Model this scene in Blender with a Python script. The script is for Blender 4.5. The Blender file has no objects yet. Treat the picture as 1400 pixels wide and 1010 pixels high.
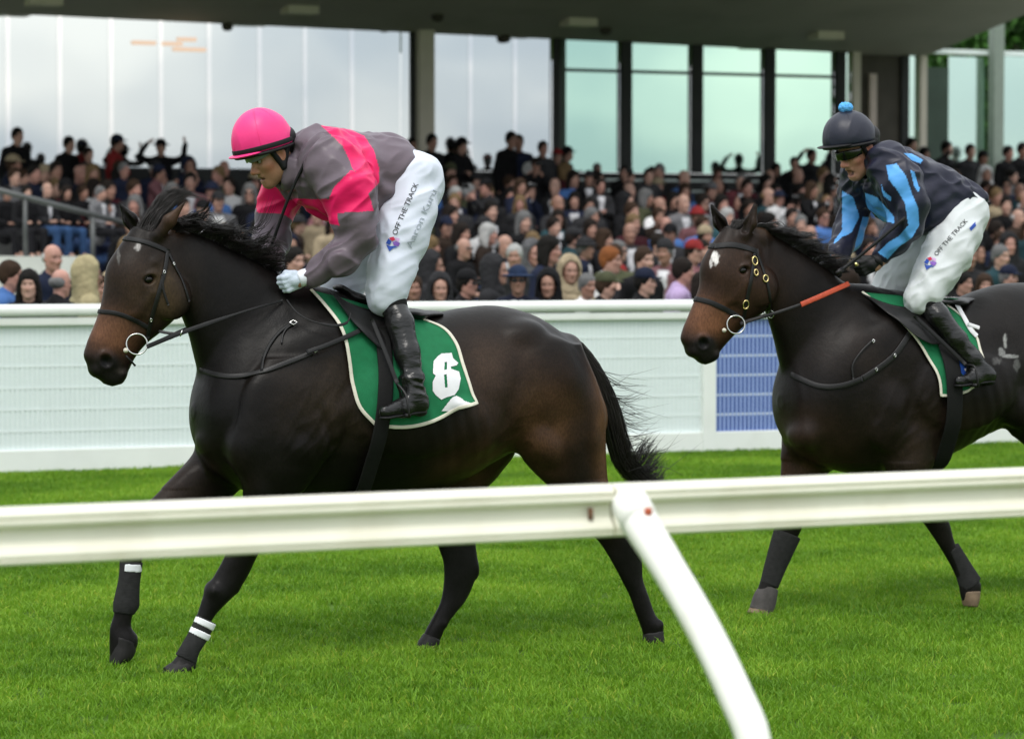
import bpy, math, random
import numpy as np
from mathutils import Vector, Matrix
from mathutils.bvhtree import BVHTree

scene = bpy.context.scene
# ------------------------------------------------------------------ camera
F_PX, HORIZON, CAM_Z = 4000.0, 345.0, 1.75
YAW = math.radians(23.0)
PITCH = math.atan((505 - HORIZON) / F_PX)
cam_data = bpy.data.cameras.new('camera')
cam = bpy.data.objects.new('camera', cam_data)
scene.collection.objects.link(cam)
cam.location = (0, 0, CAM_Z)
cam.rotation_euler = (math.pi / 2 - PITCH, 0, -YAW)
cam_data.sensor_fit = 'HORIZONTAL'
cam_data.sensor_width = 36
cam_data.lens = F_PX / 1400 * 36
cam_data.clip_start = 0.1
cam_data.clip_end = 3000
cam_data.dof.use_dof = True
cam_data.dof.focus_distance = 12.3
cam_data.dof.aperture_fstop = 3.8
scene.camera = cam
# ------------------------------------------------------------------ sky, sun, exposure
SUN_EL, SUN_AZ = math.radians(58), math.radians(215)   # azimuth from +Y clockwise: behind the camera, a little left
world = bpy.data.worlds.new('World')
scene.world = world
world.use_nodes = True
wn, wl = world.node_tree.nodes, world.node_tree.links
wn.clear()
w_out = wn.new('ShaderNodeOutputWorld')
w_bg = wn.new('ShaderNodeBackground')
w_sky = wn.new('ShaderNodeTexSky')
w_sky.sky_type = 'NISHITA'
w_sky.sun_disc = False
w_sky.sun_elevation = SUN_EL
w_sky.sun_rotation = SUN_AZ
w_sky.air_density = 1.0
w_sky.dust_density = 2.0
w_tc = wn.new('ShaderNodeTexCoord')
w_map = wn.new('ShaderNodeMapping')
w_map.inputs['Scale'].default_value = (1.0, 1.0, 3.0)
w_noise = wn.new('ShaderNodeTexNoise')
w_noise.inputs['Scale'].default_value = 9.0
w_noise.inputs['Detail'].default_value = 7.0
w_noise.inputs['Roughness'].default_value = 0.55
w_ramp = wn.new('ShaderNodeValToRGB')
w_ramp.color_ramp.elements[0].position = 0.40
w_ramp.color_ramp.elements[0].color = (4.4, 4.9, 5.5, 1)
w_ramp.color_ramp.elements[1].position = 0.62
w_ramp.color_ramp.elements[1].color = (9.2, 9.1, 8.7, 1)
w_mix = wn.new('ShaderNodeMix')
w_mix.data_type = 'RGBA'
w_mix.inputs['Factor'].default_value = 0.88
w_bg.inputs['Strength'].default_value = 0.13
wl.new(w_tc.outputs['Generated'], w_map.inputs['Vector'])
wl.new(w_map.outputs['Vector'], w_noise.inputs['Vector'])
wl.new(w_noise.outputs['Fac'], w_ramp.inputs['Fac'])
wl.new(w_sky.outputs['Color'], w_mix.inputs[6])
# an overcast sky is about three times brighter overhead than at the horizon
w_sep = wn.new('ShaderNodeSeparateXYZ')
wl.new(w_tc.outputs['Generated'], w_sep.inputs['Vector'])
w_el = wn.new('ShaderNodeMapRange')
w_el.inputs['From Min'].default_value = 0.0
w_el.inputs['From Max'].default_value = 1.0
w_el.inputs['To Min'].default_value = 0.60
w_el.inputs['To Max'].default_value = 1.55
wl.new(w_sep.outputs['Z'], w_el.inputs['Value'])
w_mul = wn.new('ShaderNodeMix')
w_mul.data_type = 'RGBA'
w_mul.blend_type = 'MULTIPLY'
w_mul.inputs['Factor'].default_value = 1.0
wl.new(w_ramp.outputs['Color'], w_mul.inputs[6])
wl.new(w_el.outputs['Result'], w_mul.inputs[7])
wl.new(w_mul.outputs[2], w_mix.inputs[7])
wl.new(w_mix.outputs[2], w_bg.inputs['Color'])
wl.new(w_bg.outputs['Background'], w_out.inputs['Surface'])

sun_data = bpy.data.lights.new('sun', 'SUN')
sun_data.energy = 1.0
sun_data.angle = math.radians(20)
sun_data.color = (1.0, 0.96, 0.9)
sun = bpy.data.objects.new('sun', sun_data)
scene.collection.objects.link(sun)
sun_dir = Vector((math.sin(SUN_AZ) * math.cos(SUN_EL), math.cos(SUN_AZ) * math.cos(SUN_EL), math.sin(SUN_EL)))
sun.rotation_euler = sun_dir.to_track_quat('Z', 'Y').to_euler()
sun.location = (0, 0, 30)

scene.view_settings.view_transform = 'Standard'
scene.view_settings.look = 'None'
scene.view_settings.gamma = 1.0
scene.view_settings.use_curve_mapping = False
scene.view_settings.exposure = 0.6
scene.cycles.use_denoising = True
scene.cycles.max_bounces = 6
scene.cycles.transparent_max_bounces = 12

rng = np.random.default_rng(7)
random.seed(7)

# ------------------------------------------------------------------ camera geometry (where a measured picture point lies on a plane of the place)
_F = np.array([math.sin(YAW) * math.cos(PITCH), math.cos(YAW) * math.cos(PITCH), -math.sin(PITCH)])
_R = np.array([math.cos(YAW), -math.sin(YAW), 0.0])
_U = np.cross(_R, _F)
_C = np.array([0.0, 0.0, CAM_Z])

def ray(px, py):
    return _F + (px - 700) / F_PX * _R + (505 - py) / F_PX * _U

def W(px, py, Y):
    r = ray(px, py)
    return _C + r * (Y / r[1])

def proj(p):
    d = np.asarray(p, float) - _C
    z = d @ _F
    return 700 + F_PX * (d @ _R) / z, 505 - F_PX * (d @ _U) / z

def ppm(Y, px=700):
    """pixels of the photograph per metre at the plane Y"""
    return F_PX / float((W(px, 400, Y) - _C) @ _F)

# ------------------------------------------------------------------ object helpers
def link(o):
    scene.collection.objects.link(o)
    return o

def tag(o, label=None, cat=None, group=None, kind=None):
    if label: o['label'] = label
    if cat: o['category'] = cat
    if group: o['group'] = group
    if kind: o['kind'] = kind
    return o

def empty(name, loc, label=None, cat=None, group=None):
    o = bpy.data.objects.new(name, None)
    o.empty_display_size = 0.1
    o.location = loc
    return tag(link(o), label, cat, group)

def world_origin(o):
    v = np.zeros(3)
    while o is not None:
        v = v + np.array(o.location)
        o = o.parent
    return v

def mesh_obj(name, verts, faces, mat, parent=None, origin=None, smooth=True, cols=None):
    """world-space verts -> one mesh object whose origin is `origin` (or its parent's)"""
    verts = np.asarray(verts, float)
    po = world_origin(parent) if parent is not None else np.zeros(3)
    org = np.asarray(origin, float) if origin is not None else (po if parent is not None else np.zeros(3))
    me = bpy.data.meshes.new(name)
    if isinstance(faces, np.ndarray):
        nv, nf, k = len(verts), len(faces), faces.shape[1]
        me.vertices.add(nv)
        me.vertices.foreach_set('co', (verts - org).astype(np.float32).ravel())
        me.loops.add(nf * k)
        me.loops.foreach_set('vertex_index', faces.astype(np.int32).ravel())
        me.polygons.add(nf)
        me.polygons.foreach_set('loop_start', np.arange(0, nf * k, k, dtype=np.int32))
        me.update(calc_edges=True)
        me.validate()
    else:
        me.from_pydata([tuple(v) for v in (verts - org)], [], [tuple(f) for f in faces])
        me.update()
    if smooth:
        me.polygons.foreach_set('use_smooth', np.ones(len(me.polygons), dtype=bool))
    if cols is not None:
        a = me.color_attributes.new('Col', 'FLOAT_COLOR', 'POINT')
        c = np.ones((len(verts), 4), np.float32)
        c[:, :3] = cols
        a.data.foreach_set('color', c.ravel())
    if mat is not None:
        me.materials.append(mat)
    o = bpy.data.objects.new(name, me)
    link(o)
    if parent is not None:
        o.parent = parent
    o.location = org - po
    return o

def ensure_out(vs, fs):
    """flip a closed mesh whose faces point inwards"""
    v = np.asarray(vs, float)
    vol = 0.0
    for f in fs:
        a = v[f[0]]
        for i in range(1, len(f) - 1):
            vol += np.dot(a, np.cross(v[f[i]], v[f[i + 1]]))
    return fs if vol >= 0 else [tuple(reversed(f)) for f in fs]

def box_vf(x0, x1, y0, y1, z0, z1):
    v = [(x0, y0, z0), (x1, y0, z0), (x1, y1, z0), (x0, y1, z0), (x0, y0, z1), (x1, y0, z1), (x1, y1, z1), (x0, y1, z1)]
    f = [(0, 3, 2, 1), (4, 5, 6, 7), (0, 1, 5, 4), (1, 2, 6, 5), (2, 3, 7, 6), (3, 0, 4, 7)]
    return v, f

class MB:
    def __init__(s): s.v, s.f = [], []
    def add(s, v, f):
        n = len(s.v)
        s.v += [tuple(p) for p in v]
        s.f += [tuple(i + n for i in q) for q in f]
        return s
    def box(s, *a): return s.add(*box_vf(*a))
    def tube(s, pts, rad, n=8, cap=True, flat=None):
        v, f = tube_vf(pts, rad, n, cap, flat)
        return s.add(v, f)
    def build(s, name, mat, parent=None, origin=None, smooth=False):
        return mesh_obj(name, s.v, s.f, mat, parent, origin, smooth)

def frames(pts):
    pts = np.asarray(pts, float)
    T = np.gradient(pts, axis=0)
    T /= np.linalg.norm(T, axis=1)[:, None] + 1e-9
    N = []
    ref = np.array([0, 0, 1.0]) if abs(T[0][2]) < 0.9 else np.array([1.0, 0, 0])
    n = np.cross(T[0], ref); n /= np.linalg.norm(n)
    for t in T:
        n = n - t * (n @ t); n /= np.linalg.norm(n) + 1e-9
        N.append(n.copy())
    N = np.array(N)
    return T, N, np.cross(T, N)

def tube_vf(pts, rad, n=8, cap=True, flat=None):
    pts = np.asarray(pts, float)
    m = len(pts)
    rad = np.broadcast_to(np.asarray(rad, float), (m,))
    T, N, B = frames(pts)
    a = np.arange(n) / n * 2 * math.pi
    v = (pts[:, None] + rad[:, None, None] * (np.cos(a)[None, :, None] * N[:, None] + np.sin(a)[None, :, None] * B[:, None])).reshape(-1, 3)
    f = []
    for i in range(m - 1):
        for j in range(n):
            k = (j + 1) % n
            f.append((i * n + j, i * n + k, (i + 1) * n + k, (i + 1) * n + j))
    if cap:
        f.append(tuple(reversed(range(n))))
        f.append(tuple((m - 1) * n + j for j in range(n)))
    return v, f

def ribbon_vf(pts, nrm, width, thick):
    """flat strap along pts lying on a surface with normals nrm"""
    pts, nrm = np.asarray(pts, float), np.asarray(nrm, float)
    m = len(pts)
    T = np.gradient(pts, axis=0); T /= np.linalg.norm(T, axis=1)[:, None] + 1e-9
    nrm = nrm - T * np.sum(nrm * T, 1)[:, None]
    nrm /= np.linalg.norm(nrm, axis=1)[:, None] + 1e-9
    S = np.cross(T, nrm)
    w = np.broadcast_to(np.asarray(width, float), (m,))[:, None] / 2
    t = thick
    prof = [(-1, 0), (-1, .75), (-.8, 1), (.8, 1), (1, .75), (1, 0)]
    v = np.concatenate([pts + S * w * a + nrm * t * b for a, b in prof])
    k = len(prof)
    f = []
    for i in range(m - 1):
        for j in range(k):
            l = (j + 1) % k
            f.append((j * m + i, l * m + i, l * m + i + 1, j * m + i + 1))
    f.append(tuple(j * m for j in range(k)))
    f.append(tuple(reversed([j * m + m - 1 for j in range(k)])))
    return v, f

def spline(pts, n):
    """Catmull-Rom through pts, n samples"""
    p = np.asarray(pts, float)
    if len(p) == 2:
        return p[0] + (p[1] - p[0]) * np.linspace(0, 1, n)[:, None]
    seg = np.r_[0, np.cumsum(np.linalg.norm(np.diff(p, axis=0), axis=1) ** .5 + 1e-9)]
    t = np.linspace(0, seg[-1], n)
    out = np.empty((n, p.shape[1]))
    for c in range(p.shape[1]):
        out[:, c] = pchip(seg, p[:, c], t, mono=False)
    return out

def pchip(x, y, xi, mono=True):
    x, y = np.asarray(x, float), np.asarray(y, float)
    h = np.diff(x); dl = np.diff(y) / h
    m = np.zeros_like(y)
    if len(x) > 2:
        if mono:
            w1, w2 = 2 * h[1:] + h[:-1], h[1:] + 2 * h[:-1]
            same = dl[1:] * dl[:-1] > 0
            with np.errstate(divide='ignore', invalid='ignore'):
                hm = (w1 + w2) / (w1 / dl[:-1] + w2 / dl[1:])
            # softened: half way between harmonic and parabolic slopes keeps rounder profiles
            par = (h[1:] * dl[:-1] + h[:-1] * dl[1:]) / (h[1:] + h[:-1])
            m[1:-1] = np.where(same, .5 * np.nan_to_num(hm) + .5 * par, .35 * par)
        else:
            m[1:-1] = (h[1:] * dl[:-1] + h[:-1] * dl[1:]) / (h[1:] + h[:-1])
    m[0], m[-1] = dl[0], dl[-1]
    xi_ = np.clip(xi, x[0], x[-1])
    k = np.clip(np.searchsorted(x, xi_, side='right') - 1, 0, len(x) - 2)
    t = (xi_ - x[k]) / h[k]
    t2, t3 = t * t, t * t * t
    return ((2 * t3 - 3 * t2 + 1) * y[k] + (t3 - 2 * t2 + t) * h[k] * m[k] + (-2 * t3 + 3 * t2) * y[k + 1] + (t3 - t2) * h[k] * m[k + 1])

# ------------------------------------------------------------------ smooth blended solids -> one continuous skin
def smin(a, b, k):
    if k <= 0: return np.minimum(a, b)
    h = np.maximum(k - np.abs(a - b), 0) / k
    return np.minimum(a, b) - h * h * k * .25

class Solid:
    def __init__(s, lo, hi, step, fine=()):
        """fine: list of (axis, a, b, step) ranges with a finer grid"""
        s.ax = []
        for i in range(3):
            cuts = sorted([lo[i], hi[i]] + [c for a in fine if a[0] == i for c in a[1:3]])
            cuts = [c for c in cuts if lo[i] <= c <= hi[i]]
            arr = [np.array([lo[i]])]
            for a, b in zip(cuts[:-1], cuts[1:]):
                if b - a < 1e-6: continue
                st = step
                for q in fine:
                    if q[0] == i and q[1] - 1e-6 <= a and b <= q[2] + 1e-6: st = q[3]
                arr.append(np.linspace(a, b, max(1, int(round((b - a) / st))) + 1)[1:])
            s.ax.append(np.concatenate(arr).astype(np.float32))
        s.d = np.full([len(a) for a in s.ax], 0.5, np.float32)
    def _win(s, lo, hi, m):
        sl = []
        for i in range(3):
            a = np.searchsorted(s.ax[i], lo[i] - m)
            b = np.searchsorted(s.ax[i], hi[i] + m)
            sl.append(slice(max(0, a - 1), min(len(s.ax[i]), b + 1)))
        sl = tuple(sl)
        X = s.ax[0][sl[0]][:, None, None]; Y = s.ax[1][sl[1]][None, :, None]; Z = s.ax[2][sl[2]][None, None, :]
        return sl, X, Y, Z
    def put(s, fn, lo, hi, k, op='add'):
        sl, X, Y, Z = s._win(lo, hi, k + .02)
        if 0 in s.d[sl].shape: return s
        d = fn(X, Y, Z).astype(np.float32)
        D = s.d[sl]
        if op == 'add': s.d[sl] = smin(D, d, k)
        else: s.d[sl] = -smin(-D, d, k)
        return s
    # ---- primitives in world metres
    def cone(s, a, b, ra, rb, k=.03, flat=(1, 1, 1), op='add'):
        a, b = np.asarray(a, float), np.asarray(b, float)
        fl = np.asarray(flat, float)
        ab = b - a; L2 = ab @ ab + 1e-9
        mn = min(fl.min(), 1.0)
        def fn(X, Y, Z):
            x, y, z = X - a[0], Y - a[1], Z - a[2]
            t = np.clip((x * ab[0] + y * ab[1] + z * ab[2]) / L2, 0, 1)
            dx, dy, dz = (x - t * ab[0]) / fl[0], (y - t * ab[1]) / fl[1], (z - t * ab[2]) / fl[2]
            return (np.sqrt(dx * dx + dy * dy + dz * dz) - (ra + (rb - ra) * t)) * mn
        r = max(ra, rb) * max(fl.max(), 1)
        return s.put(fn, np.minimum(a, b) - r, np.maximum(a, b) + r, k, op)
    def ell(s, c, rad, k=.03, R=None, op='add'):
        c, rad = np.asarray(c, float), np.asarray(rad, float)
        R = np.eye(3) if R is None else np.asarray(R, float)   # rows: the ellipsoid's own axes
        def fn(X, Y, Z):
            x, y, z = X - c[0], Y - c[1], Z - c[2]
            q0 = (x * R[0][0] + y * R[0][1] + z * R[0][2]) / rad[0]
            q1 = (x * R[1][0] + y * R[1][1] + z * R[1][2]) / rad[1]
            q2 = (x * R[2][0] + y * R[2][1] + z * R[2][2]) / rad[2]
            k0 = np.sqrt(q0 * q0 + q1 * q1 + q2 * q2) + 1e-6
            k1 = np.sqrt((q0 / rad[0]) ** 2 + (q1 / rad[1]) ** 2 + (q2 / rad[2]) ** 2) + 1e-6
            return k0 * (k0 - 1) / k1
        r = rad.max()
        return s.put(fn, c - r, c + r, k, op)
    def loft(s, st, k=.03, op='add', oblique=True, n=2.0, egg=0.0, axis=None):
        """st rows: (XL,ZL,XR,ZR,half width,centre Y); sections across a straight axis in the XZ plane"""
        st = np.asarray(st, float)
        Lp, Rp = st[:, 0:2], st[:, 2:4]
        mid = (Lp + Rp) / 2
        a = mid[-1] - mid[0]; a /= np.linalg.norm(a)
        if axis is not None: a = np.array(axis, float)
        v = np.array([-a[1], a[0]])
        t = (mid - mid[0]) @ a
        vl, vr = (Lp - mid[0]) @ v, (Rp - mid[0]) @ v
        c, h = (vl + vr) / 2, np.abs(vl - vr) / 2
        hw, yc = st[:, 4], st[:, 5]
        if oblique:
            h = np.sqrt(np.maximum(h * h - (hw * math.tan(YAW) * abs(v[0])) ** 2, (.45 * h) ** 2))
        L = t[-1]
        o = mid[0]
        def fn(X, Y, Z):
            x, z = X - o[0], Z - o[1]
            tt = x * a[0] + z * a[1]
            tc = np.clip(tt, 0, L)
            cc, hh = pchip(t, c, tc), np.maximum(pchip(t, h, tc), .004)
            ww, yy = np.maximum(pchip(t, hw, tc), .004), pchip(t, yc, tc)
            u = (x * v[0] + z * v[1] - cc) / hh
            ww = ww * (1 + egg * np.clip(u, -1, 1))
            w = (Y - yy) / ww
            if n == 2.0:
                rho = np.sqrt(u * u + w * w) + 1e-5
                g = np.sqrt((u / hh) ** 2 + (w / ww) ** 2) / rho + 1e-3
            else:
                rho = (np.abs(u) ** n + np.abs(w) ** n) ** (1 / n) + 1e-5
                g = np.sqrt((np.abs(u) ** (n - 1) / hh) ** 2 + (np.abs(w) ** (n - 1) / ww) ** 2) / rho ** (n - 1) + 1e-3
            d = (rho - 1) / g
            d = np.maximum(d, -.2)
            te = np.abs(tt - tc)
            return np.where(te > 0, np.hypot(np.maximum(d, 0), te) + np.minimum(d, 0) * (te == 0), d)
        hm, wm = h.max() * 1.1 + .01, hw.max() * (1 + abs(egg)) + .01
        P = np.concatenate([Lp, Rp])
        lo = (P[:, 0].min() - .05, yc.min() - wm, P[:, 1].min() - .05)
        hi = (P[:, 0].max() + .05, yc.max() + wm, P[:, 1].max() + .05)
        return s.put(fn, lo, hi, k, op)
    def mesh(s):
        return surface_nets(s.d, *s.ax)

def surface_nets(d, xs, ys, zs):
    ins = d < 0
    n = np.zeros([k - 1 for k in d.shape], np.int8)
    for i in (0, 1):
        for j in (0, 1):
            for k in (0, 1):
                n += ins[i:i + n.shape[0], j:j + n.shape[1], k:k + n.shape[2]]
    act = (n > 0) & (n < 8)
    I, J, K = np.nonzero(act)
    idx = np.full(act.shape, -1, np.int32)
    idx[I, J, K] = np.arange(len(I))
    acc = np.zeros((len(I), 3)); cnt = np.zeros(len(I))
    corners = [(i, j, k) for i in (0, 1) for j in (0, 1) for k in (0, 1)]
    for a in corners:
        for ax in range(3):
            if a[ax]: continue
            b = list(a); b[ax] = 1
            da = d[I + a[0], J + a[1], K + a[2]].astype(float); db = d[I + b[0], J + b[1], K + b[2]].astype(float)
            m = (da < 0) != (db < 0)
            t = np.where(m, da / np.where(m, da - db, 1), 0)
            p = np.zeros((len(I), 3))
            for c in range(3): p[:, c] = a[c] + (t if c == ax else 0)
            acc += p * m[:, None]; cnt += m
    q = acc / cnt[:, None]
    def co(A, i, f): return A[i] + (A[np.minimum(i + 1, len(A) - 1)] - A[i]) * f
    V = np.stack([co(xs, I, q[:, 0]), co(ys, J, q[:, 1]), co(zs, K, q[:, 2])], 1).astype(float)
    faces = []
    for ax in range(3):
        sl0 = [slice(None)] * 3; sl1 = [slice(None)] * 3
        sl0[ax] = slice(0, -1); sl1[ax] = slice(1, None)
        A, B = ins[tuple(sl0)], ins[tuple(sl1)]
        i, j, k = np.nonzero(A != B)
        p = [i, j, k]
        o1, o2 = [x for x in range(3) if x != ax]
        ok = (p[o1] > 0) & (p[o2] > 0) & (p[o1] < d.shape[o1] - 1) & (p[o2] < d.shape[o2] - 1)
        p = [x[ok] for x in p]
        flip = A[p[0], p[1], p[2]]
        def cell(da, db):
            r = [x.copy() for x in p]; r[o1] -= da; r[o2] -= db
            return idx[r[0], r[1], r[2]]
        quad = np.stack([cell(1, 1), cell(0, 1), cell(0, 0), cell(1, 0)], 1)
        fl = flip if ax != 1 else ~flip
        quad = np.where(fl[:, None], quad, quad[:, ::-1])
        faces.append(quad)
    Fc = np.concatenate(faces)
    Fc = Fc[(Fc >= 0).all(1)]
    return V, Fc

def vert_normals(V, F):
    a, b, c, e = V[F[:, 0]], V[F[:, 1]], V[F[:, 2]], V[F[:, 3]]
    n = np.cross(c - a, e - b)
    N = np.zeros_like(V)
    for i in range(4): np.add.at(N, F[:, i], n)
    return N / (np.linalg.norm(N, axis=1)[:, None] + 1e-12)

def relax(V, F, it=1, lam=.5):
    e = np.concatenate([F[:, [0, 1]], F[:, [1, 2]], F[:, [2, 3]], F[:, [3, 0]]])
    n = len(V)
    deg = np.bincount(e[:, 0], minlength=n) + np.bincount(e[:, 1], minlength=n)
    for _ in range(it):
        S = np.stack([np.bincount(e[:, 0], V[e[:, 1], c], n) + np.bincount(e[:, 1], V[e[:, 0], c], n) for c in range(3)], 1)
        V = V + lam * (S / deg[:, None] - V)
    return V

_perm = np.random.default_rng(3).random(4096)
def vnoise(p):
    """smooth value noise, p (n,3) -> 0..1"""
    i = np.floor(p).astype(np.int64); f = p - i
    f = f * f * (3 - 2 * f)
    out = 0
    for a in (0, 1):
        for b in (0, 1):
            for c in (0, 1):
                h = ((i[:, 0] + a) * 73856093 ^ (i[:, 1] + b) * 19349663 ^ (i[:, 2] + c) * 83492791) & 4095
                w = (f[:, 0] if a else 1 - f[:, 0]) * (f[:, 1] if b else 1 - f[:, 1]) * (f[:, 2] if c else 1 - f[:, 2])
                out = out + _perm[h] * w
    return out

def in_poly(x, y, poly):
    poly = np.asarray(poly, float)
    ins = np.zeros(np.shape(x), bool)
    j = len(poly) - 1
    for i in range(len(poly)):
        xi, yi = poly[i]; xj, yj = poly[j]
        c = ((yi > y) != (yj > y)) & (x < (xj - xi) * (y - yi) / (yj - yi + 1e-12) + xi)
        ins ^= c
        j = i
    return ins

# ------------------------------------------------------------------ materials
_mats = {}
def mat(name, color=(.5, .5, .5), rough=.6, spec=.4, metal=0.0, var=.12, vscale=8.0, bump=0.0, bscale=60.0, bstretch=None, attr=False, objcol=False,
        sheen=0.0, coat=0.0, tint=None, trans=0.0, dirt=None):
    if name in _mats: return _mats[name]
    m = bpy.data.materials.new(name)
    m.use_nodes = True
    nt = m.node_tree; N, L = nt.nodes, nt.links
    b = N['Principled BSDF']
    b.inputs['Roughness'].default_value = rough
    b.inputs['Specular IOR Level'].default_value = spec
    b.inputs['Metallic'].default_value = metal
    if sheen: b.inputs['Sheen Weight'].default_value = sheen
    if coat:
        b.inputs['Coat Weight'].default_value = coat
        b.inputs['Coat Roughness'].default_value = .15
    tc = N.new('ShaderNodeTexCoord')
    src = None
    if attr:
        a = N.new('ShaderNodeAttribute'); a.attribute_name = 'Col'; src = a.outputs['Color']
    elif objcol:
        a = N.new('ShaderNodeObjectInfo'); src = a.outputs['Color']
    nz = N.new('ShaderNodeTexNoise')
    nz.inputs['Scale'].default_value = vscale
    nz.inputs['Detail'].default_value = 5
    L.new(tc.outputs['Object'], nz.inputs['Vector'])
    mr = N.new('ShaderNodeMapRange')
    mr.inputs['From Min'].default_value = .25; mr.inputs['From Max'].default_value = .75
    mr.inputs['To Min'].default_value = 1 - var; mr.inputs['To Max'].default_value = 1 + var
    L.new(nz.outputs['Fac'], mr.inputs['Value'])
    mx = N.new('ShaderNodeMix'); mx.data_type = 'RGBA'; mx.blend_type = 'MULTIPLY'
    mx.inputs['Factor'].default_value = 1
    if src is not None: L.new(src, mx.inputs[6])
    else: mx.inputs[6].default_value = (*color, 1)
    L.new(mr.outputs['Result'], mx.inputs[7])
    colout = mx.outputs[2]
    if dirt:   # (colour, amount, scale): stains with a shape of their own
        n2 = N.new('ShaderNodeTexNoise'); n2.inputs['Scale'].default_value = dirt[2]; n2.inputs['Detail'].default_value = 8
        L.new(tc.outputs['Object'], n2.inputs['Vector'])
        r2 = N.new('ShaderNodeMapRange')
        r2.inputs['From Min'].default_value = .52; r2.inputs['From Max'].default_value = .75
        r2.inputs['To Max'].default_value = dirt[1]
        L.new(n2.outputs['Fac'], r2.inputs['Value'])
        m2 = N.new('ShaderNodeMix'); m2.data_type = 'RGBA'
        L.new(r2.outputs['Result'], m2.inputs['Factor']); L.new(colout, m2.inputs[6]); m2.inputs[7].default_value = (*dirt[0], 1)
        colout = m2.outputs[2]
    L.new(colout, b.inputs['Base Color'])
    if bump:
        nb = N.new('ShaderNodeTexNoise'); nb.inputs['Scale'].default_value = bscale; nb.inputs['Detail'].default_value = 4
        if bstretch:
            mp = N.new('ShaderNodeMapping'); mp.inputs['Scale'].default_value = bstretch
            L.new(tc.outputs['Object'], mp.inputs['Vector']); L.new(mp.outputs['Vector'], nb.inputs['Vector'])
        else: L.new(tc.outputs['Object'], nb.inputs['Vector'])
        bp = N.new('ShaderNodeBump'); bp.inputs['Strength'].default_value = bump; bp.inputs['Distance'].default_value = .01
        L.new(nb.outputs['Fac'], bp.inputs['Height']); L.new(bp.outputs['Normal'], b.inputs['Normal'])
    _mats[name] = m
    return m
# ================================================================== SETTING
M_rail = mat('cream_painted_aluminium', (.80, .78, .66), .38, .45, var=.05, vscale=3, bump=.05, bscale=25, dirt=((.50, .44, .28), .30, 5.0))
M_post = mat('white_plastic_post', (.84, .84, .79), .3, .5, var=.03, vscale=5, dirt=((.55, .52, .4), .25, 9.0))
M_rust = mat('rusty_bolt', (.42, .10, .05), .7, .2, var=.3, vscale=60)
M_fence = mat('white_fence_board', (.80, .83, .80), .45, .4, var=.03, vscale=4, dirt=((.5, .52, .44), .18, 3.0))
M_banner = mat('pale_fence_banner', (.72, .80, .80), .6, .3, var=.03, vscale=2)
M_banner_blue = mat('blue_fence_banner', (.045, .10, .36), .55, .3, var=.06, vscale=3)
M_wire = mat('white_mesh_wire', (.76, .83, .83), .5, .3, var=.03)
M_wire_blue = mat('blue_mesh_wire', (.30, .40, .70), .5, .3, var=.05)
M_concrete = mat('terrace_concrete', (.22, .22, .21), .85, .2, var=.2, vscale=3)
M_concrete_pale = mat('pale_concrete', (.62, .63, .60), .8, .2, var=.12, vscale=3)
M_dark = mat('dark_wall', (.035, .037, .037), .7, .3, var=.25, vscale=2)
M_brown = mat('dark_brown_wall', (.07, .062, .05), .7, .3, var=.2, vscale=4)
M_green_panel = mat('dark_green_panel', (.045, .075, .055), .5, .4, var=.15, vscale=3)
M_canopy = mat('canopy_soffit', (.42, .41, .36), .75, .2, var=.10, vscale=.6, dirt=((.28, .27, .23), .5, .9))
M_cream = mat('cream_column', (.62, .57, .48), .6, .3, var=.06, vscale=3)
M_pink_post = mat('pinkish_post', (.60, .50, .45), .6, .3, var=.05)
M_grey_metal = mat('grey_metal', (.09, .095, .095), .45, .5, metal=.3, var=.1)
M_lightgrey = mat('pale_light_fitting', (.62, .58, .47), .5, .3, var=.05)

def glass_mat(name, tint, rough):
    m = bpy.data.materials.new(name); m.use_nodes = True
    b = m.node_tree.nodes['Principled BSDF']
    b.inputs['Base Color'].default_value = (*tint, 1)
    b.inputs['Metallic'].default_value = 1.0          # mirror coated glazing
    b.inputs['Roughness'].default_value = rough
    N, L = m.node_tree.nodes, m.node_tree.links
    tc = N.new('ShaderNodeTexCoord')
    nz = N.new('ShaderNodeTexNoise'); nz.inputs['Scale'].default_value = .7; nz.inputs['Detail'].default_value = 1
    bp = N.new('ShaderNodeBump'); bp.inputs['Strength'].default_value = .15; bp.inputs['Distance'].default_value = .02
    L.new(tc.outputs['Object'], nz.inputs['Vector']); L.new(nz.outputs['Fac'], bp.inputs['Height']); L.new(bp.outputs['Normal'], b.inputs['Normal'])
    return m
M_glass = glass_mat('coated_glass', (.80, .84, .845), .05)
M_glass_green = glass_mat('green_glass', (.64, .92, .78), .05)
M_glass_mint = glass_mat('mint_glass', (.74, .96, .86), .10)
M_fin = mat('glass_fin', (.80, .90, .88), .15, .6, var=.02)
M_fin_glass = glass_mat('glass_fin_edge', (1.0, 1.0, 1.0), .03)

# ground: one sheet out to the horizon
def ground_mat():
    m = bpy.data.materials.new('turf_soil'); m.use_nodes = True
    N, L = m.node_tree.nodes, m.node_tree.links
    b = N['Principled BSDF']; b.inputs['Roughness'].default_value = .9; b.inputs['Specular IOR Level'].default_value = .15
    tc = N.new('ShaderNodeTexCoord')
    n1 = N.new('ShaderNodeTexNoise'); n1.inputs['Scale'].default_value = 2.2; n1.inputs['Detail'].default_value = 8
    cr = N.new('ShaderNodeValToRGB')
    cr.color_ramp.elements[0].position = .35; cr.color_ramp.elements[0].color = (.040, .085, .008, 1)
    cr.color_ramp.elements[1].position = .68; cr.color_ramp.elements[1].color = (.075, .150, .016, 1)
    L.new(tc.outputs['Object'], n1.inputs['Vector']); L.new(n1.outputs['Fac'], cr.inputs['Fac']); L.new(cr.outputs['Color'], b.inputs['Base Color'])
    return m
gv, gf = [], []
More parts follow.
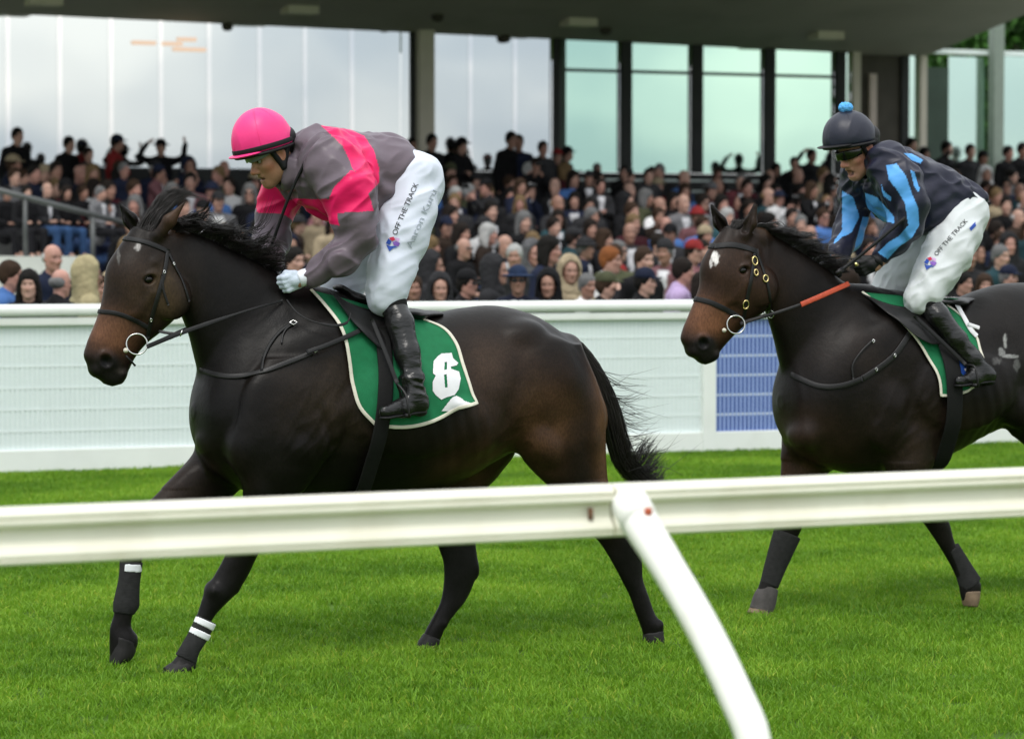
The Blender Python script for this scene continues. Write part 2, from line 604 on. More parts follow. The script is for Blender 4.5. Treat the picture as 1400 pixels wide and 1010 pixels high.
for ix, x in enumerate((-1500, -40, 60, 1500)):
    for iy, y in enumerate((-1500, -5, 60, 1500)):
        gv.append((x, y, 0))
for ix in range(3):
    for iy in range(3):
        a = ix * 4 + iy
        gf.append((a, a + 4, a + 5, a + 1))
tag(mesh_obj('ground', gv, gf, ground_mat(), smooth=False), kind='structure')

# ------------------------------------------------------------------ near running rail
def zplane(px, py, z):
    r = ray(px, py); return _C + r * ((z - CAM_Z) / r[2])
RT = 1.21
ra, rb = zplane(0, 696, RT), zplane(1400, 641, RT)
rdir = (rb - ra); rdir[2] = 0; rdir /= np.linalg.norm(rdir)
rnrm = np.array([-rdir[1], rdir[0], 0])      # away from the camera
rail_root = empty('running_rail', (ra[0], ra[1], 0), 'cream running rail with a curved white post, beside the track', 'rail')
prof = [(.034, 1.205), (.02, 1.2095), (-.012, 1.2095), (-.026, 1.205), (-.033, 1.197), (-.034, 1.190), (-.029, 1.1865), (-.029, 1.1845), (-.034, 1.182),
        (-.034, 1.175), (-.030, 1.170), (-.012, 1.1665), (-.010, 1.160), (-.014, 1.135), (-.024, 1.122), (-.031, 1.116), (-.034, 1.110), (-.034, 1.1045), (-.029, 1.1025), (-.029, 1.1005),
        (-.034, 1.0985), (-.033, 1.0925), (-.026, 1.089), (.02, 1.089), (.034, 1.096)]
def extrude_profile(name, p0, L0, L1, m, parent):
    k = len(prof); v = []
    for s_ in np.linspace(L0, L1, 5):
        for (o_, z_) in prof:
            q = p0 + rdir * s_ + rnrm * (o_ + .034); v.append((q[0], q[1], z_))
    f = []
    for i in range(4):
        for j in range(k):
            l = (j + 1) % k
            f.append((i * k + j, i * k + l, (i + 1) * k + l, (i + 1) * k + j))
    f.append(tuple(reversed(range(k)))); f.append(tuple(4 * k + j for j in range(k)))
    o = mesh_obj(name, v, ensure_out(v, f), m, parent, smooth=False)
    md = o.modifiers.new('soft_edges', 'BEVEL'); md.width = .0012; md.segments = 2; md.limit_method = 'ANGLE'
    return o
# the post meets the rail at the picture point (858, 690)
pj = zplane(846, 690, 1.165)
s_post = float((pj - ra) @ rdir)
extrude_profile('rail_section', ra, -5.0, s_post - .004, M_rail, rail_root)
extrude_profile('rail_section', ra, s_post + .004, 9.0, M_rail, rail_root)
Xp = pj[0]
def xplane(px, py, X):
    r = ray(px, py); return _C + r * (X / r[0])
path_px = [(862, 690), (880, 722), (905, 762), (935, 812), (962, 860), (985, 905), (1008, 955), (1029, 1006)]
pp = [xplane(x, y, Xp) for x, y in path_px]
pp.append(pp[-1] + np.array([0, -.035, -.16])); pp.append(pp[-1] + np.array([0, -.02, -.25])); pp.append(np.array([Xp, pp[-1][1], -.05]))
pth = spline(pp, 40)
rad = np.interp(np.arange(40), [0, 3, 8, 39], [.044, .043, .0385, .0365])
pm = MB().tube(pth, rad, 20)
post = pm.build('curved_post', M_post, rail_root, smooth=True)
# rounded collar clamped over the rail
col_pts = [pth[0] + (pth[0] - pth[1]) / np.linalg.norm(pth[0] - pth[1]) * t for t in (.034, .030, .020, .004, -.03, -.07)]
MB().tube(col_pts, [.010, .026, .037, .0445, .0452, .0448], 20).build('post_collar', M_post, rail_root, smooth=True)
k_b = int(np.argmin([abs(proj(q)[1] - 722) for q in pth[:20]]))
to_c = (_C - pth[k_b]) / np.linalg.norm(_C - pth[k_b])
ax_b = pth[k_b + 1] - pth[k_b]; ax_b /= np.linalg.norm(ax_b)
to_c = to_c - ax_b * (to_c @ ax_b); to_c /= np.linalg.norm(to_c)
side_b = np.cross(to_c, ax_b); side_b *= np.sign(side_b @ _R)
to_c = to_c * .80 + side_b * .60
bolt_c = pth[k_b] + to_c * .045
MB().tube([bolt_c - to_c * .015, bolt_c + to_c * .006, bolt_c + to_c * .011], [.0095, .0095, .006], 8).build('bolt', M_rust, rail_root, smooth=True)
clip_c = ra + rdir * (s_post - .058)
clip_v, clip_f = tube_vf([clip_c + rnrm * .014 + np.array([0, 0, -.080]), clip_c + rnrm * .016 + np.array([0, 0, -.052])], .006, 8)
mesh_obj('clip', clip_v, clip_f, mat('rust_stain_metal', (.16, .075, .045), .8, .2, var=.3, vscale=40), rail_root)

# ------------------------------------------------------------------ far white fence
FY = 22.8
fx0, fx1 = 2.5, 24.1
fposts = [3.13, 7.33, 11.53, 15.73, 19.93, 24.03]
fence = empty('crowd_fence', (fposts[0], FY, 0), 'long white mesh fence with a round top rail before the crowd', 'fence')
def rrect(x0, x1, y0, y1, z0, z1, r, seg=4):
    pts = []
    for cy, cz, a0 in ((y1 - r, z1 - r, 0), (y0 + r, z1 - r, 90), (y0 + r, z0 + r, 180), (y1 - r, z0 + r, 270)):
        for i in range(seg + 1):
            a = math.radians(a0 + 90 * i / seg)
            pts.append((cy + r * math.cos(a), cz + r * math.sin(a)))
    k = len(pts)
    v = [(x0, y, z) for y, z in pts] + [(x1, y, z) for y, z in pts]
    f = [(j, (j + 1) % k, k + (j + 1) % k, k + j) for j in range(k)]
    f += [tuple(reversed(range(k))), tuple(range(k, 2 * k))]
    return v, ensure_out(v, f)
mesh_obj('top_rail', *rrect(fx0, fx1, FY - .06, FY + .06, 1.242, 1.338, .042), M_fence, fence)
mesh_obj('lower_top_rail', *rrect(fx0, fx1, FY - .035, FY + .035, 1.168, 1.234, .012), M_fence, fence)
for i, x in enumerate(fposts):
    mesh_obj('post', *rrect(x - .062, x + .062, FY - .045, FY + .05, 0, 1.1675, .006), M_fence, fence, smooth=False)
for i in range(len(fposts) - 1):
    a, b = fposts[i] + .0625, fposts[i + 1] - .0625
    blue = (i == 2)
    mesh_obj('base_board', *rrect(a, b, FY - .03, FY + .03, 0, .186, .006), M_fence, fence, smooth=False)
    MB().box(a, b, FY + .006, FY + .014, .187, 1.1675).build('banner', M_banner_blue if blue else M_banner, fence)
    hb = MB()
    for z in (.335, .506, .677, .848, 1.019):
        hb.box(a, b, FY + .0005, FY + .005, z - .008, z + .008)
    hb.build('cross_wires', M_wire, fence)
    vw = MB()
    nn = int((b - a) / .04)
    for j in range(nn):
        x = a + (j + .5) * (b - a) / nn
        vw.box(x - .009, x + .009, FY + (.001 if not blue else -.006), FY + (.0045 if not blue else .0), .187, 1.1675)
    tag(vw.build('upright_wires', M_wire_blue if blue else M_wire, fence), kind='stuff')

# ------------------------------------------------------------------ terrace, podium, stand
N_ROWS, ROW0, ROW_D, ROW_Z0, ROW_DZ = 8, 33.6, 1.25, .60, .155
tv = MB()
TX0, TX1 = 9.9, 34.0
ter = MB()
for i in range(N_ROWS):
    y0 = ROW0 + i * ROW_D; z = ROW_Z0 + i * ROW_DZ
    ter.box(TX0, TX1, y0 - .35, y0 + ROW_D - .3501, -.05, z)
ter.box(2.0, TX1, ROW0 + N_ROWS * ROW_D - .35, 46.2, -.05, ROW_Z0 + N_ROWS * ROW_DZ + .06)
tag(ter.build('terrace', M_concrete), kind='structure')
ZB = ROW_Z0 + N_ROWS * ROW_DZ + .06
pod = MB()
pod.box(2.0, 9.3, 35.6, ROW0 + N_ROWS * ROW_D - .351, -.05, 1.70)
for i, (x0, x1) in enumerate(((9.3, 9.5), (9.5, 9.7), (9.7, 9.899))):
    pod.box(x0 + .0005, x1, 35.6, 42, -.05, 1.70 - (i + 1) * .2)
tag(pod.build('podium', M_concrete_pale), kind='structure')

# metal stair rail on the podium
hy = 35.9
h0, h1 = W(-60, 245, hy), W(175, 306, hy)
hr = empty('stair_handrail', (h0[0], hy, 1.7), 'grey metal handrail sloping down the pale concrete podium', 'handrail')
MB().tube([h0, h1], .038, 10).build('rail', M_grey_metal, hr, smooth=True)
for px in (-55, 33, 126):
    t = (px + 60) / 235.0
    q = h0 + (h1 - h0) * t
    MB().tube([q, (q[0], hy, 1.40 if px > 100 else 1.66)], .03, 8).build('post', M_grey_metal, hr, smooth=True)

stand = empty('grandstand', (18, 46, 0), 'grandstand with a dark cantilever canopy over a tall glass wall', 'grandstand')
GY = 46.0
zc = lambda X: 5.49 + (X - 10.7) * (-.0142)      # where the soffit meets the glass
MB().box(2.0, 34.0, GY + .02, GY + .3, ZB, 3.12).build('lower_wall', M_dark, stand)
def px_X(px): return float(W(px, 150, GY)[0])
def pane(name, px0, px1, m, y=GY, z0=3.13, z1=None, thick=.03, dz=0):
    a, b = px_X(px0), px_X(px1)
    v, f = box_vf(a, b, y, y + thick, z0, 0)
    v = [(x, yy, (zc(x) + .25 + dz if z1 is None else z1) if zz == 0 else zz) for x, yy, zz in v]
    return mesh_obj(name, v, f, m, stand, smooth=False)
fin_px = [-128, -59, 11, 82, 152, 220, 286, 355, 417, 481, 548]
for a, b in zip(fin_px[:-1], fin_px[1:]): pane('glass_pane', a + 1.0, b - 1.0, M_glass, y=GY + .004)
pane('glass_pane', 549, 565, M_glass, y=GY + .004)
for p in fin_px[:-1]:
    x = px_X(p)
    MB().box(x - .035, x + .035, GY - .012, GY + .0, 3.13, zc(x) + .05).build('glass_fin', M_fin_glass, stand)
pane('column', 567, 587, M_cream, y=GY - .25, thick=.25)
pane('window_edge', 562, 566.5, M_dark, y=GY - .06, thick=.08)
rp = [588, 643, 704, 754]
for a, b in zip(rp[:-1], rp[1:]): pane('glass_pane', a + .7, b - .7, M_glass, y=GY + .004)
for p in rp[1:-1]:
    x = px_X(p)
    MB().box(x - .035, x + .035, GY - .012, GY, 3.13, zc(x) + .05).build('glass_fin', M_fin_glass, stand)
for p0, p1 in ((755, 762), (764, 770.5), (847, 861), (944, 958), (1043, 1057), (1140, 1153)):
    pane('mullion', p0, p1, M_dark if p0 != 764 else M_green_panel, y=GY - .10, thick=.10)
for a, b in ((771, 846.5), (861.5, 943.5), (958.5, 1042.5), (1057.5, 1139.5)):
    pane('glass_pane', a, b, M_glass_green, y=GY + .004)
    xa, xb = px_X(a), px_X(b)
    MB().box(xa, xb, GY - .05, GY + .002, 4.85, 4.90).build('transom', M_dark, stand)
pane('glass_pane', 1154, 1162, M_glass_mint, y=GY + .004)
pane('post', 1163, 1173, M_cream, y=GY - .1, thick=.1)
pane('wall_panel', 1173.5, 1232, M_brown, y=GY + .05, thick=.1)
pane('post', 1188, 1197, M_pink_post, y=GY - .05, thick=.08, z1=4.95)
pane('wall_panel', 1232.5, 1242.5, M_dark, y=GY - .02, thick=.1)
pane('glass_pane', 1243, 1254, M_glass_mint, y=GY + .004)
pane('post', 1254.5, 1263.5, M_cream, y=GY - .1, thick=.1)
pane('wall_panel', 1264, 1296, M_green_panel, y=GY + .0, thick=.1, z1=5.10)
pane('glass_pane', 1297, 1346, M_glass_mint, y=GY + .004, z1=5.30)
pane('column', 1347, 1360.5, mat('grey_green_column', (.22, .27, .23), .5, .4, var=.08), y=GY - .3, thick=.2, z1=6.6)
pane('glass_pane', 1361, 1420, M_glass_mint, y=GY + .004, z1=5.34)
pane('glass_pane', 1421, 1500, M_glass_mint, y=GY + .004, z1=5.34)
xa, xb = px_X(1264), px_X(1500)
MB().box(xa, xb, GY - .06, GY + .2, 5.345, 5.43).build('glass_head_beam', M_fin, stand)
# the canopy: soffit rises towards the track
XE = 27.65
cv = []
for x in (1.0, XE):
    z = zc(x)
    cv += [(x, 47.5, z - .2), (x, 38.5, z + 7.5 * .1625), (x, 38.5, z + 7.5 * .1625 + .5), (x, 47.5, z + 1.0)]
cf = [(0, 1, 5, 4), (1, 2, 6, 5), (2, 3, 7, 6), (3, 0, 4, 7), (0, 3, 2, 1), (4, 5, 6, 7)]
mesh_obj('canopy', cv, ensure_out(cv, cf), M_canopy, stand, smooth=False)
MB().box(1.0, XE, 38.4, 38.499, 6.3, 7.3).build('canopy_fascia', M_grey_metal, stand)
def soffit(px, py):
    """point of the soffit seen at a picture point"""
    r = ray(px, py)
    a, b = 10.0, 80.0
    for _ in range(60):
        m_ = (a + b) / 2; q = _C + r * m_
        if q[2] < zc(q[0]) + (46 - q[1]) * .1625: a = m_
        else: b = m_
    return _C + r * ((a + b) / 2)
for px, py in ((410, 14), (791, 31), (1129, 49), (60, 2)):
    q = soffit(px, py)
    MB().box(q[0] - .26, q[0] + .26, q[1] - .2, q[1] + .2, q[2] - .07, q[2] + .06).build('light_fitting', M_lightgrey, stand)
for px, py in ((310, 37), (690, 53), (598, 24), (828, 42)):
    q = soffit(px, py)
    MB().tube([q + np.array([0, 0, .05]), q + np.array([0, 0, -.03]), q + np.array([0, 0, -.07])], [.1, .1, .06], 10).build('loudspeaker', M_brown, stand, smooth=True)
# guard rail along the back of the terrace
xa, xb = px_X(765), px_X(1420)
gr = empty('guard_rail', (xa, 45.3, ZB), 'pale guard rail along the top of the terrace below the green glass', 'rail')
for z in (2.98, 2.80):
    MB().tube([(xa, 45.3, z), (xb, 45.3, z)], .022, 6).build('bar', M_fin, gr)
for x in np.arange(xa, xb + .01, (xb - xa) / 8):
    MB().tube([(x, 45.3, ZB), (x, 45.3, 2.98)], .02, 6).build('post', M_grey_metal, gr)
# warm lamps reflected/seen high in the left glazing: lamp battens hung under the soffit
M_lamp = bpy.data.materials.new('warm_lamp'); M_lamp.use_nodes = True
_b = M_lamp.node_tree.nodes['Principled BSDF']; _b.inputs['Emission Color'].default_value = (1.0, .72, .52, 1); _b.inputs['Emission Strength'].default_value = .58; _b.inputs['Base Color'].default_value = (.05, .05, .05, 1)
for a, b, py in ((181, 213, 58.5), (222, 249, 60), (237, 281, 67.5), (243, 268, 54)):
    xa, xb = px_X(a), px_X(b); z = W(a, py, GY)[2]
    MB().box(xa, xb, GY - .06, GY - .03, z - .03, z + .03).build('lamp_batten', M_lamp, stand)

# ------------------------------------------------------------------ tree beyond the stand's end
M_leaf = mat('leaf', (.045, .13, .02), .55, .3, var=.5, vscale=1.5)
M_bark = mat('bark', (.10, .075, .05), .9, .1, var=.3, vscale=6)
def leaf_tree(base, h, r, label, seed):
    g = np.random.default_rng(seed)
    root = empty('broadleaf_tree', base, label, 'tree', 'trees beyond the stand')
    b = np.array(base, float)
    tr = MB().tube(spline([b, b + (0.1, 0, h * .3), b + (-.1, .1, h * .62)], 8), np.linspace(.32, .14, 8), 10)
    for i in range(7):
        a = g.uniform(0, 6.28); q = b + (0, 0, h * g.uniform(.35, .6))
        tr.tube(spline([q, q + (math.cos(a) * r * .4, math.sin(a) * r * .4, h * .14), q + (math.cos(a) * r * .75, math.sin(a) * r * .75, h * .22)], 5), np.linspace(.12, .03, 5), 6)
    tr.build('trunk', M_bark, root, smooth=True)
    cl = g.normal(size=(70, 3)); cl /= np.linalg.norm(cl, axis=1)[:, None]; cl *= g.uniform(.45, 1, 70)[:, None] ** .6
    cen = b + (0, 0, h * .66) + cl * np.array([r, r, h * .36])
    n = 16000
    c = cen[g.integers(0, 70, n)] + g.normal(size=(n, 3)) * r * .13
    ax = g.normal(size=(n, 3)); ax /= np.linalg.norm(ax, axis=1)[:, None]
    bx = np.cross(ax, g.normal(size=(n, 3))); bx /= np.linalg.norm(bx, axis=1)[:, None]
    s_ = g.uniform(.09, .17, n)[:, None]
    v = np.stack([c - ax * s_, c + bx * s_ * .5, c + ax * s_, c - bx * s_ * .5], 1).reshape(-1, 3)
    mesh_obj('crown', v, np.arange(4 * n).reshape(n, 4), M_leaf, root)
for i, (px, Y, h, r) in enumerate(((1400, 58, 10.5, 3.8), (1335, 64, 10.5, 3.8), (1490, 58, 9.8, 3.4))):
    q = W(px, 345, Y)
    leaf_tree((q[0], q[1], 0), h, r, ('broad green tree rising behind the glass end of the stand', 'lower green tree behind the end of the canopy', 'green tree standing farthest along past the stand')[i], 30 + i)
# ================================================================== HORSES
def coat_mat(name):
    m = bpy.data.materials.new(name); m.use_nodes = True
    N, L = m.node_tree.nodes, m.node_tree.links
    b = N['Principled BSDF']
    a = N.new('ShaderNodeAttribute'); a.attribute_name = 'Col'
    tc = N.new('ShaderNodeTexCoord')
    mp = N.new('ShaderNodeMapping'); mp.inputs['Scale'].default_value = (1.0, 1.0, .45); mp.inputs['Rotation'].default_value = (0, .6, 0)
    nz = N.new('ShaderNodeTexNoise'); nz.inputs['Scale'].default_value = 150; nz.inputs['Detail'].default_value = 4
    L.new(tc.outputs['Object'], mp.inputs['Vector']); L.new(mp.outputs['Vector'], nz.inputs['Vector'])
    n2 = N.new('ShaderNodeTexNoise'); n2.inputs['Scale'].default_value = 5; n2.inputs['Detail'].default_value = 6
    L.new(tc.outputs['Object'], n2.inputs['Vector'])
    mr = N.new('ShaderNodeMapRange'); mr.inputs['From Min'].default_value = .3; mr.inputs['From Max'].default_value = .7; mr.inputs['To Min'].default_value = .6; mr.inputs['To Max'].default_value = 1.45
    L.new(n2.outputs['Fac'], mr.inputs['Value'])
    mr2 = N.new('ShaderNodeMapRange'); mr2.inputs['From Min'].default_value = .3; mr2.inputs['From Max'].default_value = .7; mr2.inputs['To Min'].default_value = .75; mr2.inputs['To Max'].default_value = 1.25
    L.new(nz.outputs['Fac'], mr2.inputs['Value'])
    mu = N.new('ShaderNodeMath'); mu.operation = 'MULTIPLY'; L.new(mr.outputs['Result'], mu.inputs[0]); L.new(mr2.outputs['Result'], mu.inputs[1])
    mx = N.new('ShaderNodeMix'); mx.data_type = 'RGBA'; mx.blend_type = 'MULTIPLY'; mx.inputs['Factor'].default_value = 1
    L.new(a.outputs['Color'], mx.inputs[6]); L.new(mu.outputs['Value'], mx.inputs[7])
    L.new(mx.outputs[2], b.inputs['Base Color'])
    rr = N.new('ShaderNodeMapRange'); rr.inputs['To Min'].default_value = .32; rr.inputs['To Max'].default_value = .50
    L.new(n2.outputs['Fac'], rr.inputs['Value']); L.new(rr.outputs['Result'], b.inputs['Roughness'])
    b.inputs['Specular IOR Level'].default_value = .15
    n3 = N.new('ShaderNodeTexNoise'); n3.inputs['Scale'].default_value = 11; n3.inputs['Detail'].default_value = 3
    L.new(tc.outputs['Object'], n3.inputs['Vector'])
    b3 = N.new('ShaderNodeBump'); b3.inputs['Strength'].default_value = .22; b3.inputs['Distance'].default_value = .014
    L.new(n3.outputs['Fac'], b3.inputs['Height'])
    bp = N.new('ShaderNodeBump'); bp.inputs['Strength'].default_value = .16; bp.inputs['Distance'].default_value = .004
    L.new(nz.outputs['Fac'], bp.inputs['Height']); L.new(b3.outputs['Normal'], bp.inputs['Normal']); L.new(bp.outputs['Normal'], b.inputs['Normal'])
    return m
M_coat = coat_mat('dark_bay_coat')
M_hair = mat('black_horse_hair', (.012, .009, .008), .42, .5, var=.4, vscale=20)
M_hairtip = mat('brown_horse_hair', (.035, .022, .015), .45, .45, var=.4, vscale=20)
M_eye = mat('horse_eye', (.004, .003, .0025), .14, .35, var=.1)
M_leather = mat('black_leather', (.008, .0075, .0075), .42, .35, var=.25, vscale=30, bump=.1, bscale=250)
M_leather_dry = mat('worn_black_leather', (.010, .010, .0105), .5, .25, var=.3, vscale=30, bump=.1, bscale=250)
M_steel = mat('steel', (.62, .62, .60), .22, .5, metal=1.0, var=.1)
M_brass = mat('brass', (.75, .60, .28), .25, .5, metal=1.0, var=.1)
M_hoof = mat('dark_hoof', (.014, .013, .0125), .55, .25, var=.3, vscale=30, bump=.2, bscale=90, bstretch=(1, 1, .2))
M_hoof_pale = mat('pale_hoof', (.17, .12, .075), .55, .3, var=.3, vscale=25)
M_bandage = mat('grey_elastic_bandage', (.022, .022, .022), .8, .2, var=.25, vscale=40, bump=.25, bscale=90, bstretch=(.4, .4, 3))
M_bandage_lt = mat('grey_leg_boot', (.075, .068, .066), .75, .25, var=.25, vscale=30, bump=.25, bscale=120)
M_tape = mat('white_tape', (.78, .80, .82), .6, .3, var=.06, vscale=40)
M_green = mat('green_saddle_cloth_weave', (.009, .150, .058), .75, .25, var=.12, vscale=25, bump=.15, bscale=300)
M_trim = mat('cream_binding', (.66, .63, .53), .75, .2, var=.1, vscale=40)
M_white_cloth = mat('white_cloth', (.72, .72, .74), .75, .2, var=.05, vscale=20)
M_red_rubber = mat('orange_red_rubber', (.42, .055, .018), .5, .4, var=.15, vscale=60, bump=.2, bscale=220)

def rot_y(deg):
    a = math.radians(deg); c, s_ = math.cos(a), math.sin(a)
    return np.array([[c, 0, -s_], [0, 1, 0], [s_, 0, c]])

class Fig:
    """a figure whose outline was measured on the photograph and stands on the plane Y = ym"""
    def __init__(s, ym): s.ym = ym
    def P(s, px, py, dy=0.0): return W(px, py, s.ym + dy)
    def rows(s, rows):
        out = []
        for (x1, y1, x2, y2, hw, dy) in rows:
            a, b = s.P(x1, y1, dy), s.P(x2, y2, dy)
            out.append((a[0], a[2], b[0], b[2], hw, s.ym + dy))
        return out
    def m(s, px_len, px=700): return px_len / ppm(s.ym, px)

def trunk_rows(t): return [(x, a, x, b, hw, 0) for x, a, b, hw in t]
def leg_rows(t, dy0):
    out = []
    for r in t:
        y, xl, xr, hw = r[:4]
        dy = r[4] if len(r) > 4 else dy0
        out.append((xl, y, xr, y, hw, dy))
    return out

def strands_vf(paths, rads, n=3):
    """many hairs -> one vertex/face soup"""
    V, Fq = [], []
    base = 0
    for p, r in zip(paths, rads):
        m = len(p)
        T, Nn, B = frames(p)
        rr = np.interp(np.linspace(0, 1, m), [0, .6, 1], [r, r * .8, r * .08])
        a = np.arange(n) / n * 2 * math.pi
        v = (p[:, None] + rr[:, None, None] * (np.cos(a)[None, :, None] * Nn[:, None] + np.sin(a)[None, :, None] * B[:, None])).reshape(-1, 3)
        V.append(v)
        i = np.arange(m - 1)[:, None] * n; j = np.arange(n)[None]; k = (j + 1) % n
        Fq.append(np.stack([i + j, i + k, i + n + k, i + n + j], -1).reshape(-1, 4) + base)
        base += len(v)
    return np.concatenate(V), np.concatenate(Fq)

def make_horse(D):
    g = Fig(D['ym'])
    ym = g.ym
    allx = [x for t in D['trunk'] for x in (t[0],)] + [x for leg in D['legs'] for r in leg[0] for x in r[1:3]] + [r[0] for r in D['head']]
    x_lo, x_hi = g.P(min(allx) - 15, 500)[0] - .05, g.P(max(allx) + 15, 500)[0] + .1
    hx = [g.P(r[0], 400)[0] for r in D['head']] + [g.P(r[2], 400)[0] for r in D['head']]
    hz = g.P(700, max(r[3] for r in D['head']) + 12)[2]
    S = Solid((x_lo, ym - .40, -.02), (x_hi, ym + .40, 1.98), .0074,
              fine=[(0, x_lo, max(hx) + .05, .0045), (2, hz, 1.98, .0048), (1, ym - .13, ym + .13, .0058)])
    S.loft(g.rows(trunk_rows(D['trunk'])), .02, egg=-.08, axis=(1, 0))
    S.loft(g.rows(trunk_rows(D['neck'])), .07, axis=(1, 0))
    for rows, dy in D['legs']:
        S.loft(g.rows(leg_rows(rows, dy)), .055, axis=(0, -1))
    for rows in D.get('plates', []):
        S.loft(g.rows(leg_rows(rows, 0)), .018, axis=(0, -1), n=2.6)
    for (px, py, dy, rx, ry, rz, rot, k) in D['bumps']:
        S.ell(g.P(px, py, dy), (rx, ry, rz), k, rot_y(rot))
    for (px, py, dy, rx, ry, rz, rot, k) in D['dents']:
        S.ell(g.P(px, py, dy), (rx, ry, rz), k, rot_y(rot), op='sub')
    for (pts, k, op, fl) in D['ridges']:
        pts = [(q[0], q[1], q[2] + (-.045 if i in (0, len(pts) - 1) else -.012), q[3]) for i, q in enumerate(pts)]
        for a, b in zip(pts[:-1], pts[1:]):
            S.cone(g.P(a[0], a[1], a[2]), g.P(b[0], b[1], b[2]), a[3], b[3], k, flat=(1, fl, 1), op=op)
    # head, ears
    S.loft(g.rows(D['head']), .045)
    for (px, py, dy, rx, ry, rz, rot, k, op) in D['face']:
        for sgn in (1, -1):
            S.ell(g.P(px, py, 0) + np.array([0, sgn * dy, 0]), (rx, ry, rz), k, rot_y(rot), op=op)
            if dy == 0: break
    for (pts, k, op, fl) in D['face_lines']:
        for sgn in (1, -1):
            for a, b in zip(pts[:-1], pts[1:]):
                S.cone(g.P(a[0], a[1]) + np.array([0, sgn * a[2], 0]), g.P(b[0], b[1]) + np.array([0, sgn * b[2], 0]), a[3], b[3], k, flat=(1, fl, 1), op=op)
    for (b0, b1, tip, r0, r1, hollow) in D['ears']:
        A, B, T = g.P(*b0), g.P(*b1), g.P(*tip)
        S.cone(A, B, r0 * .8, r0, .025, flat=(1, .75, 1)); S.cone(B, T, r0, .006, .012, flat=(1, .75, 1))
        h = np.array(hollow)
        S.cone(A * .55 + B * .45 + h, B * .35 + T * .65 + h * .75, r0 * .62, .007, .008, op='sub')
    V, F = S.mesh()
    V = relax(V, F, 2, .4)
    Nn = vert_normals(V, F)
    # muscle relief, veins
    rel = (vnoise(V * np.array([6, 6, 5.])) - .5) * .010 * (V[:, 2] > .75)
    al = V @ np.array([.55, .2, .81]); q_ = (V - al[:, None] * np.array([.55, .2, .81])[None] * .75) * 26
    fo = np.abs(2 * vnoise(q_ + vnoise(V * 7)[:, None]) - 1)
    nr_, fr_ = D['fold_at']
    fa, fb = g.P(*nr_), g.P(*fr_)
    wgt = np.exp(-(((V[:, 0] - fa[0]) / .22) ** 2 + ((V[:, 2] - fa[2]) / .20) ** 2)) + .8 * np.exp(-(((V[:, 0] - fb[0]) / .13) ** 2 + ((V[:, 2] - fb[2]) / .16) ** 2))
    rel = rel + (.4 - fo) * .0065 * wgt
    rc = g.P(*D['rib_at']); rx_ = V[:, 0] - rc[0] + (V[:, 2] - rc[2]) * .30
    rel = rel + np.sin(rx_ * 2 * math.pi / .068) * .0022 * np.exp(-((V[:, 0] - rc[0]) / .20) ** 2 - ((V[:, 2] - rc[2]) / .17) ** 2)
    V = V + Nn * rel[:, None]
    # coat colours by place on the body, plus painted nostril shade, lip highlight, croup sheen
    mid = V.copy(); mid[:, 1] = ym
    d = mid - _C; z = d @ _F
    qx, qy = 700 + F_PX * (d @ _R) / z, 505 - F_PX * (d @ _U) / z
    col = np.tile(np.array(D['base_col']), (len(V), 1))
    wob = (vnoise(V * 14) - .5)
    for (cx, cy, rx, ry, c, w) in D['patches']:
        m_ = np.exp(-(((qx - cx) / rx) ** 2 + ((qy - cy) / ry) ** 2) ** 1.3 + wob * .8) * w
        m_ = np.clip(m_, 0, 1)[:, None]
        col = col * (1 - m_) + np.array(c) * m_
    for (cx, cy, rx, ry, dymax, c) in D.get('marks', []):     # white star: by true projection, front of the face
        dd = V - _C; zz = dd @ _F
        ax_, ay_ = 700 + F_PX * (dd @ _R) / zz, 505 - F_PX * (dd @ _U) / zz
        fz = vnoise(V * np.array([120, 120, 60.])) - .5
        m_ = np.clip(1.25 - (((ax_ - cx) / rx) ** 2 + ((ay_ - cy) / ry) ** 2) * 1.1 + wob * 1.6 + fz * 1.7, 0, 1)[:, None] * (np.abs(V[:, 1] - ym) < dymax)[:, None]
        col = col * (1 - m_) + np.array(c) * m_
    o0 = np.array([g.P(D['root_px'], 500)[0], ym, 0])
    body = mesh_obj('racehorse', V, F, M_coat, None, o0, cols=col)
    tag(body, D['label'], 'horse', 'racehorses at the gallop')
    bvh = BVHTree.FromPolygons([Vector(v) for v in V], [tuple(f) for f in F])
    # eyes
    for sgn in (-1, 1):
        c = g.P(*D['eye'][:2]) + np.array([0, sgn * D['eye'][2], 0])
        es = Solid(c - .03, c + .03, .0025)
        es.ell(c, (.021, .016, .017), .001, rot_y(-25))
        ev, ef = es.mesh()
        mesh_obj('eye', ev, ef, M_eye, body)
        lid = []
        for t in np.linspace(-.1, math.pi + .1, 9):
            lid.append(c + np.array([-.025 * math.cos(t), sgn * (.006 + .006 * math.sin(t)), .0195 * math.sin(t) - .010 * math.cos(t) + .001]))
        lv, lf = tube_vf(lid, [.002, .0035, .0045, .005, .005, .005, .0045, .0035, .002], 6)
        mesh_obj('eyelid', lv, lf, M_leather, body)
    # hooves
    for (rows, dy, m_) in D['hooves']:
        hs_r = g.rows([(xl, yl, xr, yr, hw, dy) for (xl, yl, xr, yr, hw) in rows])
        arr = np.array(hs_r)
        hs = Solid((arr[:, [0, 2]].min() - .03, ym + dy - .07, max(arr[:, [1, 3]].min() - .03, -.012)), (arr[:, [0, 2]].max() + .03, ym + dy + .07, arr[:, [1, 3]].max() + .03), .005)
        hs.loft(hs_r, .002)
        hv, hf = hs.mesh()
        mesh_obj('hoof', hv, hf, m_, body)
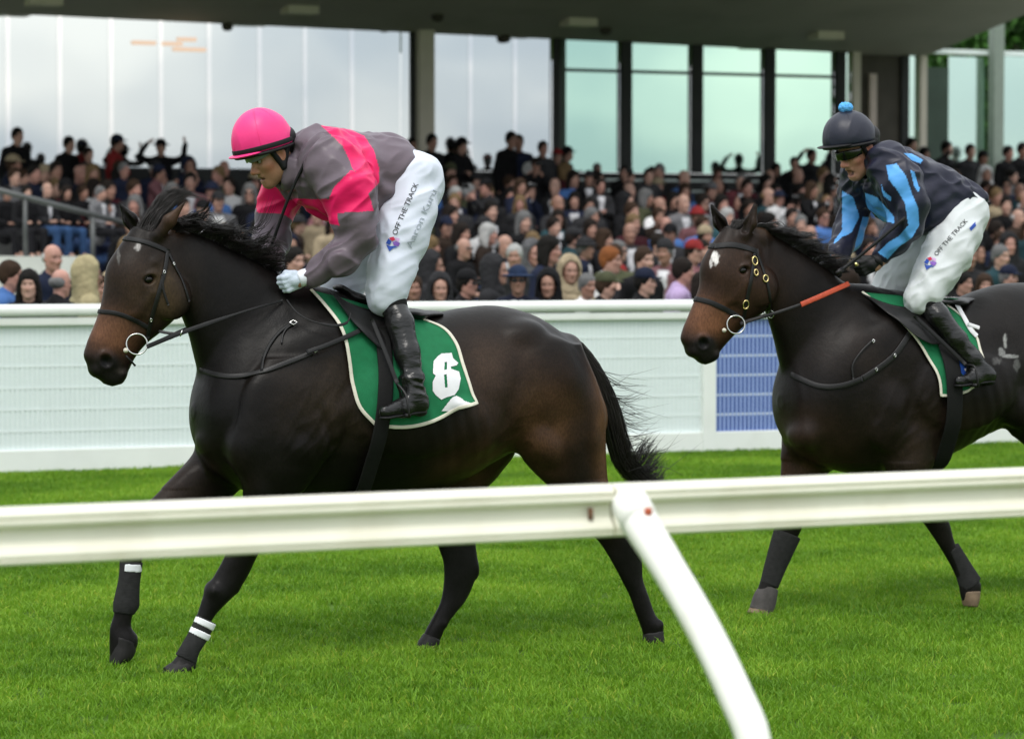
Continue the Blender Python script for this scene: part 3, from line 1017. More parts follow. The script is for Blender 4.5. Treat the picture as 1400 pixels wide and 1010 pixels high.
    for (rows, dy, m_, nm) in D['wraps']:
        r_ = g.rows([(xl, yl, xr, yr, hw, dy) for (xl, yl, xr, yr, hw) in rows])
        arr = np.array(r_)
        hs = Solid((arr[:, [0, 2]].min() - .03, ym + dy - .07, arr[:, [1, 3]].min() - .03), (arr[:, [0, 2]].max() + .03, ym + dy + .07, arr[:, [1, 3]].max() + .03), .0045)
        hs.loft(r_, .001)
        hv, hf = hs.mesh()
        mesh_obj(nm, hv, hf, m_, body)
    S0 = Solid((x_lo, ym - .40, .5), (x_hi, ym + .40, 1.98), .02)
    S0.loft(g.rows(trunk_rows(D['trunk'])), .02, egg=-.08, axis=(1, 0))
    v0, f0 = S0.mesh()
    g.trunk_bvh = BVHTree.FromPolygons([Vector(v) for v in v0], [tuple(f) for f in f0])
    return g, body, bvh, V, F

B1 = (.0042, .0034, .0030)
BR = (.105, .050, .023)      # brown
BR2 = (.058, .029, .015)
H1 = dict(
    ym=11.82, root_px=520, fold_at=((420, 575), (690, 600)), rib_at=(590, 590), base_col=B1,
    label='dark bay racehorse with black bandaged forelegs wearing the green number cloth',
    trunk=[(264, 553, 572, .03), (268, 530, 595, .10), (280, 495, 628, .175), (305, 455, 655, .225), (340, 425, 673, .25), (385, 398, 684, .265), (430, 390, 688, .275), (480, 405, 687, .29), (530, 421, 682, .30),
           (580, 428, 673, .30), (630, 421, 655, .285), (680, 417.5, 625, .275), (725, 429, 600, .265), (765, 455, 600, .235), (795, 492, 605, .19), (815, 535, 600, .12)],
    neck=[(238, 314, 395, .058), (250, 313, 432, .068), (262, 316, 466, .08), (271, 319, 508, .09), (285, 324, 550, .10), (300, 331, 580, .112), (330, 347, 610, .13), (370, 368, 640, .15), (415, 388, 650, .16)],
    head=[(180, 316, 248, 326, .055, 0), (161, 338, 258, 372, .092, 0), (144, 364, 255, 405, .108, 0), (140, 390, 244, 430, .100, 0), (136, 420, 220, 456, .080, 0), (128, 447, 198, 474, .066, 0),
          (118, 473, 185, 489, .060, 0), (113, 490, 179, 501, .060, 0), (118, 507, 175, 511, .052, 0), (126, 519, 170, 518, .042, 0), (140, 526, 156, 526, .025, 0)],
    legs=[([(560, 330, 450, .07, -.17), (600, 318, 432, .08, -.19), (640, 323, 408, .08, -.19), (687, 332, 392, .066, -.18), (720, 322, 374, .055, -.17), (765, 304, 350, .045, -.16), (790, 290, 338, .046), (812, 278, 323, .044),
            (830, 272, 305, .034), (845, 267, 292, .028), (865, 259, 283, .027), (885, 248, 272, .034), (900, 238, 270, .029), (912, 226, 268, .04), (924, 213, 264, .044)], -.15),
          ([(590, 274, 350, .07, .16), (620, 263, 345, .075, .15), (645, 242, 338, .07), (670, 217, 328, .066), (690, 196, 305, .06), (706, 184, 262, .052), (724, 173, 228, .046), (744, 167, 208, .038), (768, 165, 194, .027),
            (791, 163, 191, .026), (810, 159, 190, .03), (826, 155.5, 189.5, .033), (840, 155, 182, .026), (857, 150, 180, .028), (872, 149, 189, .04), (888, 149, 186, .042), (900, 150, 170, .035)], .13),
          ([(470, 690, 795, .10, -.12), (520, 688, 812, .11, -.14), (560, 690, 823, .108), (600, 700, 828, .098), (620, 711, 829, .092), (650, 736, 831, .078), (670, 757, 833, .066), (700, 785, 846, .055), (725, 806, 863, .046),
            (745, 823, 875, .042), (770, 838, 878, .034), (791, 849, 879, .029), (815, 861, 887, .026), (840, 870, 896, .028), (856, 876, 907, .034), (866, 879, 907, .031), (878, 881, 906, .037)], -.15),
          ([(560, 620, 720, .09), (620, 590, 705, .09), (650, 586, 683, .08), (677, 586, 659, .07), (710, 592, 648, .056), (749, 600, 651, .043), (768, 606, 653, .042), (781, 607, 653, .041), (800, 606, 647, .035),
            (821, 602, 637, .029), (840, 593, 622, .027), (856, 584, 610, .031), (870, 577, 604, .031), (886, 568, 597, .04)], .13)],
    bumps=[(330, 615, -.205, .062, .072, .090, 0, .035), (289, 600, -.050, .060, .095, .085, 0, .035), (776, 476, 0, .055, .09, .06, 0, .06), (306, 600, .14, .075, .08, .085, 0, .03), (404, 610, -.262, .090, .050, .080, 30, .018), (352, 655, -.225, .06, .055, .13, -10, .016),
           (380, 505, -.165, .08, .065, .16, 25, .05), (455, 485, -.19, .15, .06, .13, 0, .10), (750, 515, -.205, .13, .07, .17, 0, .06), (715, 458, -.165, .09, .06, .055, -10, .05), (800, 585, -.185, .05, .05, .17, -10, .03),
           (650, 585, -.225, .09, .055, .09, 0, .07), (742, 606, -.20, .07, .06, .11, -35, .03), (560, 560, -.27, .22, .05, .16, 0, .10), (440, 585, -.235, .07, .05, .11, 0, .05),
           (290, 806, -.15, .030, .050, .036, 0, .02), (321, 803, -.15, .020, .030, .026, 0, .012), (871, 744, -.15, .020, .030, .050, 18, .012), (648, 776, .13, .022, .030, .050, -8, .012), (184, 722, .13, .032, .048, .04, 0, .02),
           (901, 853, -.15, .018, .030, .020, 0, .010), (606, 852, .13, .018, .030, .020, 0, .010)],
    plates=[[(490, 362, 462, .04, -.215), (525, 334, 476, .066, -.228), (565, 325, 478, .072, -.236), (600, 319, 465, .072, -.238), (640, 322, 438, .066, -.228), (675, 338, 412, .05, -.205)]],
    dents=[(640, 478, -.36, .06, .08, .06, 0, .08), (706, 560, -.335, .016, .05, .16, 6, .05)],
    ridges=[([(392, 640, -.285, .005), (378, 660, -.295, .008), (372, 685, -.285, .006)], .02, 'sub', 1), ([(440, 560, -.275, .005), (458, 610, -.285, .009), (438, 655, -.28, .008)], .03, 'sub', 1),
            ([(866, 770, -.175, .006), (872, 795, -.178, .009), (884, 835, -.176, .007)], .008, 'sub', 1), ([(634, 800, .098, .006), (624, 822, .102, .009), (606, 848, .104, .007)], .008, 'sub', 1)],
    face=[(197, 377, .098, .030, .016, .020, -25, .012, 'add'), (195, 382, .106, .024, .018, .0175, -25, .010, 'sub'), 
          (228, 408, .082, .075, .028, .085, 0, .03, 'add'), (185, 448, .085, .03, .016, .045, -25, .03, 'sub'),
          (141, 491, .048, .036, .024, .042, -18, .012, 'add'), (139, 493, .074, .027, .026, .033, -30, .007, 'sub'), (131, 506, .012, .022, .032, .022, -15, .03, 'add'), (162, 513, .014, .026, .030, .018, -15, .02, 'add'), (229, 332, 0, .065, .055, .060, 0, .03, 'add')],
    face_lines=[([(200, 400, .094, .009), (180, 428, .070, .007)], .03, 'add', 1), ([(178, 494, .060, .004), (162, 501, .062, .005), (150, 511, .058, .006), (142, 522, .045, .005)], .004, 'sub', 1),
                ([(215, 345, .05, .006), (204, 358, .085, .008)], .03, 'add', 1)],
    ears=[((216, 322, -.065), (232, 302, -.075), (253, 276, -.085), .030, .02, (.004, .028, .012)), ((190, 320, .045), (178, 300, .055), (164, 279, .062), .030, .02, (-.014, -.016, .003))],
    eye=(195, 382, .088),
    hooves=[([(246, 904, 268, 912, .038), (226, 913, 267, 922, .045), (208, 925, 262, 929, .050)], -.15, M_hoof), ([(149, 877, 190, 868, .045), (147.5, 889, 190, 880, .047), (146.5, 899, 183, 893, .049), (147, 908, 165, 907, .047)], .13, M_hoof),
            ([(879, 864, 907, 862, .037), (879, 874, 908, 872, .043), (880, 882, 909, 880, .045)], -.15, M_hoof), ([(578, 868, 603, 872, .037), (570, 880, 600, 884, .043), (565, 890, 598, 892, .045)], .13, M_hoof)],
    wraps=[([(163, 767, 196, 767, .031), (161.5, 791, 192.5, 791, .030), (157.5, 810, 191.5, 810, .033), (154, 826, 191, 826, .036), (154, 838, 184, 838, .030)], .13, M_bandage, 'leg_bandage'),
           ([(163.8, 770, 194.8, 770, .0325), (163.2, 781, 194.2, 781, .032)], .13, M_tape, 'white_tape'),
           ([(268, 841, 296, 851, .031), (258, 863, 285, 872, .030), (246, 884, 274, 890, .036), (238, 897, 270, 905, .033)], -.15, M_bandage, 'leg_bandage'),
           ([(267.5, 842, 296, 853, .033), (264, 850, 291.5, 862, .0325)], -.15, M_tape, 'white_tape'), ([(261, 856, 289, 868, .0325), (257.5, 864, 285, 876, .032)], -.15, M_tape, 'white_tape')],
    patches=[(152, 455, 36, 36, (.125, .055, .029), 1.0), (185, 395, 60, 60, (.034, .021, .014), .8), (215, 400, 22, 42, (.055, .036, .018), .7), (232, 300, 22, 26, (.052, .028, .016), .9), (140, 497, 28, 18, (.012, .010, .010), 1.0), (150, 516, 30, 14, (.012, .010, .010), .8), (139, 494, 6.5, 8, (.002, .002, .002), 1.0), (163, 506, 8, 4, (.10, .08, .075), .5),  # near-black spot paints shade into the nostril, small pale spot a lip highlight
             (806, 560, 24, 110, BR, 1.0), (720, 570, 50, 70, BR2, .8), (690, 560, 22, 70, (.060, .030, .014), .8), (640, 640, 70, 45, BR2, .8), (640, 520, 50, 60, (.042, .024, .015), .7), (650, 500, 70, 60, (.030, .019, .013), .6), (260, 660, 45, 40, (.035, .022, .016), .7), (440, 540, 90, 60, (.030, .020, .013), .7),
             (690, 425, 60, 22, (.016, .014, .0135), .6), (250, 860, 90, 90, (.012, .011, .011), .9), (720, 800, 260, 60, (.010, .009, .009), .9)],  # the croup patch is grey sheen painted into the coat
    marks=[(189, 338, 5, 5, .09, (.34, .32, .31)), (162, 350, 2.5, 11, .2, (.09, .085, .08))],
)

def mh(p):        # the second horse's head in the first one's measures
    return (930 + (p[0] - 113) * .893, 466 + (p[1] - 490) * .893) + tuple(p[2:])
def mt(p):        # the second horse's trunk likewise
    return (1066 + (p[0] - 265) * .86, 392 + (p[1] - 390) * .86) + tuple(p[2:])
H2 = dict(
    ym=12.34, root_px=1290, fold_at=((1215, 580), (1372, 560)), rib_at=(1320, 560), base_col=(.0054, .0040, .0033),
    label='dark brown racehorse with a white star and orange rein grips',
    trunk=[(1066, 540, 558, .03), (1070, 517, 578, .10), (1083, 485, 608, .17), (1105, 445, 628, .22), (1140, 408, 642, .25), (1175, 393, 648, .265), (1215, 396, 648, .275), (1255, 408, 640, .285), (1295, 412, 620, .29),
           (1335, 398, 598, .285), (1375, 388, 580, .275), (1415, 386, 572, .27), (1455, 392, 572, .255), (1495, 412, 580, .23), (1525, 445, 580, .17), (1545, 490, 565, .1)],
    neck=[(1042, 311, 392, .058), (1052, 317, 435, .066), (1062, 323, 470, .078), (1071, 328, 505, .088), (1085, 337, 545, .10), (1100, 347, 575, .112), (1125, 365, 605, .13), (1155, 386, 630, .15), (1185, 394, 640, .16)],
    head=[(988, 317, 1047, 324, .055, 0), (970, 340, 1056, 368, .095, 0), (958, 364, 1054, 398, .108, 0), (957, 388, 1046, 424, .100, 0), (951, 409, 1023, 442, .080, 0), (942, 432, 1004, 459, .066, 0),
          (933, 455, 991, 471, .060, 0), (930, 467, 985, 478, .060, 0), (935, 481, 981, 486, .052, 0), (943, 491, 975, 491, .042, 0), (953, 497, 966, 497, .025, 0)],
    legs=[([(570, 1190, 1290, .07, -.17), (600, 1198, 1290, .08, -.19), (625, 1206, 1282, .078, -.19), (651, 1214, 1268, .066, -.18), (680, 1236, 1281, .053), (700, 1252, 1291, .047), (716, 1264, 1298, .043), (735, 1277, 1303, .033),
            (752, 1288, 1309, .028), (779, 1303, 1327, .028), (800, 1311, 1341, .034), (812, 1313, 1340, .031), (822, 1316, 1335, .034)], -.15),
          ([(570, 1078, 1165, .07, .16), (600, 1071, 1155, .075, .15), (617, 1069, 1148, .07), (636, 1068, 1140, .066), (655, 1067, 1126, .06), (685, 1064, 1110, .05), (705, 1062, 1101, .045), (727, 1058, 1094, .042), (750, 1052, 1082, .032),
            (775, 1046, 1071, .027), (798, 1038, 1062, .027), (815, 1031, 1060, .032), (830, 1026, 1057, .034), (840, 1021, 1055, .04)], .12),
          ([(470, 1400, 1530, .10, -.12), (520, 1392, 1545, .11, -.14), (560, 1385, 1550, .108), (584, 1378, 1548, .1), (607, 1402, 1545, .088), (640, 1435, 1540, .072), (680, 1465, 1540, .055), (715, 1490, 1545, .042), (760, 1508, 1540, .03), (800, 1518, 1545, .027), (822, 1520, 1552, .034), (838, 1522, 1552, .04)], -.15),
          ([(540, 1420, 1510, .09), (600, 1425, 1500, .085), (640, 1428, 1485, .07), (690, 1432, 1472, .05), (730, 1438, 1478, .042), (770, 1432, 1460, .03), (810, 1418, 1442, .028), (826, 1412, 1438, .032), (838, 1408, 1438, .04)], .13)],
    bumps=[mt(b[:2]) + b[2:] for b in H1['bumps'] if b[0] not in (352, 330, 404, 289) and b[1] < 700] + [(1098, 592, -.085, .07, .10, .075, 0, .05), (1215, 590, -.225, .10, .05, .09, 30, .04), (1240, 632, -.20, .06, .05, .09, 30, .03)],
    dents=[mt(b[:2]) + b[2:] for b in H1['dents']],
    ridges=[([(1205, 555, -.28, .005), (1200, 590, -.285, .008), (1212, 625, -.28, .006)], .03, 'sub', 1)],
    face=[mh(b[:2]) + b[2:] for b in H1['face']],
    face_lines=[([mh(p[:2]) + p[2:] for p in l[0]],) + l[1:] for l in H1['face_lines']],
    ears=[((1018, 322, -.060), (1026, 305, -.062), (1034, 276, -.066), .032, .02, (-.018, -.016, .003)), ((994, 320, .045), (984, 304, .052), (973, 281, .058), .032, .02, (-.014, -.016, .003))],
    eye=(1003.5, 369.5, .088),
    hooves=[([(1314, 808, 1340, 806, .037), (1315, 818, 1339, 818, .042), (1317, 827, 1336, 829, .042)], -.15, M_hoof_pale), ([(1028, 828, 1056, 834, .038), (1020, 840, 1056, 845, .048)], .12, M_hoof_pale),
            ([(1520, 826, 1552, 826, .037), (1520, 842, 1554, 842, .043)], -.15, M_hoof), ([(1411, 828, 1438, 828, .037), (1406, 843, 1438, 843, .043)], .13, M_hoof)],
    wraps=[([(1040, 799, 1064, 805, .030), (1030, 815, 1062, 820, .036), (1024, 833, 1058, 838, .040)], .12, M_bandage_lt, 'leg_boot'),
           ([(1057, 727, 1096, 731, .0445), (1050, 752, 1084, 757, .036), (1044, 775, 1073, 781, .0305), (1039, 796, 1064, 803, .0295)], .12, M_bandage, 'leg_bandage'),
           ([(1289, 752, 1312, 746, .031), (1303, 779, 1329, 773, .031), (1310, 802, 1344, 796, .037)], -.15, M_bandage, 'leg_bandage')],
    patches=[mh((152, 456)) + (36, 34, (.135, .058, .029), 1.0), mh((190, 395)) + (60, 55, (.036, .019, .012), .85), mh((140, 497)) + (27, 16, (.012, .010, .010), 1.0), mh((139, 494)) + (6, 7, (.002, .002, .002), 1.0), mh((163, 506)) + (7, 4, (.10, .08, .075), .5), mh((150, 516)) + (28, 13, (.012, .010, .010), .8),  # nostril shade and lip highlight painted in as on the first horse
             (1040, 300, 20, 22, (.06, .034, .02), .8), (1100, 640, 50, 40, (.055, .028, .018), .8), (1230, 600, 70, 60, (.030, .019, .013), .7), (1090, 590, 40, 40, (.030, .018, .013), .7), (1150, 480, 70, 60, (.018, .013, .011), .6),
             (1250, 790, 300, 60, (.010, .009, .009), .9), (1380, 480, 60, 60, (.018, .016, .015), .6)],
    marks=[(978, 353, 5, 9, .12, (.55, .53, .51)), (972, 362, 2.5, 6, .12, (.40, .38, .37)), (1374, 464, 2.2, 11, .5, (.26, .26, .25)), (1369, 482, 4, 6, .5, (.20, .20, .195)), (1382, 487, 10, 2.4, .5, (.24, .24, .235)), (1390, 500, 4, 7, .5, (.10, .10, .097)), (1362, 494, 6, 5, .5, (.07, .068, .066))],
)
g1, horse1, bvh1, V1, F1 = make_horse(H1)
g2, horse2, bvh2, V2, F2 = make_horse(H2)

# ------------------------------------------------------------------ manes, forelocks, tails
def hair(name, parent, roots, seed, m_=None):
    """roots: (root pt, direction pts..., radius) already as lists of control points"""
    paths, rads = roots
    v, f = strands_vf(paths, rads)
    return mesh_obj(name, v, f, m_ or M_hair, parent)

def mane(g, body, crest, n, seed, length, lift, sweep, side=-.02):
    r = np.random.default_rng(seed)
    cr = np.array([g.P(x, y) for x, y in crest])
    base = spline(cr, 200)
    paths, rads = [], []
    n_l = n // 14
    for q_ in range(n_l):
        u0 = r.random()
        L0 = length * r.uniform(.55, 1.3) * (0.75 + .5 * math.sin(u0 * 3.1))
        up0, dir0, sd0, tip0 = lift * r.uniform(.15, 1.6), sweep * r.uniform(.5, 1.3), r.normal(-.35, .45), r.normal(.3, .4)
        for i in range(14):
            u = np.clip(u0 + r.normal(0, .012), 0, 1)
            b = base[int(u * 199)] + np.array([0, r.uniform(-.022, .012), -.012])
            L = L0 * r.uniform(.8, 1.12); up = up0 + r.normal(0, .06); dx = dir0 + r.normal(0, .05); sd = sd0 + r.normal(0, .07)
            pts = [b, b + np.array([dx * .35 * L, sd * .15 * L - .012, up * .50 * L]), b + np.array([dx * .75 * L, sd * .45 * L - .02, up * .62 * L]),
                   b + np.array([dx * 1.08 * L, sd * .75 * L - .025, up * (.45 + tip0 * .5) * L + r.normal(0, .004)])]
            paths.append(spline(pts, 8)); rads.append(r.uniform(.0011, .0022))
    return hair('mane', body, (paths, rads), seed)
mane(g1, horse1, [(228, 318), (245, 312), (268, 317), (295, 328), (330, 347), (355, 358), (372, 368)], 1500, 11, .115, .75, .62)
mane(g2, horse2, [(1040, 311), (1064, 323), (1094, 342), (1120, 360), (1138, 373)], 1300, 12, .105, .35, .80)

def lock(g, body, starts, ends, mids, n, seed, name='forelock', spread=.02, rad=(.0012, .0024)):
    r = np.random.default_rng(seed)
    paths, rads = [], []
    for i in range(n):
        j = r.random()
        def pick(L):
            a = np.array([g.P(*p) for p in L]); 
            return spline(a, 20)[int(j * 19)] if len(a) > 1 else a[0]
        pts = [pick(starts) + r.normal(0, spread * .4, 3)] + [pick(m_) + r.normal(0, spread * .7, 3) for m_ in mids] + [pick(ends) + r.normal(0, spread, 3)]
        paths.append(spline(pts, 10)); rads.append(r.uniform(*rad))
    return hair(name, body, (paths, rads), seed)
# the first horse's forelock is blown up and back between the ears
lock(g1, horse1, [(182, 322, -.01), (212, 318, -.04)], [(236, 258, 0), (262, 262, -.03)], [[(200, 297, 0), (220, 300, -.03)], [(218, 272, 0), (238, 278, -.03)]], 420, 3, spread=.012)
lock(g1, horse1, [(225, 262, 0), (238, 262, 0)], [(256, 263, -.02), (292, 274, -.02)], [[(240, 258, 0), (252, 266, 0)]], 40, 4, spread=.008, rad=(.0007, .0014))
lock(g2, horse2, [(1000, 318, .01), (1022, 316, -.03)], [(990, 330, 0), (1005, 328, -.03)], [[(1004, 303, 0), (1016, 304, -.03)], [(998, 312, 0), (1008, 314, -.03)]], 200, 5, spread=.008)
lock(g2, horse2, [(1030, 312, -.02), (1040, 312, -.02)], [(1056, 316, -.04), (1066, 312, -.04)], [[(1040, 306, -.03), (1050, 308, -.03)]], 60, 6, spread=.006)

def tail(g, body, spine, width, n, seed, fly):
    r = np.random.default_rng(seed)
    sp = np.array([g.P(x, y, dy) for x, y, dy in spine])
    base = spline(sp, 60)
    paths, rads = [], []
    for i in range(n):
        o = r.normal(0, 1, 3); o /= np.linalg.norm(o) / r.uniform(.2, 1) ** .5
        e = int(r.uniform(38, 59)) if r.random() < .6 else 59
        st = int(r.uniform(0, 14))
        idx = np.linspace(st, e, 11).astype(int)
        w = np.interp(idx, [0, 8, 30, 59], [.012, .03, width, width * .75])
        p = base[idx] + o[None] * w[:, None]
        fl = np.linspace(0, 1, 11)[:, None] ** 2.2
        p = p + fl * (np.array([r.uniform(-.15, 1.0), r.uniform(-.3, .3), r.uniform(-.5, .4)]) * fly * r.uniform(.2, 1.2))
        paths.append(p); rads.append(r.uniform(.0014, .0028))
    for i in range(int(n * .10)):     # strands flying off behind
        st = int(r.uniform(18, 55))
        b = base[st] + r.normal(0, width * .5, 3)
        L = r.uniform(.10, .28)
        dz = np.interp(st, [18, 40, 55], [-.35, -.1, .35]) + r.normal(0, .22)
        pts = [b, b + np.array([L * .45, 0, dz * .5 * L - .01]), b + np.array([L, r.normal(0, .05), dz * L + r.normal(0, .03)])]
        paths.append(spline(pts, 9)); rads.append(r.uniform(.0009, .0018))
    return hair('tail', body, (paths, rads), seed)
tail(g1, horse1, [(766, 457, 0), (785, 470, 0), (808, 500, 0), (828, 545, 0), (840, 595, 0), (850, 630, 0), (872, 655, 0), (893, 672, 0)], .050, 1200, 21, .06)
lock(g1, horse1, [(862, 640, 0), (885, 668, 0)], [(890, 592, 0), (912, 652, 0)], [[(872, 618, 0), (902, 662, 0)]], 170, 22, name='tail_tuft', spread=.022)
tail(g2, horse2, [(1520, 440, 0), (1545, 455, 0), (1570, 500, 0), (1590, 560, 0), (1605, 620, 0)], .05, 500, 23, .05)
# ================================================================== TACK
def surf(bvh, px, py, off=.003):
    """point and normal of a skin seen at a picture point"""
    r = ray(px, py); r = r / np.linalg.norm(r)
    hit = bvh.ray_cast(Vector(_C), Vector(r), 60)
    if hit[0] is None: return None, None
    n = np.array(hit[1]); 
    if n @ r > 0: n = -n
    return np.array(hit[0]) + n * off, n

def strap_on(bvh, pxs, width, thick, n=24, off=.002, ref=None):
    """ribbon lying on the skin along picture points"""
    q = spline(np.array(pxs, float), n)
    P_, N_ = [], []
    for x, y in q:
        a, b = surf(bvh, x, y, off)
        if a is None: continue
        P_.append(a); N_.append(b)
    P_, N_ = np.array(P_), np.array(N_)
    for _ in range(2):
        P_[1:-1] = .5 * P_[1:-1] + .25 * (P_[:-2] + P_[2:]); N_[1:-1] = .5 * N_[1:-1] + .25 * (N_[:-2] + N_[2:])
    return ribbon_vf(P_, N_, width, thick), P_, N_

def mirror_y(v, ym): 
    v = np.array(v); v[:, 1] = 2 * ym - v[:, 1]; return v

def both(name, vf, m_, parent, ym):
    v, f = vf
    mesh_obj(name, v, ensure_out(v, f), m_, parent)
    w = mirror_y(v, ym)
    mesh_obj(name, w, ensure_out(w, f), m_, parent)

def torus_vf(c, R_, r_, ax, n=24, k=8, squash=1.0):
    ax = np.array(ax, float); ax /= np.linalg.norm(ax)
    u = np.cross(ax, (0, 0, 1.0)); u /= np.linalg.norm(u); w = np.cross(ax, u)
    v = []
    for i in range(n):
        a = 2 * math.pi * i / n
        d = u * math.cos(a) * squash + w * math.sin(a)
        for j in range(k):
            b = 2 * math.pi * j / k
            v.append(np.array(c) + d * (R_ + r_ * math.cos(b)) + ax * r_ * math.sin(b))
    f = [(i * k + j, i * k + (j + 1) % k, ((i + 1) % n) * k + (j + 1) % k, ((i + 1) % n) * k + j) for i in range(n) for j in range(k)]
    return v, ensure_out(v, f)

def head_band(bvh, g, pxs, width, thick, n=30):
    """strap across the face: the near half traced, the far half its mirror"""
    (v, f), P_, N_ = strap_on(bvh, pxs, width, thick, n)
    return (v, f)

def make_bridle(g, bvh, T, label):
    c = g.P(*T['poll'])
    root = empty('bridle', c, label, 'bridle', 'bridles')
    ym = g.ym
    for nm, pxs, w in T['straps']:
        vf, P_, N_ = strap_on(bvh, pxs, w, .004)
        both(nm, vf, M_leather_dry if nm in ('browband', 'noseband') else M_leather, root, ym)
        if nm in ('browband', 'noseband'):      # the piece across the midline
            a = P_[0]; b = a.copy(); b[1] = 2 * ym - a[1]
            na = N_[0]; nb = na.copy(); nb[1] = -na[1]
            pts, nn = [], []
            for t in np.linspace(0, 1, 9):
                q = a * (1 - t) + b * t
                tgt = np.array([q[0] + .20, q[1], q[2] - .10])
                st = np.array([q[0] - .2, q[1], q[2] + .10])
                d = (tgt - st) / np.linalg.norm(tgt - st)
                h = bvh.ray_cast(Vector(st), Vector(d), 1)
                if h[0] is None: continue
                pts.append(np.array(h[0]) + np.array(h[1]) * .002); nn.append(np.array(h[1]))
            if len(pts) > 3:
                v, f = ribbon_vf(pts, nn, w, .004)
                mesh_obj(nm, v, ensure_out(v, f), M_leather_dry, root)
    for px, py, r_, m_, sq in T['rings']:
        q, n = surf(bvh, px, py, .006)
        if q is None: q = g.P(px, py, -.06); n = np.array([0, -1, 0.])
        n = n * .6 + np.array([-.05, -1, .1]) * .4
        v, f = torus_vf(q, r_, .0042 if m_ is M_brass else .0026, n, squash=sq)
        mesh_obj('ring', v, f, m_, root)
        v2 = mirror_y(v, ym); mesh_obj('ring', v2, ensure_out(v2, f), m_, root)
    bx, by, br = T['bit']
    q, n = surf(bvh, bx, by, .012)
    if q is None: q = g.P(bx, by, -.075); 
    q = np.array([q[0], min(q[1] - .012, ym - .088), q[2]])
    v, f = torus_vf(q, br, .0036, (-.25, -1, .12))
    mesh_obj('bit_ring', v, f, M_steel, root)
    w = mirror_y(v, ym); mesh_obj('bit_ring', w, ensure_out(w, f), M_steel, root)
    k = g.P(*T['knob'])
    v, f = tube_vf([k + np.array([0, -.012, 0]), k + np.array([0, 0, 0]), k + np.array([0, .012, 0])], [.006, .011, .006], 10)
    mesh_obj('bit_end', v, f, M_trim, root)
    for a, b in T.get('bits', []):
        v, f = tube_vf([g.P(*a), g.P(*b)], .0045, 6); mesh_obj('bit_strap', v, f, M_leather, root)
    return root, q

def free_strap(name, pts, width, thick, m_, parent=None, origin=None, nrm=(-.2, -1, .25), n=40):
    p = spline(pts, n)
    v, f = ribbon_vf(p, np.tile(np.array(nrm, float), (n, 1)), width, thick)
    return mesh_obj(name, v, ensure_out(v, f), m_, parent, origin)

def ang_hit(bvh, c, ang, off):
    """skin point met from outside towards the body's axis; ang 0 = near side, 90 = up"""
    d = np.array([0, -math.cos(ang), math.sin(ang)])
    st = np.array(c) + d * .9
    h = bvh.ray_cast(Vector(st), Vector(-d), 1.2)
    if h[0] is None: return None, None
    return np.array(h[0]) + d * off, d

def wrap_band(name, bvh, g, px0, py0, px1, py1, zc_, width, m_, parent, off=.006, thick=.005, a0=55, a1=-235):
    """girth: down the near side, under the belly, up the far side"""
    A, B = g.P(px0, py0, -.28), g.P(px1, py1, -.15)
    P_, N_ = [], []
    for a in np.radians(np.linspace(a0, a1, 60)):
        s_ = np.clip((math.sin(math.radians(a0)) - math.sin(a)) / (math.sin(math.radians(a0)) + 1), 0, 1)
        X = A[0] + (B[0] - A[0]) * s_
        q, d = ang_hit(g.trunk_bvh, (X, g.ym, zc_), a, off)
        q2, d2 = ang_hit(bvh, (X, g.ym, zc_), a, off)
        if q is None: continue
        if q2 is not None and 0 < (q2 - q) @ d < .075: q = q2     # over the skin, but not out along a leg
        P_.append(q); N_.append(d)
    P_ = np.array(P_)
    for _ in range(3): P_[1:-1] = .5 * P_[1:-1] + .25 * (P_[:-2] + P_[2:])
    v, f = ribbon_vf(P_, N_, width, thick)
    return mesh_obj(name, v, ensure_out(v, f), m_, parent)

def side_hit(bvh, px, py, ym, dyp=-.28, off=.012):
    """skin of the near flank beside a picture point, met square on"""
    q = W(px, py, ym + dyp)
    h = bvh.ray_cast(Vector((q[0], ym - 1, q[2])), Vector((0, 1, 0)), 1.2)
    if h[0] is None: return None
    n = np.array(h[1]); n = n if n[1] < 0 else -n
    return np.array(h[0]) + np.array([0, -off, 0]) , n

def cloth_point(bvh, g, px, py, off):
    r = side_hit(bvh, px, py, g.ym, -.28, off)
    if r is None:
        q = W(px, py, g.ym - .10); return q
    return r[0]

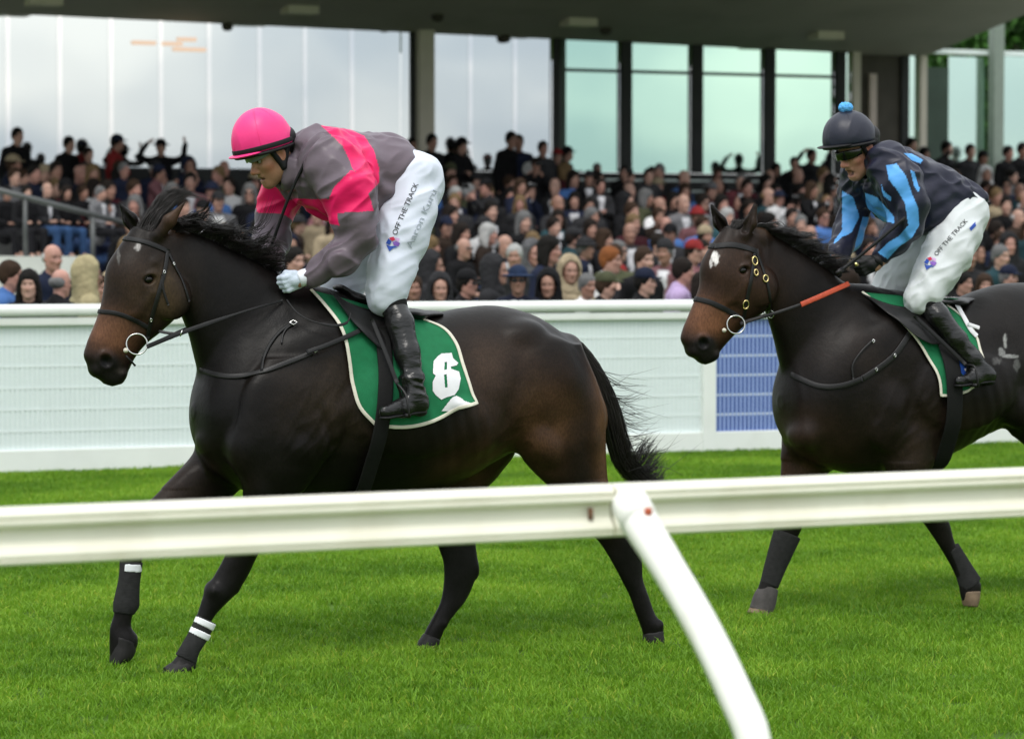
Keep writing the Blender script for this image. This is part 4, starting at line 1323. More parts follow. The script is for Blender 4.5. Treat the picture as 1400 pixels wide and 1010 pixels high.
def make_cloth(g, bvh, T, label, bv_out):
    ym = g.ym
    fr, rr = spline(np.array(T['front'], float), 40), spline(np.array(T['rear'], float), 40)
    NS = 56
    def grid(off, side):
        G = np.zeros((40, NS, 3))
        for i in range(40):
            for j in range(NS):
                t = j / (NS - 1)
                px = fr[i][0] * (1 - t) + rr[i][0] * t
                py = fr[i][1] * (1 - t) + rr[i][1] * t + T['sag'](t) * (i / 39)
                o = off + .006 * (1 + math.sin(t * 13 + i * .16)) * (i / 39) + .016 * (vnoise(np.array([[t * 9 + i * .05, i * .09, 3.3]]))[0] - .3) * (i / 39) ** .5
                if T.get('flip'):
                    fx, fy, fr_, fa = T['flip']
                    o += fa * math.exp(-(((px - fx) / fr_) ** 2 + ((py - fy) / (fr_ * .5)) ** 2))
                G[i, j] = cloth_point(bvh, g, px, py, o)
        for _ in range(2):
            G[1:-1, :, 1] = (G[1:-1, :, 1] * 2 + G[:-2, :, 1] + G[2:, :, 1]) / 4
            G[:, 1:-1, 1] = (G[:, 1:-1, 1] * 2 + G[:, :-2, 1] + G[:, 2:, 1]) / 4
        if side > 0: G[:, :, 1] = 2 * ym - G[:, :, 1]
        return G
    root = empty('saddle_cloth', g.P(*T['root']), label, 'saddle cloth', 'saddle cloths')
    near = grid(.012, -1)
    def sheet(name, G, m_, thick, parent=root):
        a, b = G.shape[:2]
        du, dv = np.gradient(G, axis=1), np.gradient(G, axis=0)
        n = np.cross(du, dv); n /= np.linalg.norm(n, axis=2)[..., None] + 1e-9
        if n[..., 1].mean() * (1 if G[..., 1].mean() > ym else -1) < 0: n = -n
        V = np.concatenate([G.reshape(-1, 3), (G - n * thick).reshape(-1, 3)])
        idx = np.arange(a * b).reshape(a, b)
        q = np.stack([idx[:-1, :-1], idx[:-1, 1:], idx[1:, 1:], idx[1:, :-1]], -1).reshape(-1, 4)
        rim = np.concatenate([idx[0, :], idx[1:, -1], idx[-1, -2::-1], idx[-2:0:-1, 0]])
        r2 = np.roll(rim, -1)
        side = np.stack([rim, r2, r2 + a * b, rim + a * b], 1)
        Fq = np.concatenate([q, q[:, ::-1] + a * b, side])
        fl = [tuple(x) for x in Fq]
        return mesh_obj(name, V, np.array(ensure_out(V, fl)), m_, parent)
    sheet('near_panel', near, M_green, .005)
    far = near.copy(); far[..., 1] = 2 * ym - far[..., 1]
    sheet('far_panel', far, M_green, .005)
    # binding along front, lower and rear edge
    edge = np.concatenate([near[:, 0], near[-1, 1:], near[-2::-1, -1]])
    nn = np.tile(np.array([-.25, -1, .1]), (len(edge), 1))
    du = np.gradient(near, axis=1); dv = np.gradient(near, axis=0)
    nr = np.cross(du, dv); nr /= np.linalg.norm(nr, axis=2)[..., None] + 1e-9
    if nr[..., 1].mean() > 0: nr = -nr
    ne = np.concatenate([nr[:, 0], nr[-1, 1:], nr[-2::-1, -1]])
    v, f = ribbon_vf(edge + ne * .001, ne, T['trim'], .004)
    b_ = mesh_obj('binding', v, ensure_out(v, f), M_trim, root)
    w = mirror_y(v, ym); mesh_obj('binding', w, ensure_out(w, f), M_trim, root)
    return root, near, nr

def decal_poly(name, poly, holes, lift_fn, m_, parent, step=.8):
    poly = np.array(poly, float)
    x0, y0 = poly.min(0); x1, y1 = poly.max(0)
    nx, ny = int((x1 - x0) / step) + 2, int((y1 - y0) / step) + 2
    xs, ys = x0 + np.arange(nx) * step, y0 + np.arange(ny) * step
    cx, cy = np.meshgrid(xs[:-1] + step / 2, ys[:-1] + step / 2)
    ok = in_poly(cx, cy, poly)
    for h in holes: ok &= ~in_poly(cx, cy, h)
    vid, V, Fq = {}, [], []
    for j, i in zip(*np.nonzero(ok)):
        q = []
        for a, b in ((i, j), (i + 1, j), (i + 1, j + 1), (i, j + 1)):
            if (a, b) not in vid:
                p = lift_fn(xs[a], ys[b])
                if p is None: break
                vid[(a, b)] = len(V); V.append(p)
            q.append(vid[(a, b)])
        if len(q) == 4: Fq.append(q)
    if not Fq: return None
    Fq = np.array(Fq)
    V = relax_open(np.array(V), Fq)
    return mesh_obj(name, V, Fq[:, ::-1], m_, parent)

def relax_open(V, F):
    return V

def make_saddle(g, bvh, T, label):
    ym = g.ym
    c = g.P(*T['root'])
    root = empty('racing_saddle', c, label, 'saddle', 'racing saddles')
    pts = T['seat']
    xs = [g.P(p[0], p[1])[0] for p in pts]; zs = [g.P(p[0], p[1])[2] for p in pts]
    S = Solid((min(xs) - .06, ym - .24, min(zs) - .12), (max(xs) + .06, ym + .24, max(zs) + .05), .006)
    for a, b in zip(pts[:-1], pts[1:]):
        S.cone(g.P(a[0], a[1]), g.P(b[0], b[1]), a[2], b[2], .02, flat=(1, a[3], .55))
    v, f = S.mesh()
    mesh_obj('seat', v, f, M_leather, root)
    # flaps: leather sheets lying on the cloth
    fl = T['flap']
    top, bot = spline(np.array(fl[0], float), 16), spline(np.array(fl[1], float), 16)
    G = np.zeros((14, 16, 3))
    for i in range(14):
        for j in range(16):
            t = i / 13
            q = top[j] * (1 - t) + bot[j] * t
            G[i, j] = cloth_point(bvh, g, q[0], q[1], .040 + .006 * math.sin(3 * t))
    for s_ in (-1, 1):
        H = G.copy()
        if s_ > 0: H[..., 1] = 2 * ym - H[..., 1]
        n_ = np.array([0, -s_ * -.006, 0])
        V = np.concatenate([H.reshape(-1, 3), H.reshape(-1, 3) + n_])
        idx = np.arange(14 * 16).reshape(14, 16)
        q = np.stack([idx[:-1, :-1], idx[:-1, 1:], idx[1:, 1:], idx[1:, :-1]], -1).reshape(-1, 4)
        rim = np.concatenate([idx[0, :], idx[1:, -1], idx[-1, -2::-1], idx[-2:0:-1, 0]]); r2 = np.roll(rim, -1)
        Fq = np.concatenate([q, q[:, ::-1] + 224, np.stack([rim, r2, r2 + 224, rim + 224], 1)])
        mesh_obj('flap', V, np.array(ensure_out(V, [tuple(x) for x in Fq])), M_leather, root)
    # stirrup leathers and irons on both sides
    st = T['stirrup']
    p0, p1 = g.P(*st[0]), g.P(*st[1])
    for s_ in (-1, 1):
        a, b = p0.copy(), p1.copy()
        if s_ > 0: a[1] = 2 * ym - a[1]; b[1] = 2 * ym - b[1]
        v, f = ribbon_vf(spline([a, (a + b) / 2 + np.array([0, s_ * .006, 0]), b], 14), np.tile([-.2, s_, .1], (14, 1)), .018, .004)
        mesh_obj('stirrup_leather', v, ensure_out(v, f), M_leather_dry, root)
        e = g.P(*st[2]); 
        if s_ > 0: e[1] = 2 * ym - e[1]
        arch = [e + np.array([.004, s_ * -.052, -.005]), e + np.array([.0, s_ * -.05, .035]), e + np.array([-.004, s_ * -.028, .085]), b + np.array([0, 0, -.004]), e + np.array([-.004, s_ * .03, .085]), e + np.array([0, s_ * .052, .035]), e + np.array([.004, s_ * .052, -.005])]
        v, f = tube_vf(spline(arch, 30), .0055, 8); mesh_obj('stirrup_iron', v, f, M_leather, root)
        v, f = tube_vf([arch[0], arch[-1]], .009, 8); mesh_obj('stirrup_tread', v, f, M_leather, root)
    return root

# ---- first horse
T1 = dict(
    poll=(236, 316),
    straps=[('browband', [(167, 326), (190, 329), (212, 336), (229, 344)], .020), ('noseband', [(138, 426), (158, 428), (183, 437), (205, 449)], .018),
            ('cheekpiece', [(229, 341), (228, 352), (224.5, 372), (215, 407), (206, 439), (201, 462)], .017), ('throat_lash', [(230, 345), (238, 362), (250, 386), (258, 412)], .012),
            ('strap_end', [(221, 376), (223, 396), (230, 417)], .010)],
    rings=[(224, 372, .006, M_steel, .7), (237, 361, .005, M_steel, .7), (206, 437, .006, M_steel, .7)],
    bit=(183.5, 469, .043), knob=(172, 479, -.085), bits=[((172, 486, -.085), (185, 500, -.075))])
bridle1, bq1 = make_bridle(g1, bvh1, T1, 'black leather bridle with plain steel buckles on the leading horse')
rein1 = free_strap('near_rein', [g1.P(201, 474, -.10), g1.P(225, 464, -.14), g1.P(248, 455, -.165), g1.P(312, 433, -.185), g1.P(350, 421, -.18), g1.P(386, 411, -.13)], [.019] * 18 + list(np.linspace(.019, .010, 8)) + [.010] * 14, .004, M_leather_dry, None, g1.P(312, 433, -.185))
tag(rein1, 'flat black leather rein from bit to the white gloved hand', 'rein')
r1b = free_strap('far_rein', [g1.P(201, 474, .10), g1.P(248, 452, .165), g1.P(312, 425, .18), g1.P(372, 385, .10)], .012, .004, M_leather, rein1, nrm=(-.2, 1, .25))
mr = empty('martingale_loop', g1.P(248, 455, -.168), 'ring and loop of strap hanging on the leading horse\'s rein', 'strap')
v, f = torus_vf(g1.P(248, 455, -.17), .013, .003, (.9, -.3, -.3)); mesh_obj('ring', v, f, M_steel, mr)
free_strap('strap', [g1.P(248, 455, -.15), g1.P(236, 456, -.13), g1.P(217, 453, -.10)], .012, .003, M_leather, mr, n=12)
loop1 = free_strap('rein_end', [g1.P(392, 410, -.16), g1.P(398, 418, -.19), g1.P(407, 428, -.22), g1.P(424, 438, -.26), g1.P(442, 443, -.285), g1.P(460, 445, -.30), g1.P(474, 441, -.30), g1.P(480, 428, -.27)], [.006] * 22 + [.012] * 12 + [.007] * 6, .003, M_leather_dry)
tag(loop1, 'slack black rein end looping below the white gloved hand', 'rein')
bp1 = empty('breastplate', g1.P(356, 508, -.2), 'black breastplate strap with a steel buckle across the leading horse\'s shoulder', 'breastplate')
for nm, pts, w, m_ in (('chest_strap', [(275, 506), (312, 515), (356, 509), (392, 496), (426, 483)], .022, M_leather), ('side_strap', [(418, 486), (440, 476), (468, 464), (500, 450)], .020, M_leather_dry),
                       ('neck_strap', [(358, 508), (362, 486), (372, 467), (385, 452), (399, 443)], .013, M_leather_dry), ('neck_strap', [(385, 470), (387, 458), (393, 449), (402, 444)], .007, M_leather)):
    (v, f), P_, N_ = strap_on(bvh1, pts, w, .005, off=.004 if nm != 'side_strap' else .028)
    mesh_obj(nm, v, ensure_out(v, f), m_, bp1)
for px, py in ((430, 480), (401, 444)):
    q, n = surf(bvh1, px, py, .018)
    v, f = torus_vf(q, .012, .0028, n, n=4, k=6, squash=1.3); mesh_obj('buckle', v, f, M_steel, bp1)

TC1 = dict(root=(540, 440, -.25), front=[(444, 397), (458, 420), (470, 452), (476, 490), (480, 525), (487, 555), (508, 580)], rear=[(598, 438), (620, 450), (630, 470), (634, 498), (638, 522), (641, 538), (645, 550)],
           sag=lambda t: 12 * math.sin(math.pi * min(1, t * 1.25)) if t < .8 else 0, trim=.015, flip=(628, 552, 16, .03))
cloth1, cg1, cn1 = make_cloth(g1, bvh1, TC1, 'green saddle cloth bearing a big white numeral with cream edging', None)
cbv1 = BVHTree.FromPolygons([Vector(p) for p in cg1.reshape(-1, 3)], [(i * 56 + j, i * 56 + j + 1, (i + 1) * 56 + j + 1, (i + 1) * 56 + j) for i in range(39) for j in range(55)])
def lift1(px, py):
    a, n = surf(cbv1, px, py, .003)
    return a
def r3(L): return [(420 + x / 4.208, 370 + y / 4.208) for x, y in L]
num = r3([(752, 492), (772, 478), (830, 474), (838, 505), (868, 532), (858, 546), (824, 554), (826, 566), (872, 582), (881, 622), (869, 682), (846, 715), (800, 728), (770, 742), (738, 715), (721, 690), (721, 640), (738, 604), (722, 592), (726, 522)])
decal_poly('numeral_six', num, [r3([(788, 528), (801, 526), (801, 570), (787, 573)]), r3([(785, 600), (800, 597), (806, 671), (791, 673)])], lift1, M_white_cloth, cloth1, .4)
decal_poly('lining_fold', r3([(772, 806), (800, 770), (835, 728), (856, 720), (880, 732), (905, 752), (945, 765), (900, 795), (840, 806)]), [], lift1, M_white_cloth, cloth1)
girth1 = empty('girth', g1.P(505, 640, -.2), 'black elastic girth under the leading horse\'s belly', 'girth', 'girths')
wrap_band('strap', bvh1, g1, 527, 470, 487, 690, 1.10, .066, mat('girth_webbing', (.008, .008, .008), .75, .2, var=.2, vscale=60), girth1, off=.040, thick=.006)
TS1 = dict(root=(530, 415, 0), seat=[(464, 393, .026, 2.0), (486, 408, .034, 3.0), (525, 424, .042, 3.2), (560, 430, .042, 3.4), (594, 429, .026, 4.4)],
           flap=([(467, 398), (490, 414), (520, 424), (550, 430)], [(484, 440), (503, 462), (522, 478), (542, 478)]),
           stirrup=((508, 436, -.285), (543, 524, -.40), (552, 566, -.415)))
saddle1 = make_saddle(g1, bvh1, TS1, 'small black racing saddle on the green number cloth')

# ---- second horse
T2 = dict(
    poll=(1041, 311),
    straps=[('browband', [(977, 337), (1000, 335), (1020, 339), (1036, 345)], .028), ('noseband', [(953, 409), (970, 413), (990, 422), (1008, 432)], .024),
            ('cheekpiece', [(1033, 342), (1031, 350), (1030, 360), (1026, 385), (1021, 408), (1018, 428), (1014, 440)], .018), ('throat_lash', [(1034, 345), (1042, 366), (1048, 385), (1052, 405), (1053, 425)], .014)],
    rings=[(1031, 357, .020, M_brass, .7), (1033, 373, .014, M_brass, .7), (1046, 381, .016, M_brass, .8), (1019, 416, .020, M_brass, .7), (1055, 429, .018, M_steel, .8)],
    bit=(1002, 443, .043), knob=(990, 451.5, -.085), bits=[((1012, 441, -.085), (1040, 432, -.10))])
bridle2, bq2 = make_bridle(g2, bvh2, T2, 'black leather bridle with brass rings on the horse behind')
rein2 = free_strap('near_rein', [g2.P(1012, 443, -.09), g2.P(1040, 434, -.11), g2.P(1060, 428, -.15), g2.P(1096, 416, -.18)], .014, .004, M_leather, None, g2.P(1060, 428, -.15))
tag(rein2, 'black rein ending in an orange red rubber grip', 'rein')
grip_pts = [g2.P(1095, 416.5, -.185), g2.P(1115, 408, -.195), g2.P(1140, 397, -.19), g2.P(1160, 388, -.16)]
free_strap('rubber_grip', grip_pts, .024, .006, M_red_rubber, rein2)
free_strap('far_rein', [g2.P(1012, 443, .09), g2.P(1060, 425, .17), g2.P(1100, 405, .18), g2.P(1140, 372, .06)], .014, .004, M_leather, rein2, nrm=(-.2, 1, .25))
bp2 = empty('breastplate', g2.P(1160, 500, -.2), 'dark breastplate strap across the shoulder of the horse behind', 'breastplate')
for nm, pts, w, m_ in (('chest_strap', [(1082, 512), (1120, 528), (1152, 527), (1180, 517)], .026, M_leather), ('side_strap', [(1176, 519), (1200, 504), (1222, 486), (1244, 455)], .028, M_leather),
                       ('neck_strap', [(1166, 518), (1165, 500), (1176, 482), (1192, 466)], .009, M_leather)):
    (v, f), P_, N_ = strap_on(bvh2, pts, w, .005, off=.004)
    mesh_obj(nm, v, ensure_out(v, f), m_, bp2)
for px, py in ((1222, 486), (1197, 505), (1193, 467)):
    q, n = surf(bvh2, px, py, .014)
    v, f = torus_vf(q, .009, .0026, n, n=4, k=6, squash=.7); mesh_obj('buckle', v, f, M_steel, bp2)
TC2 = dict(root=(1290, 430, -.25), front=[(1205, 400), (1225, 425), (1246, 453), (1262, 478), (1272, 500), (1277, 520), (1278, 540)], rear=[(1316, 410), (1326, 425), (1334, 440), (1340, 460), (1340, 480), (1338, 500), (1332, 520)],
           sag=lambda t: 6 * math.sin(math.pi * t), trim=.013)
cloth2, cg2, cn2 = make_cloth(g2, bvh2, TC2, 'green saddle cloth with pale edging under the navy capped jockey', None)
cbv2 = BVHTree.FromPolygons([Vector(p) for p in cg2.reshape(-1, 3)], [(i * 56 + j, i * 56 + j + 1, (i + 1) * 56 + j + 1, (i + 1) * 56 + j) for i in range(39) for j in range(55)])
lift2 = lambda px, py: surf(cbv2, px, py, .004)[0]
def r8(L): return [(1000 + x / 2.105, 380 + y / 2.105) for x, y in L]
decal_poly('blue_patch', r8([(655, 232), (690, 245), (700, 272), (672, 285), (650, 262)]), [], lift2, mat('blue_print', (.02, .09, .45), .6, .3, var=.1), cloth2)
decal_poly('white_print', r8([(668, 262), (694, 256), (698, 270), (676, 278)]), [], lambda x, y: surf(cbv2, x, y, .007)[0], M_white_cloth, cloth2, step=.6)
girth2 = empty('girth', g2.P(1280, 600, -.2), 'wide black girth under the belly of the horse behind', 'girth', 'girths')
wrap_band('strap', bvh2, g2, 1290, 470, 1275, 640, 1.10, .085, mat('girth_webbing'), girth2, off=.040, thick=.006)
v, f = torus_vf(g2.P(1272, 630, -.12), .020, .003, (0, 1, .1)); mesh_obj('ring', v, f, M_steel, girth2)
TS2 = dict(root=(1265, 410, 0), seat=[(1196, 396, .026, 2.0), (1222, 403, .034, 3.0), (1260, 412, .040, 3.2), (1298, 414, .038, 3.6), (1322, 409, .022, 4.4)],
           flap=([(1198, 400), (1222, 413), (1250, 420), (1282, 422)], [(1225, 432), (1245, 455), (1270, 470), (1290, 468)]),
           stirrup=((1250, 432, -.285), (1320, 498, -.37), (1328, 525, -.395)))
saddle2 = make_saddle(g2, bvh2, TS2, 'small black racing saddle under the jockey in navy')
q = [surf(bvh2, x, y, .02)[0] for x, y in ((1306, 420), (1316, 438), (1326, 455), (1333, 462))]
gi = empty('white_ribbon', q[0], 'white ribbon end lying on the rump behind the navy jockey\'s boot', 'ribbon')
free_strap('ribbon', q, .022, .004, M_white_cloth, gi, n=14)
free_strap('ribbon_knot', [surf(bvh2, 1320, 447, .025)[0], surf(bvh2, 1336, 452, .025)[0]], .018, .006, M_white_cloth, gi, n=6)
# ================================================================== JOCKEYS
M_skin = mat('skin', attr=True, rough=.48, spec=.35, var=.10, vscale=40, bump=.08, bscale=220)
M_silk = mat('silk_jacket', attr=True, rough=.38, spec=.28, var=.03, vscale=12, bump=.2, bscale=12, bstretch=(1.0, 1.0, 2.6))
M_breech = mat('white_breeches', (.62, .66, .76), .55, .3, var=.04, vscale=8, bump=.08, bscale=18, bstretch=(1, 1, 2))
M_breech2 = mat('off_white_breeches', (.60, .63, .64), .55, .3, var=.04, vscale=8, bump=.08, bscale=18, bstretch=(1, 1, 2))
M_boot = mat('black_boot', (.008, .008, .008), .24, .45, var=.2, vscale=20, bump=.35, bscale=30, bstretch=(1, 1, 2.5))
M_sock = mat('black_sock', (.007, .007, .007), .85, .15, var=.2, vscale=60)
M_glove_w = mat('white_glove', (.55, .62, .72), .6, .3, var=.08, vscale=40, bump=.2, bscale=150)
M_glove_cuff = mat('white_cuff', (.75, .77, .84), .6, .3, var=.05, vscale=60, bump=.2, bscale=300, bstretch=(1, 1, 1))
M_glove_b = mat('black_glove', (.010, .010, .011), .55, .3, var=.2, vscale=60, bump=.2, bscale=150)
M_pink = mat('pink_cap_silk', (.86, .035, .22), .42, .4, var=.06, vscale=14, bump=.25, bscale=14)
M_navy = mat('navy_cap_silk', (.012, .014, .028), .42, .4, var=.1, vscale=14, bump=.25, bscale=14)
M_black = mat('matt_black', (.008, .008, .009), .6, .3, var=.2, vscale=40)
M_lens = mat('dark_lens', (.004, .004, .005), .08, .6, var=.05)
M_lens_clear = mat('clear_goggle_lens', (.16, .17, .18), .08, .8, var=.1)
M_blue = mat('sky_blue_bobble', (.12, .42, .82), .9, .1, var=.25, vscale=90, bump=.6, bscale=160)
M_ink = mat('black_lettering', (.02, .02, .022), .6, .2, var=.05)
M_ink_grey = mat('grey_lettering', (.34, .38, .43), .6, .2, var=.05)
M_lrg = {k: mat('emblem_' + k, c, .6, .3, var=.05) for k, c in dict(blue=(.03, .08, .40), red=(.55, .03, .08), violet=(.22, .10, .45), lilac=(.55, .35, .60)).items()}

def head_prims(S, O, f, u, l, sc=1.0, mouth=.006, core=True):
    O = np.array(O); f, u, l = (np.array(x, float) for x in (f, u, l))
    R = np.array([f, l, u])
    p = lambda a, b, c=0.0: O + (f * a + u * b + l * c) * sc
    E = lambda c, r, k, op='add': S.ell(p(*c), np.array(r) * sc, k, R, op)
    E((0, .045), (.100, .078, .095), .02)
    E((.040, -.035), (.062, .060, .085), .03)
    for s_ in (-1, 1):
        S.cone(p(-.012, -.050, .048 * s_), p(.062, -.103, .012 * s_), .026 * sc, .020 * sc, .03)
        E((.064, -.020, .042 * s_), (.028, .024, .022), .02)
    E((.074, -.106), (.021, .024, .019), .02)
    S.cone(p(.084, .028, -.034), p(.084, .028, .034), .014 * sc, .014 * sc, .02)
    for s_ in (-1, 1): E((.098, .007, .032 * s_), (.017, .019, .013), .012, 'sub')
    S.cone(p(.088, .020), p(.120, -.032), .0095 * sc, .0140 * sc, .014)
    for s_ in (-1, 1):
        E((.106, -.038, .013 * s_), (.013, .009, .010), .008)
        E((-.008, -.002, .076 * s_), (.027, .010, .034), .008)
        E((.000, .002, .087 * s_), (.014, .008, .020), .006, 'sub')
    S.cone(p(.088, -.064, -.018), p(.088, -.064, .018), .0105 * sc, .0105 * sc, .010)
    S.cone(p(.084, -.082 - mouth, -.016), p(.084, -.082 - mouth, .016), .0100 * sc, .0100 * sc, .010)
    for a in (np.linspace(-.022, .016, 5) if mouth > 0 else ()):
        E((.094 - abs(a) * .5, -.072 - mouth * .5, a), (.016, .008, .0035 + mouth), .003, 'sub')

def skin_cols(V, O, f, u, l, base, sc=1.0, mouth=.006, stubble=.25):
    d = (V - np.array(O)) / sc
    a, b, c = d @ np.array(f), d @ np.array(u), d @ np.array(l)
    col = np.tile(np.array(base, float), (len(V), 1))
    def mixc(m_, k):
        nonlocal col
        m_ = np.clip(m_, 0, 1)[:, None]; col = col * (1 - m_) + np.array(k) * m_
    G = lambda da, db, dc, r: np.exp(-((a - da) ** 2 / r[0] ** 2 + (b - db) ** 2 / r[1] ** 2 + (c - dc) ** 2 / r[2] ** 2))
    red = np.array(base) * np.array([1.15, .72, .66])
    mixc(G(.118, -.032, 0, (.025, .02, .02)) * .8, red)
    for s_ in (-1, 1):
        mixc(G(.06, -.03, .055 * s_, (.03, .03, .03)) * .6, red); mixc(G(-.008, 0, .08 * s_, (.03, .035, .02)) * .6, red)
        mixc(G(.095, .032, .032 * s_, (.02, .007, .022)) * .9, (.03, .02, .015))
        mixc(G(.092, .008, .032 * s_, (.02, .0075, .013)) * 1.2, (.035, .025, .022))
    mixc(G(.09, -.064, 0, (.015, .006, .022)) * .8, (.30, .10, .09)); mixc(G(.088, -.083 - mouth, 0, (.015, .006, .018)) * .8, (.32, .11, .10))
    mixc(G(.083, -.072 - mouth * .5, 0, (.009, .004 + mouth, .02)) * 1.3, (.035, .012, .012))
    mixc(G(.06, -.095, 0, (.06, .035, .06)) * stubble, np.array(base) * .55)
    return col

def chain(S, g, pts, k=.03, inflate=0.0, flat=(1, 1, 1)):
    for a, b in zip(pts[:-1], pts[1:]):
        S.cone(g.P(*a[:3]), g.P(*b[:3]), g.m(a[3], a[0]) + inflate, g.m(b[3], b[0]) + inflate, k, flat)

def grid_box(pts, m=.09):
    p = np.array(pts); return p.min(0) - m, p.max(0) + m

def folds(V, N, amp, freq, axis, seed, long=.28):
    """soft creases that run along `axis` (elongated noise), as pulled cloth shows them"""
    ax = np.array(axis, float); ax /= np.linalg.norm(ax)
    al = V @ ax
    q = (V - al[:, None] * ax[None] * (1 - long)) * freq + seed
    w = vnoise(q * .5 + 11) * 1.2
    n = vnoise(q + w[:, None])
    r = np.sqrt((2 * n - 1) ** 2 + .0015)
    return V + N * ((.5 - r) * amp)[:, None]

def frame_head(g, O, pitch, yaw=0, roll=0):
    """forward / up / left axes of a head that looks along -X, nodding down by pitch and turned to the camera by yaw (degrees)"""
    a, b = math.radians(pitch), math.radians(yaw)
    f = np.array([-math.cos(a) * math.cos(b), -math.cos(a) * math.sin(b), -math.sin(a)])
    l = np.array([math.sin(b) * -1 * -1, -math.cos(b), 0.0]) if False else np.cross(np.array([0, 0, 1.0]), f)
    l /= np.linalg.norm(l)
    u = np.cross(f, l)
    if roll:
        c, s_ = math.cos(math.radians(roll)), math.sin(math.radians(roll)); l, u = l * c + u * s_, u * c - l * s_
    return f, u, l

def fist(g, wrist, knuck, m_, parent, name, sc=1.0, curl_dir=None, body=None):
    """closed hand: palm, four curled fingers of unequal length, thumb across"""
    w, k = np.array(wrist), np.array(knuck)
    fw = k - w; L = np.linalg.norm(fw); fw /= L
    side = np.array(curl_dir, float); side -= fw * (side @ fw); side /= np.linalg.norm(side)   # from index finger to little finger
    pal = np.cross(fw, side); 
    if pal[1] < 0: pal = -pal                                                            # palm faces away from the viewer
    S = Solid(np.minimum(w, k) - .09, np.maximum(w, k) + .09, .0034)
    S.cone(w - fw * .01, w + fw * .03, .027 * sc, .030 * sc, .02)
    for j in range(4):
        o = side * (j - 1.5) * .0185 * sc
        kn = w + fw * (.078 - .004 * abs(j - 1.2)) * sc + o
        S.cone(w + fw * .02 + o * .8, kn, .0150 * sc, .0120 * sc, .008)
        ln = (.040, .045, .042, .033)[j] * sc
        m1 = kn + fw * ln * .42 + pal * ln * .70
        m2 = m1 + pal * ln * .30 - fw * ln * .55
        m3 = m2 - fw * ln * .45 - pal * ln * .10
        S.cone(kn, m1, .0112 * sc, .0103 * sc, .004); S.cone(m1, m2, .0103 * sc, .0096 * sc, .004); S.cone(m2, m3, .0096 * sc, .0085 * sc, .004)
    b = w + fw * .025 * sc - side * .030 * sc
    t1 = b + fw * .032 * sc - side * .010 * sc + pal * .018 * sc
    t2 = t1 + fw * .024 * sc + side * .012 * sc + pal * .014 * sc
    S.cone(b, t1, .0135 * sc, .0125 * sc, .008); S.cone(t1, t2, .0120 * sc, .0095 * sc, .006)
    v, f = S.mesh()
    return mesh_obj(name, v, f, m_, parent)

def text_on(bvh, s_, px0, py0, px1, py1, height_px, m_, parent, name, off=.0035, shear=0.0, lift=None):
    """lettering printed on cloth: glyph outlines laid on the surface along a line between two picture points"""
    cu = bpy.data.curves.new('t', 'FONT'); cu.body = s_; cu.resolution_u = 3; cu.fill_mode = 'FRONT'
    ob = bpy.data.objects.new('t', cu); scene.collection.objects.link(ob)
    dg = bpy.context.evaluated_depsgraph_get()
    me = bpy.data.meshes.new_from_object(ob.evaluated_get(dg))
    bpy.data.objects.remove(ob); bpy.data.curves.remove(cu)
    import bmesh
    bm = bmesh.new(); bm.from_mesh(me)
    bmesh.ops.triangulate(bm, faces=bm.faces[:])
    for _ in range(2):
        long_e = [e for e in bm.edges if e.calc_length() > .22]
        if long_e: bmesh.ops.subdivide_edges(bm, edges=long_e, cuts=1); bmesh.ops.triangulate(bm, faces=bm.faces[:])
    co = np.array([v.co[:] for v in bm.verts]); fc = [[v.index for v in f.verts] for f in bm.faces]
    bm.verts.index_update(); bm.free(); bpy.data.meshes.remove(me)
    wdt = co[:, 0].max() - co[:, 0].min(); h = .72
    a, b = np.array([px0, py0], float), np.array([px1, py1], float)
    ex = (b - a) / wdt; nrm = np.array([ex[1], -ex[0]]); nrm /= np.linalg.norm(nrm)
    P_ = a + (co[:, :1] - co[:, 0].min()) * ex + co[:, 1:2] / h * height_px * nrm + co[:, 1:2] * shear * ex
    V = []
    for x, y in P_:
        q, n = surf(bvh, x, y, off)
        V.append(q if q is not None else (V[-1] if V else np.zeros(3)))
    return mesh_obj(name, V, fc, m_, parent, smooth=False)

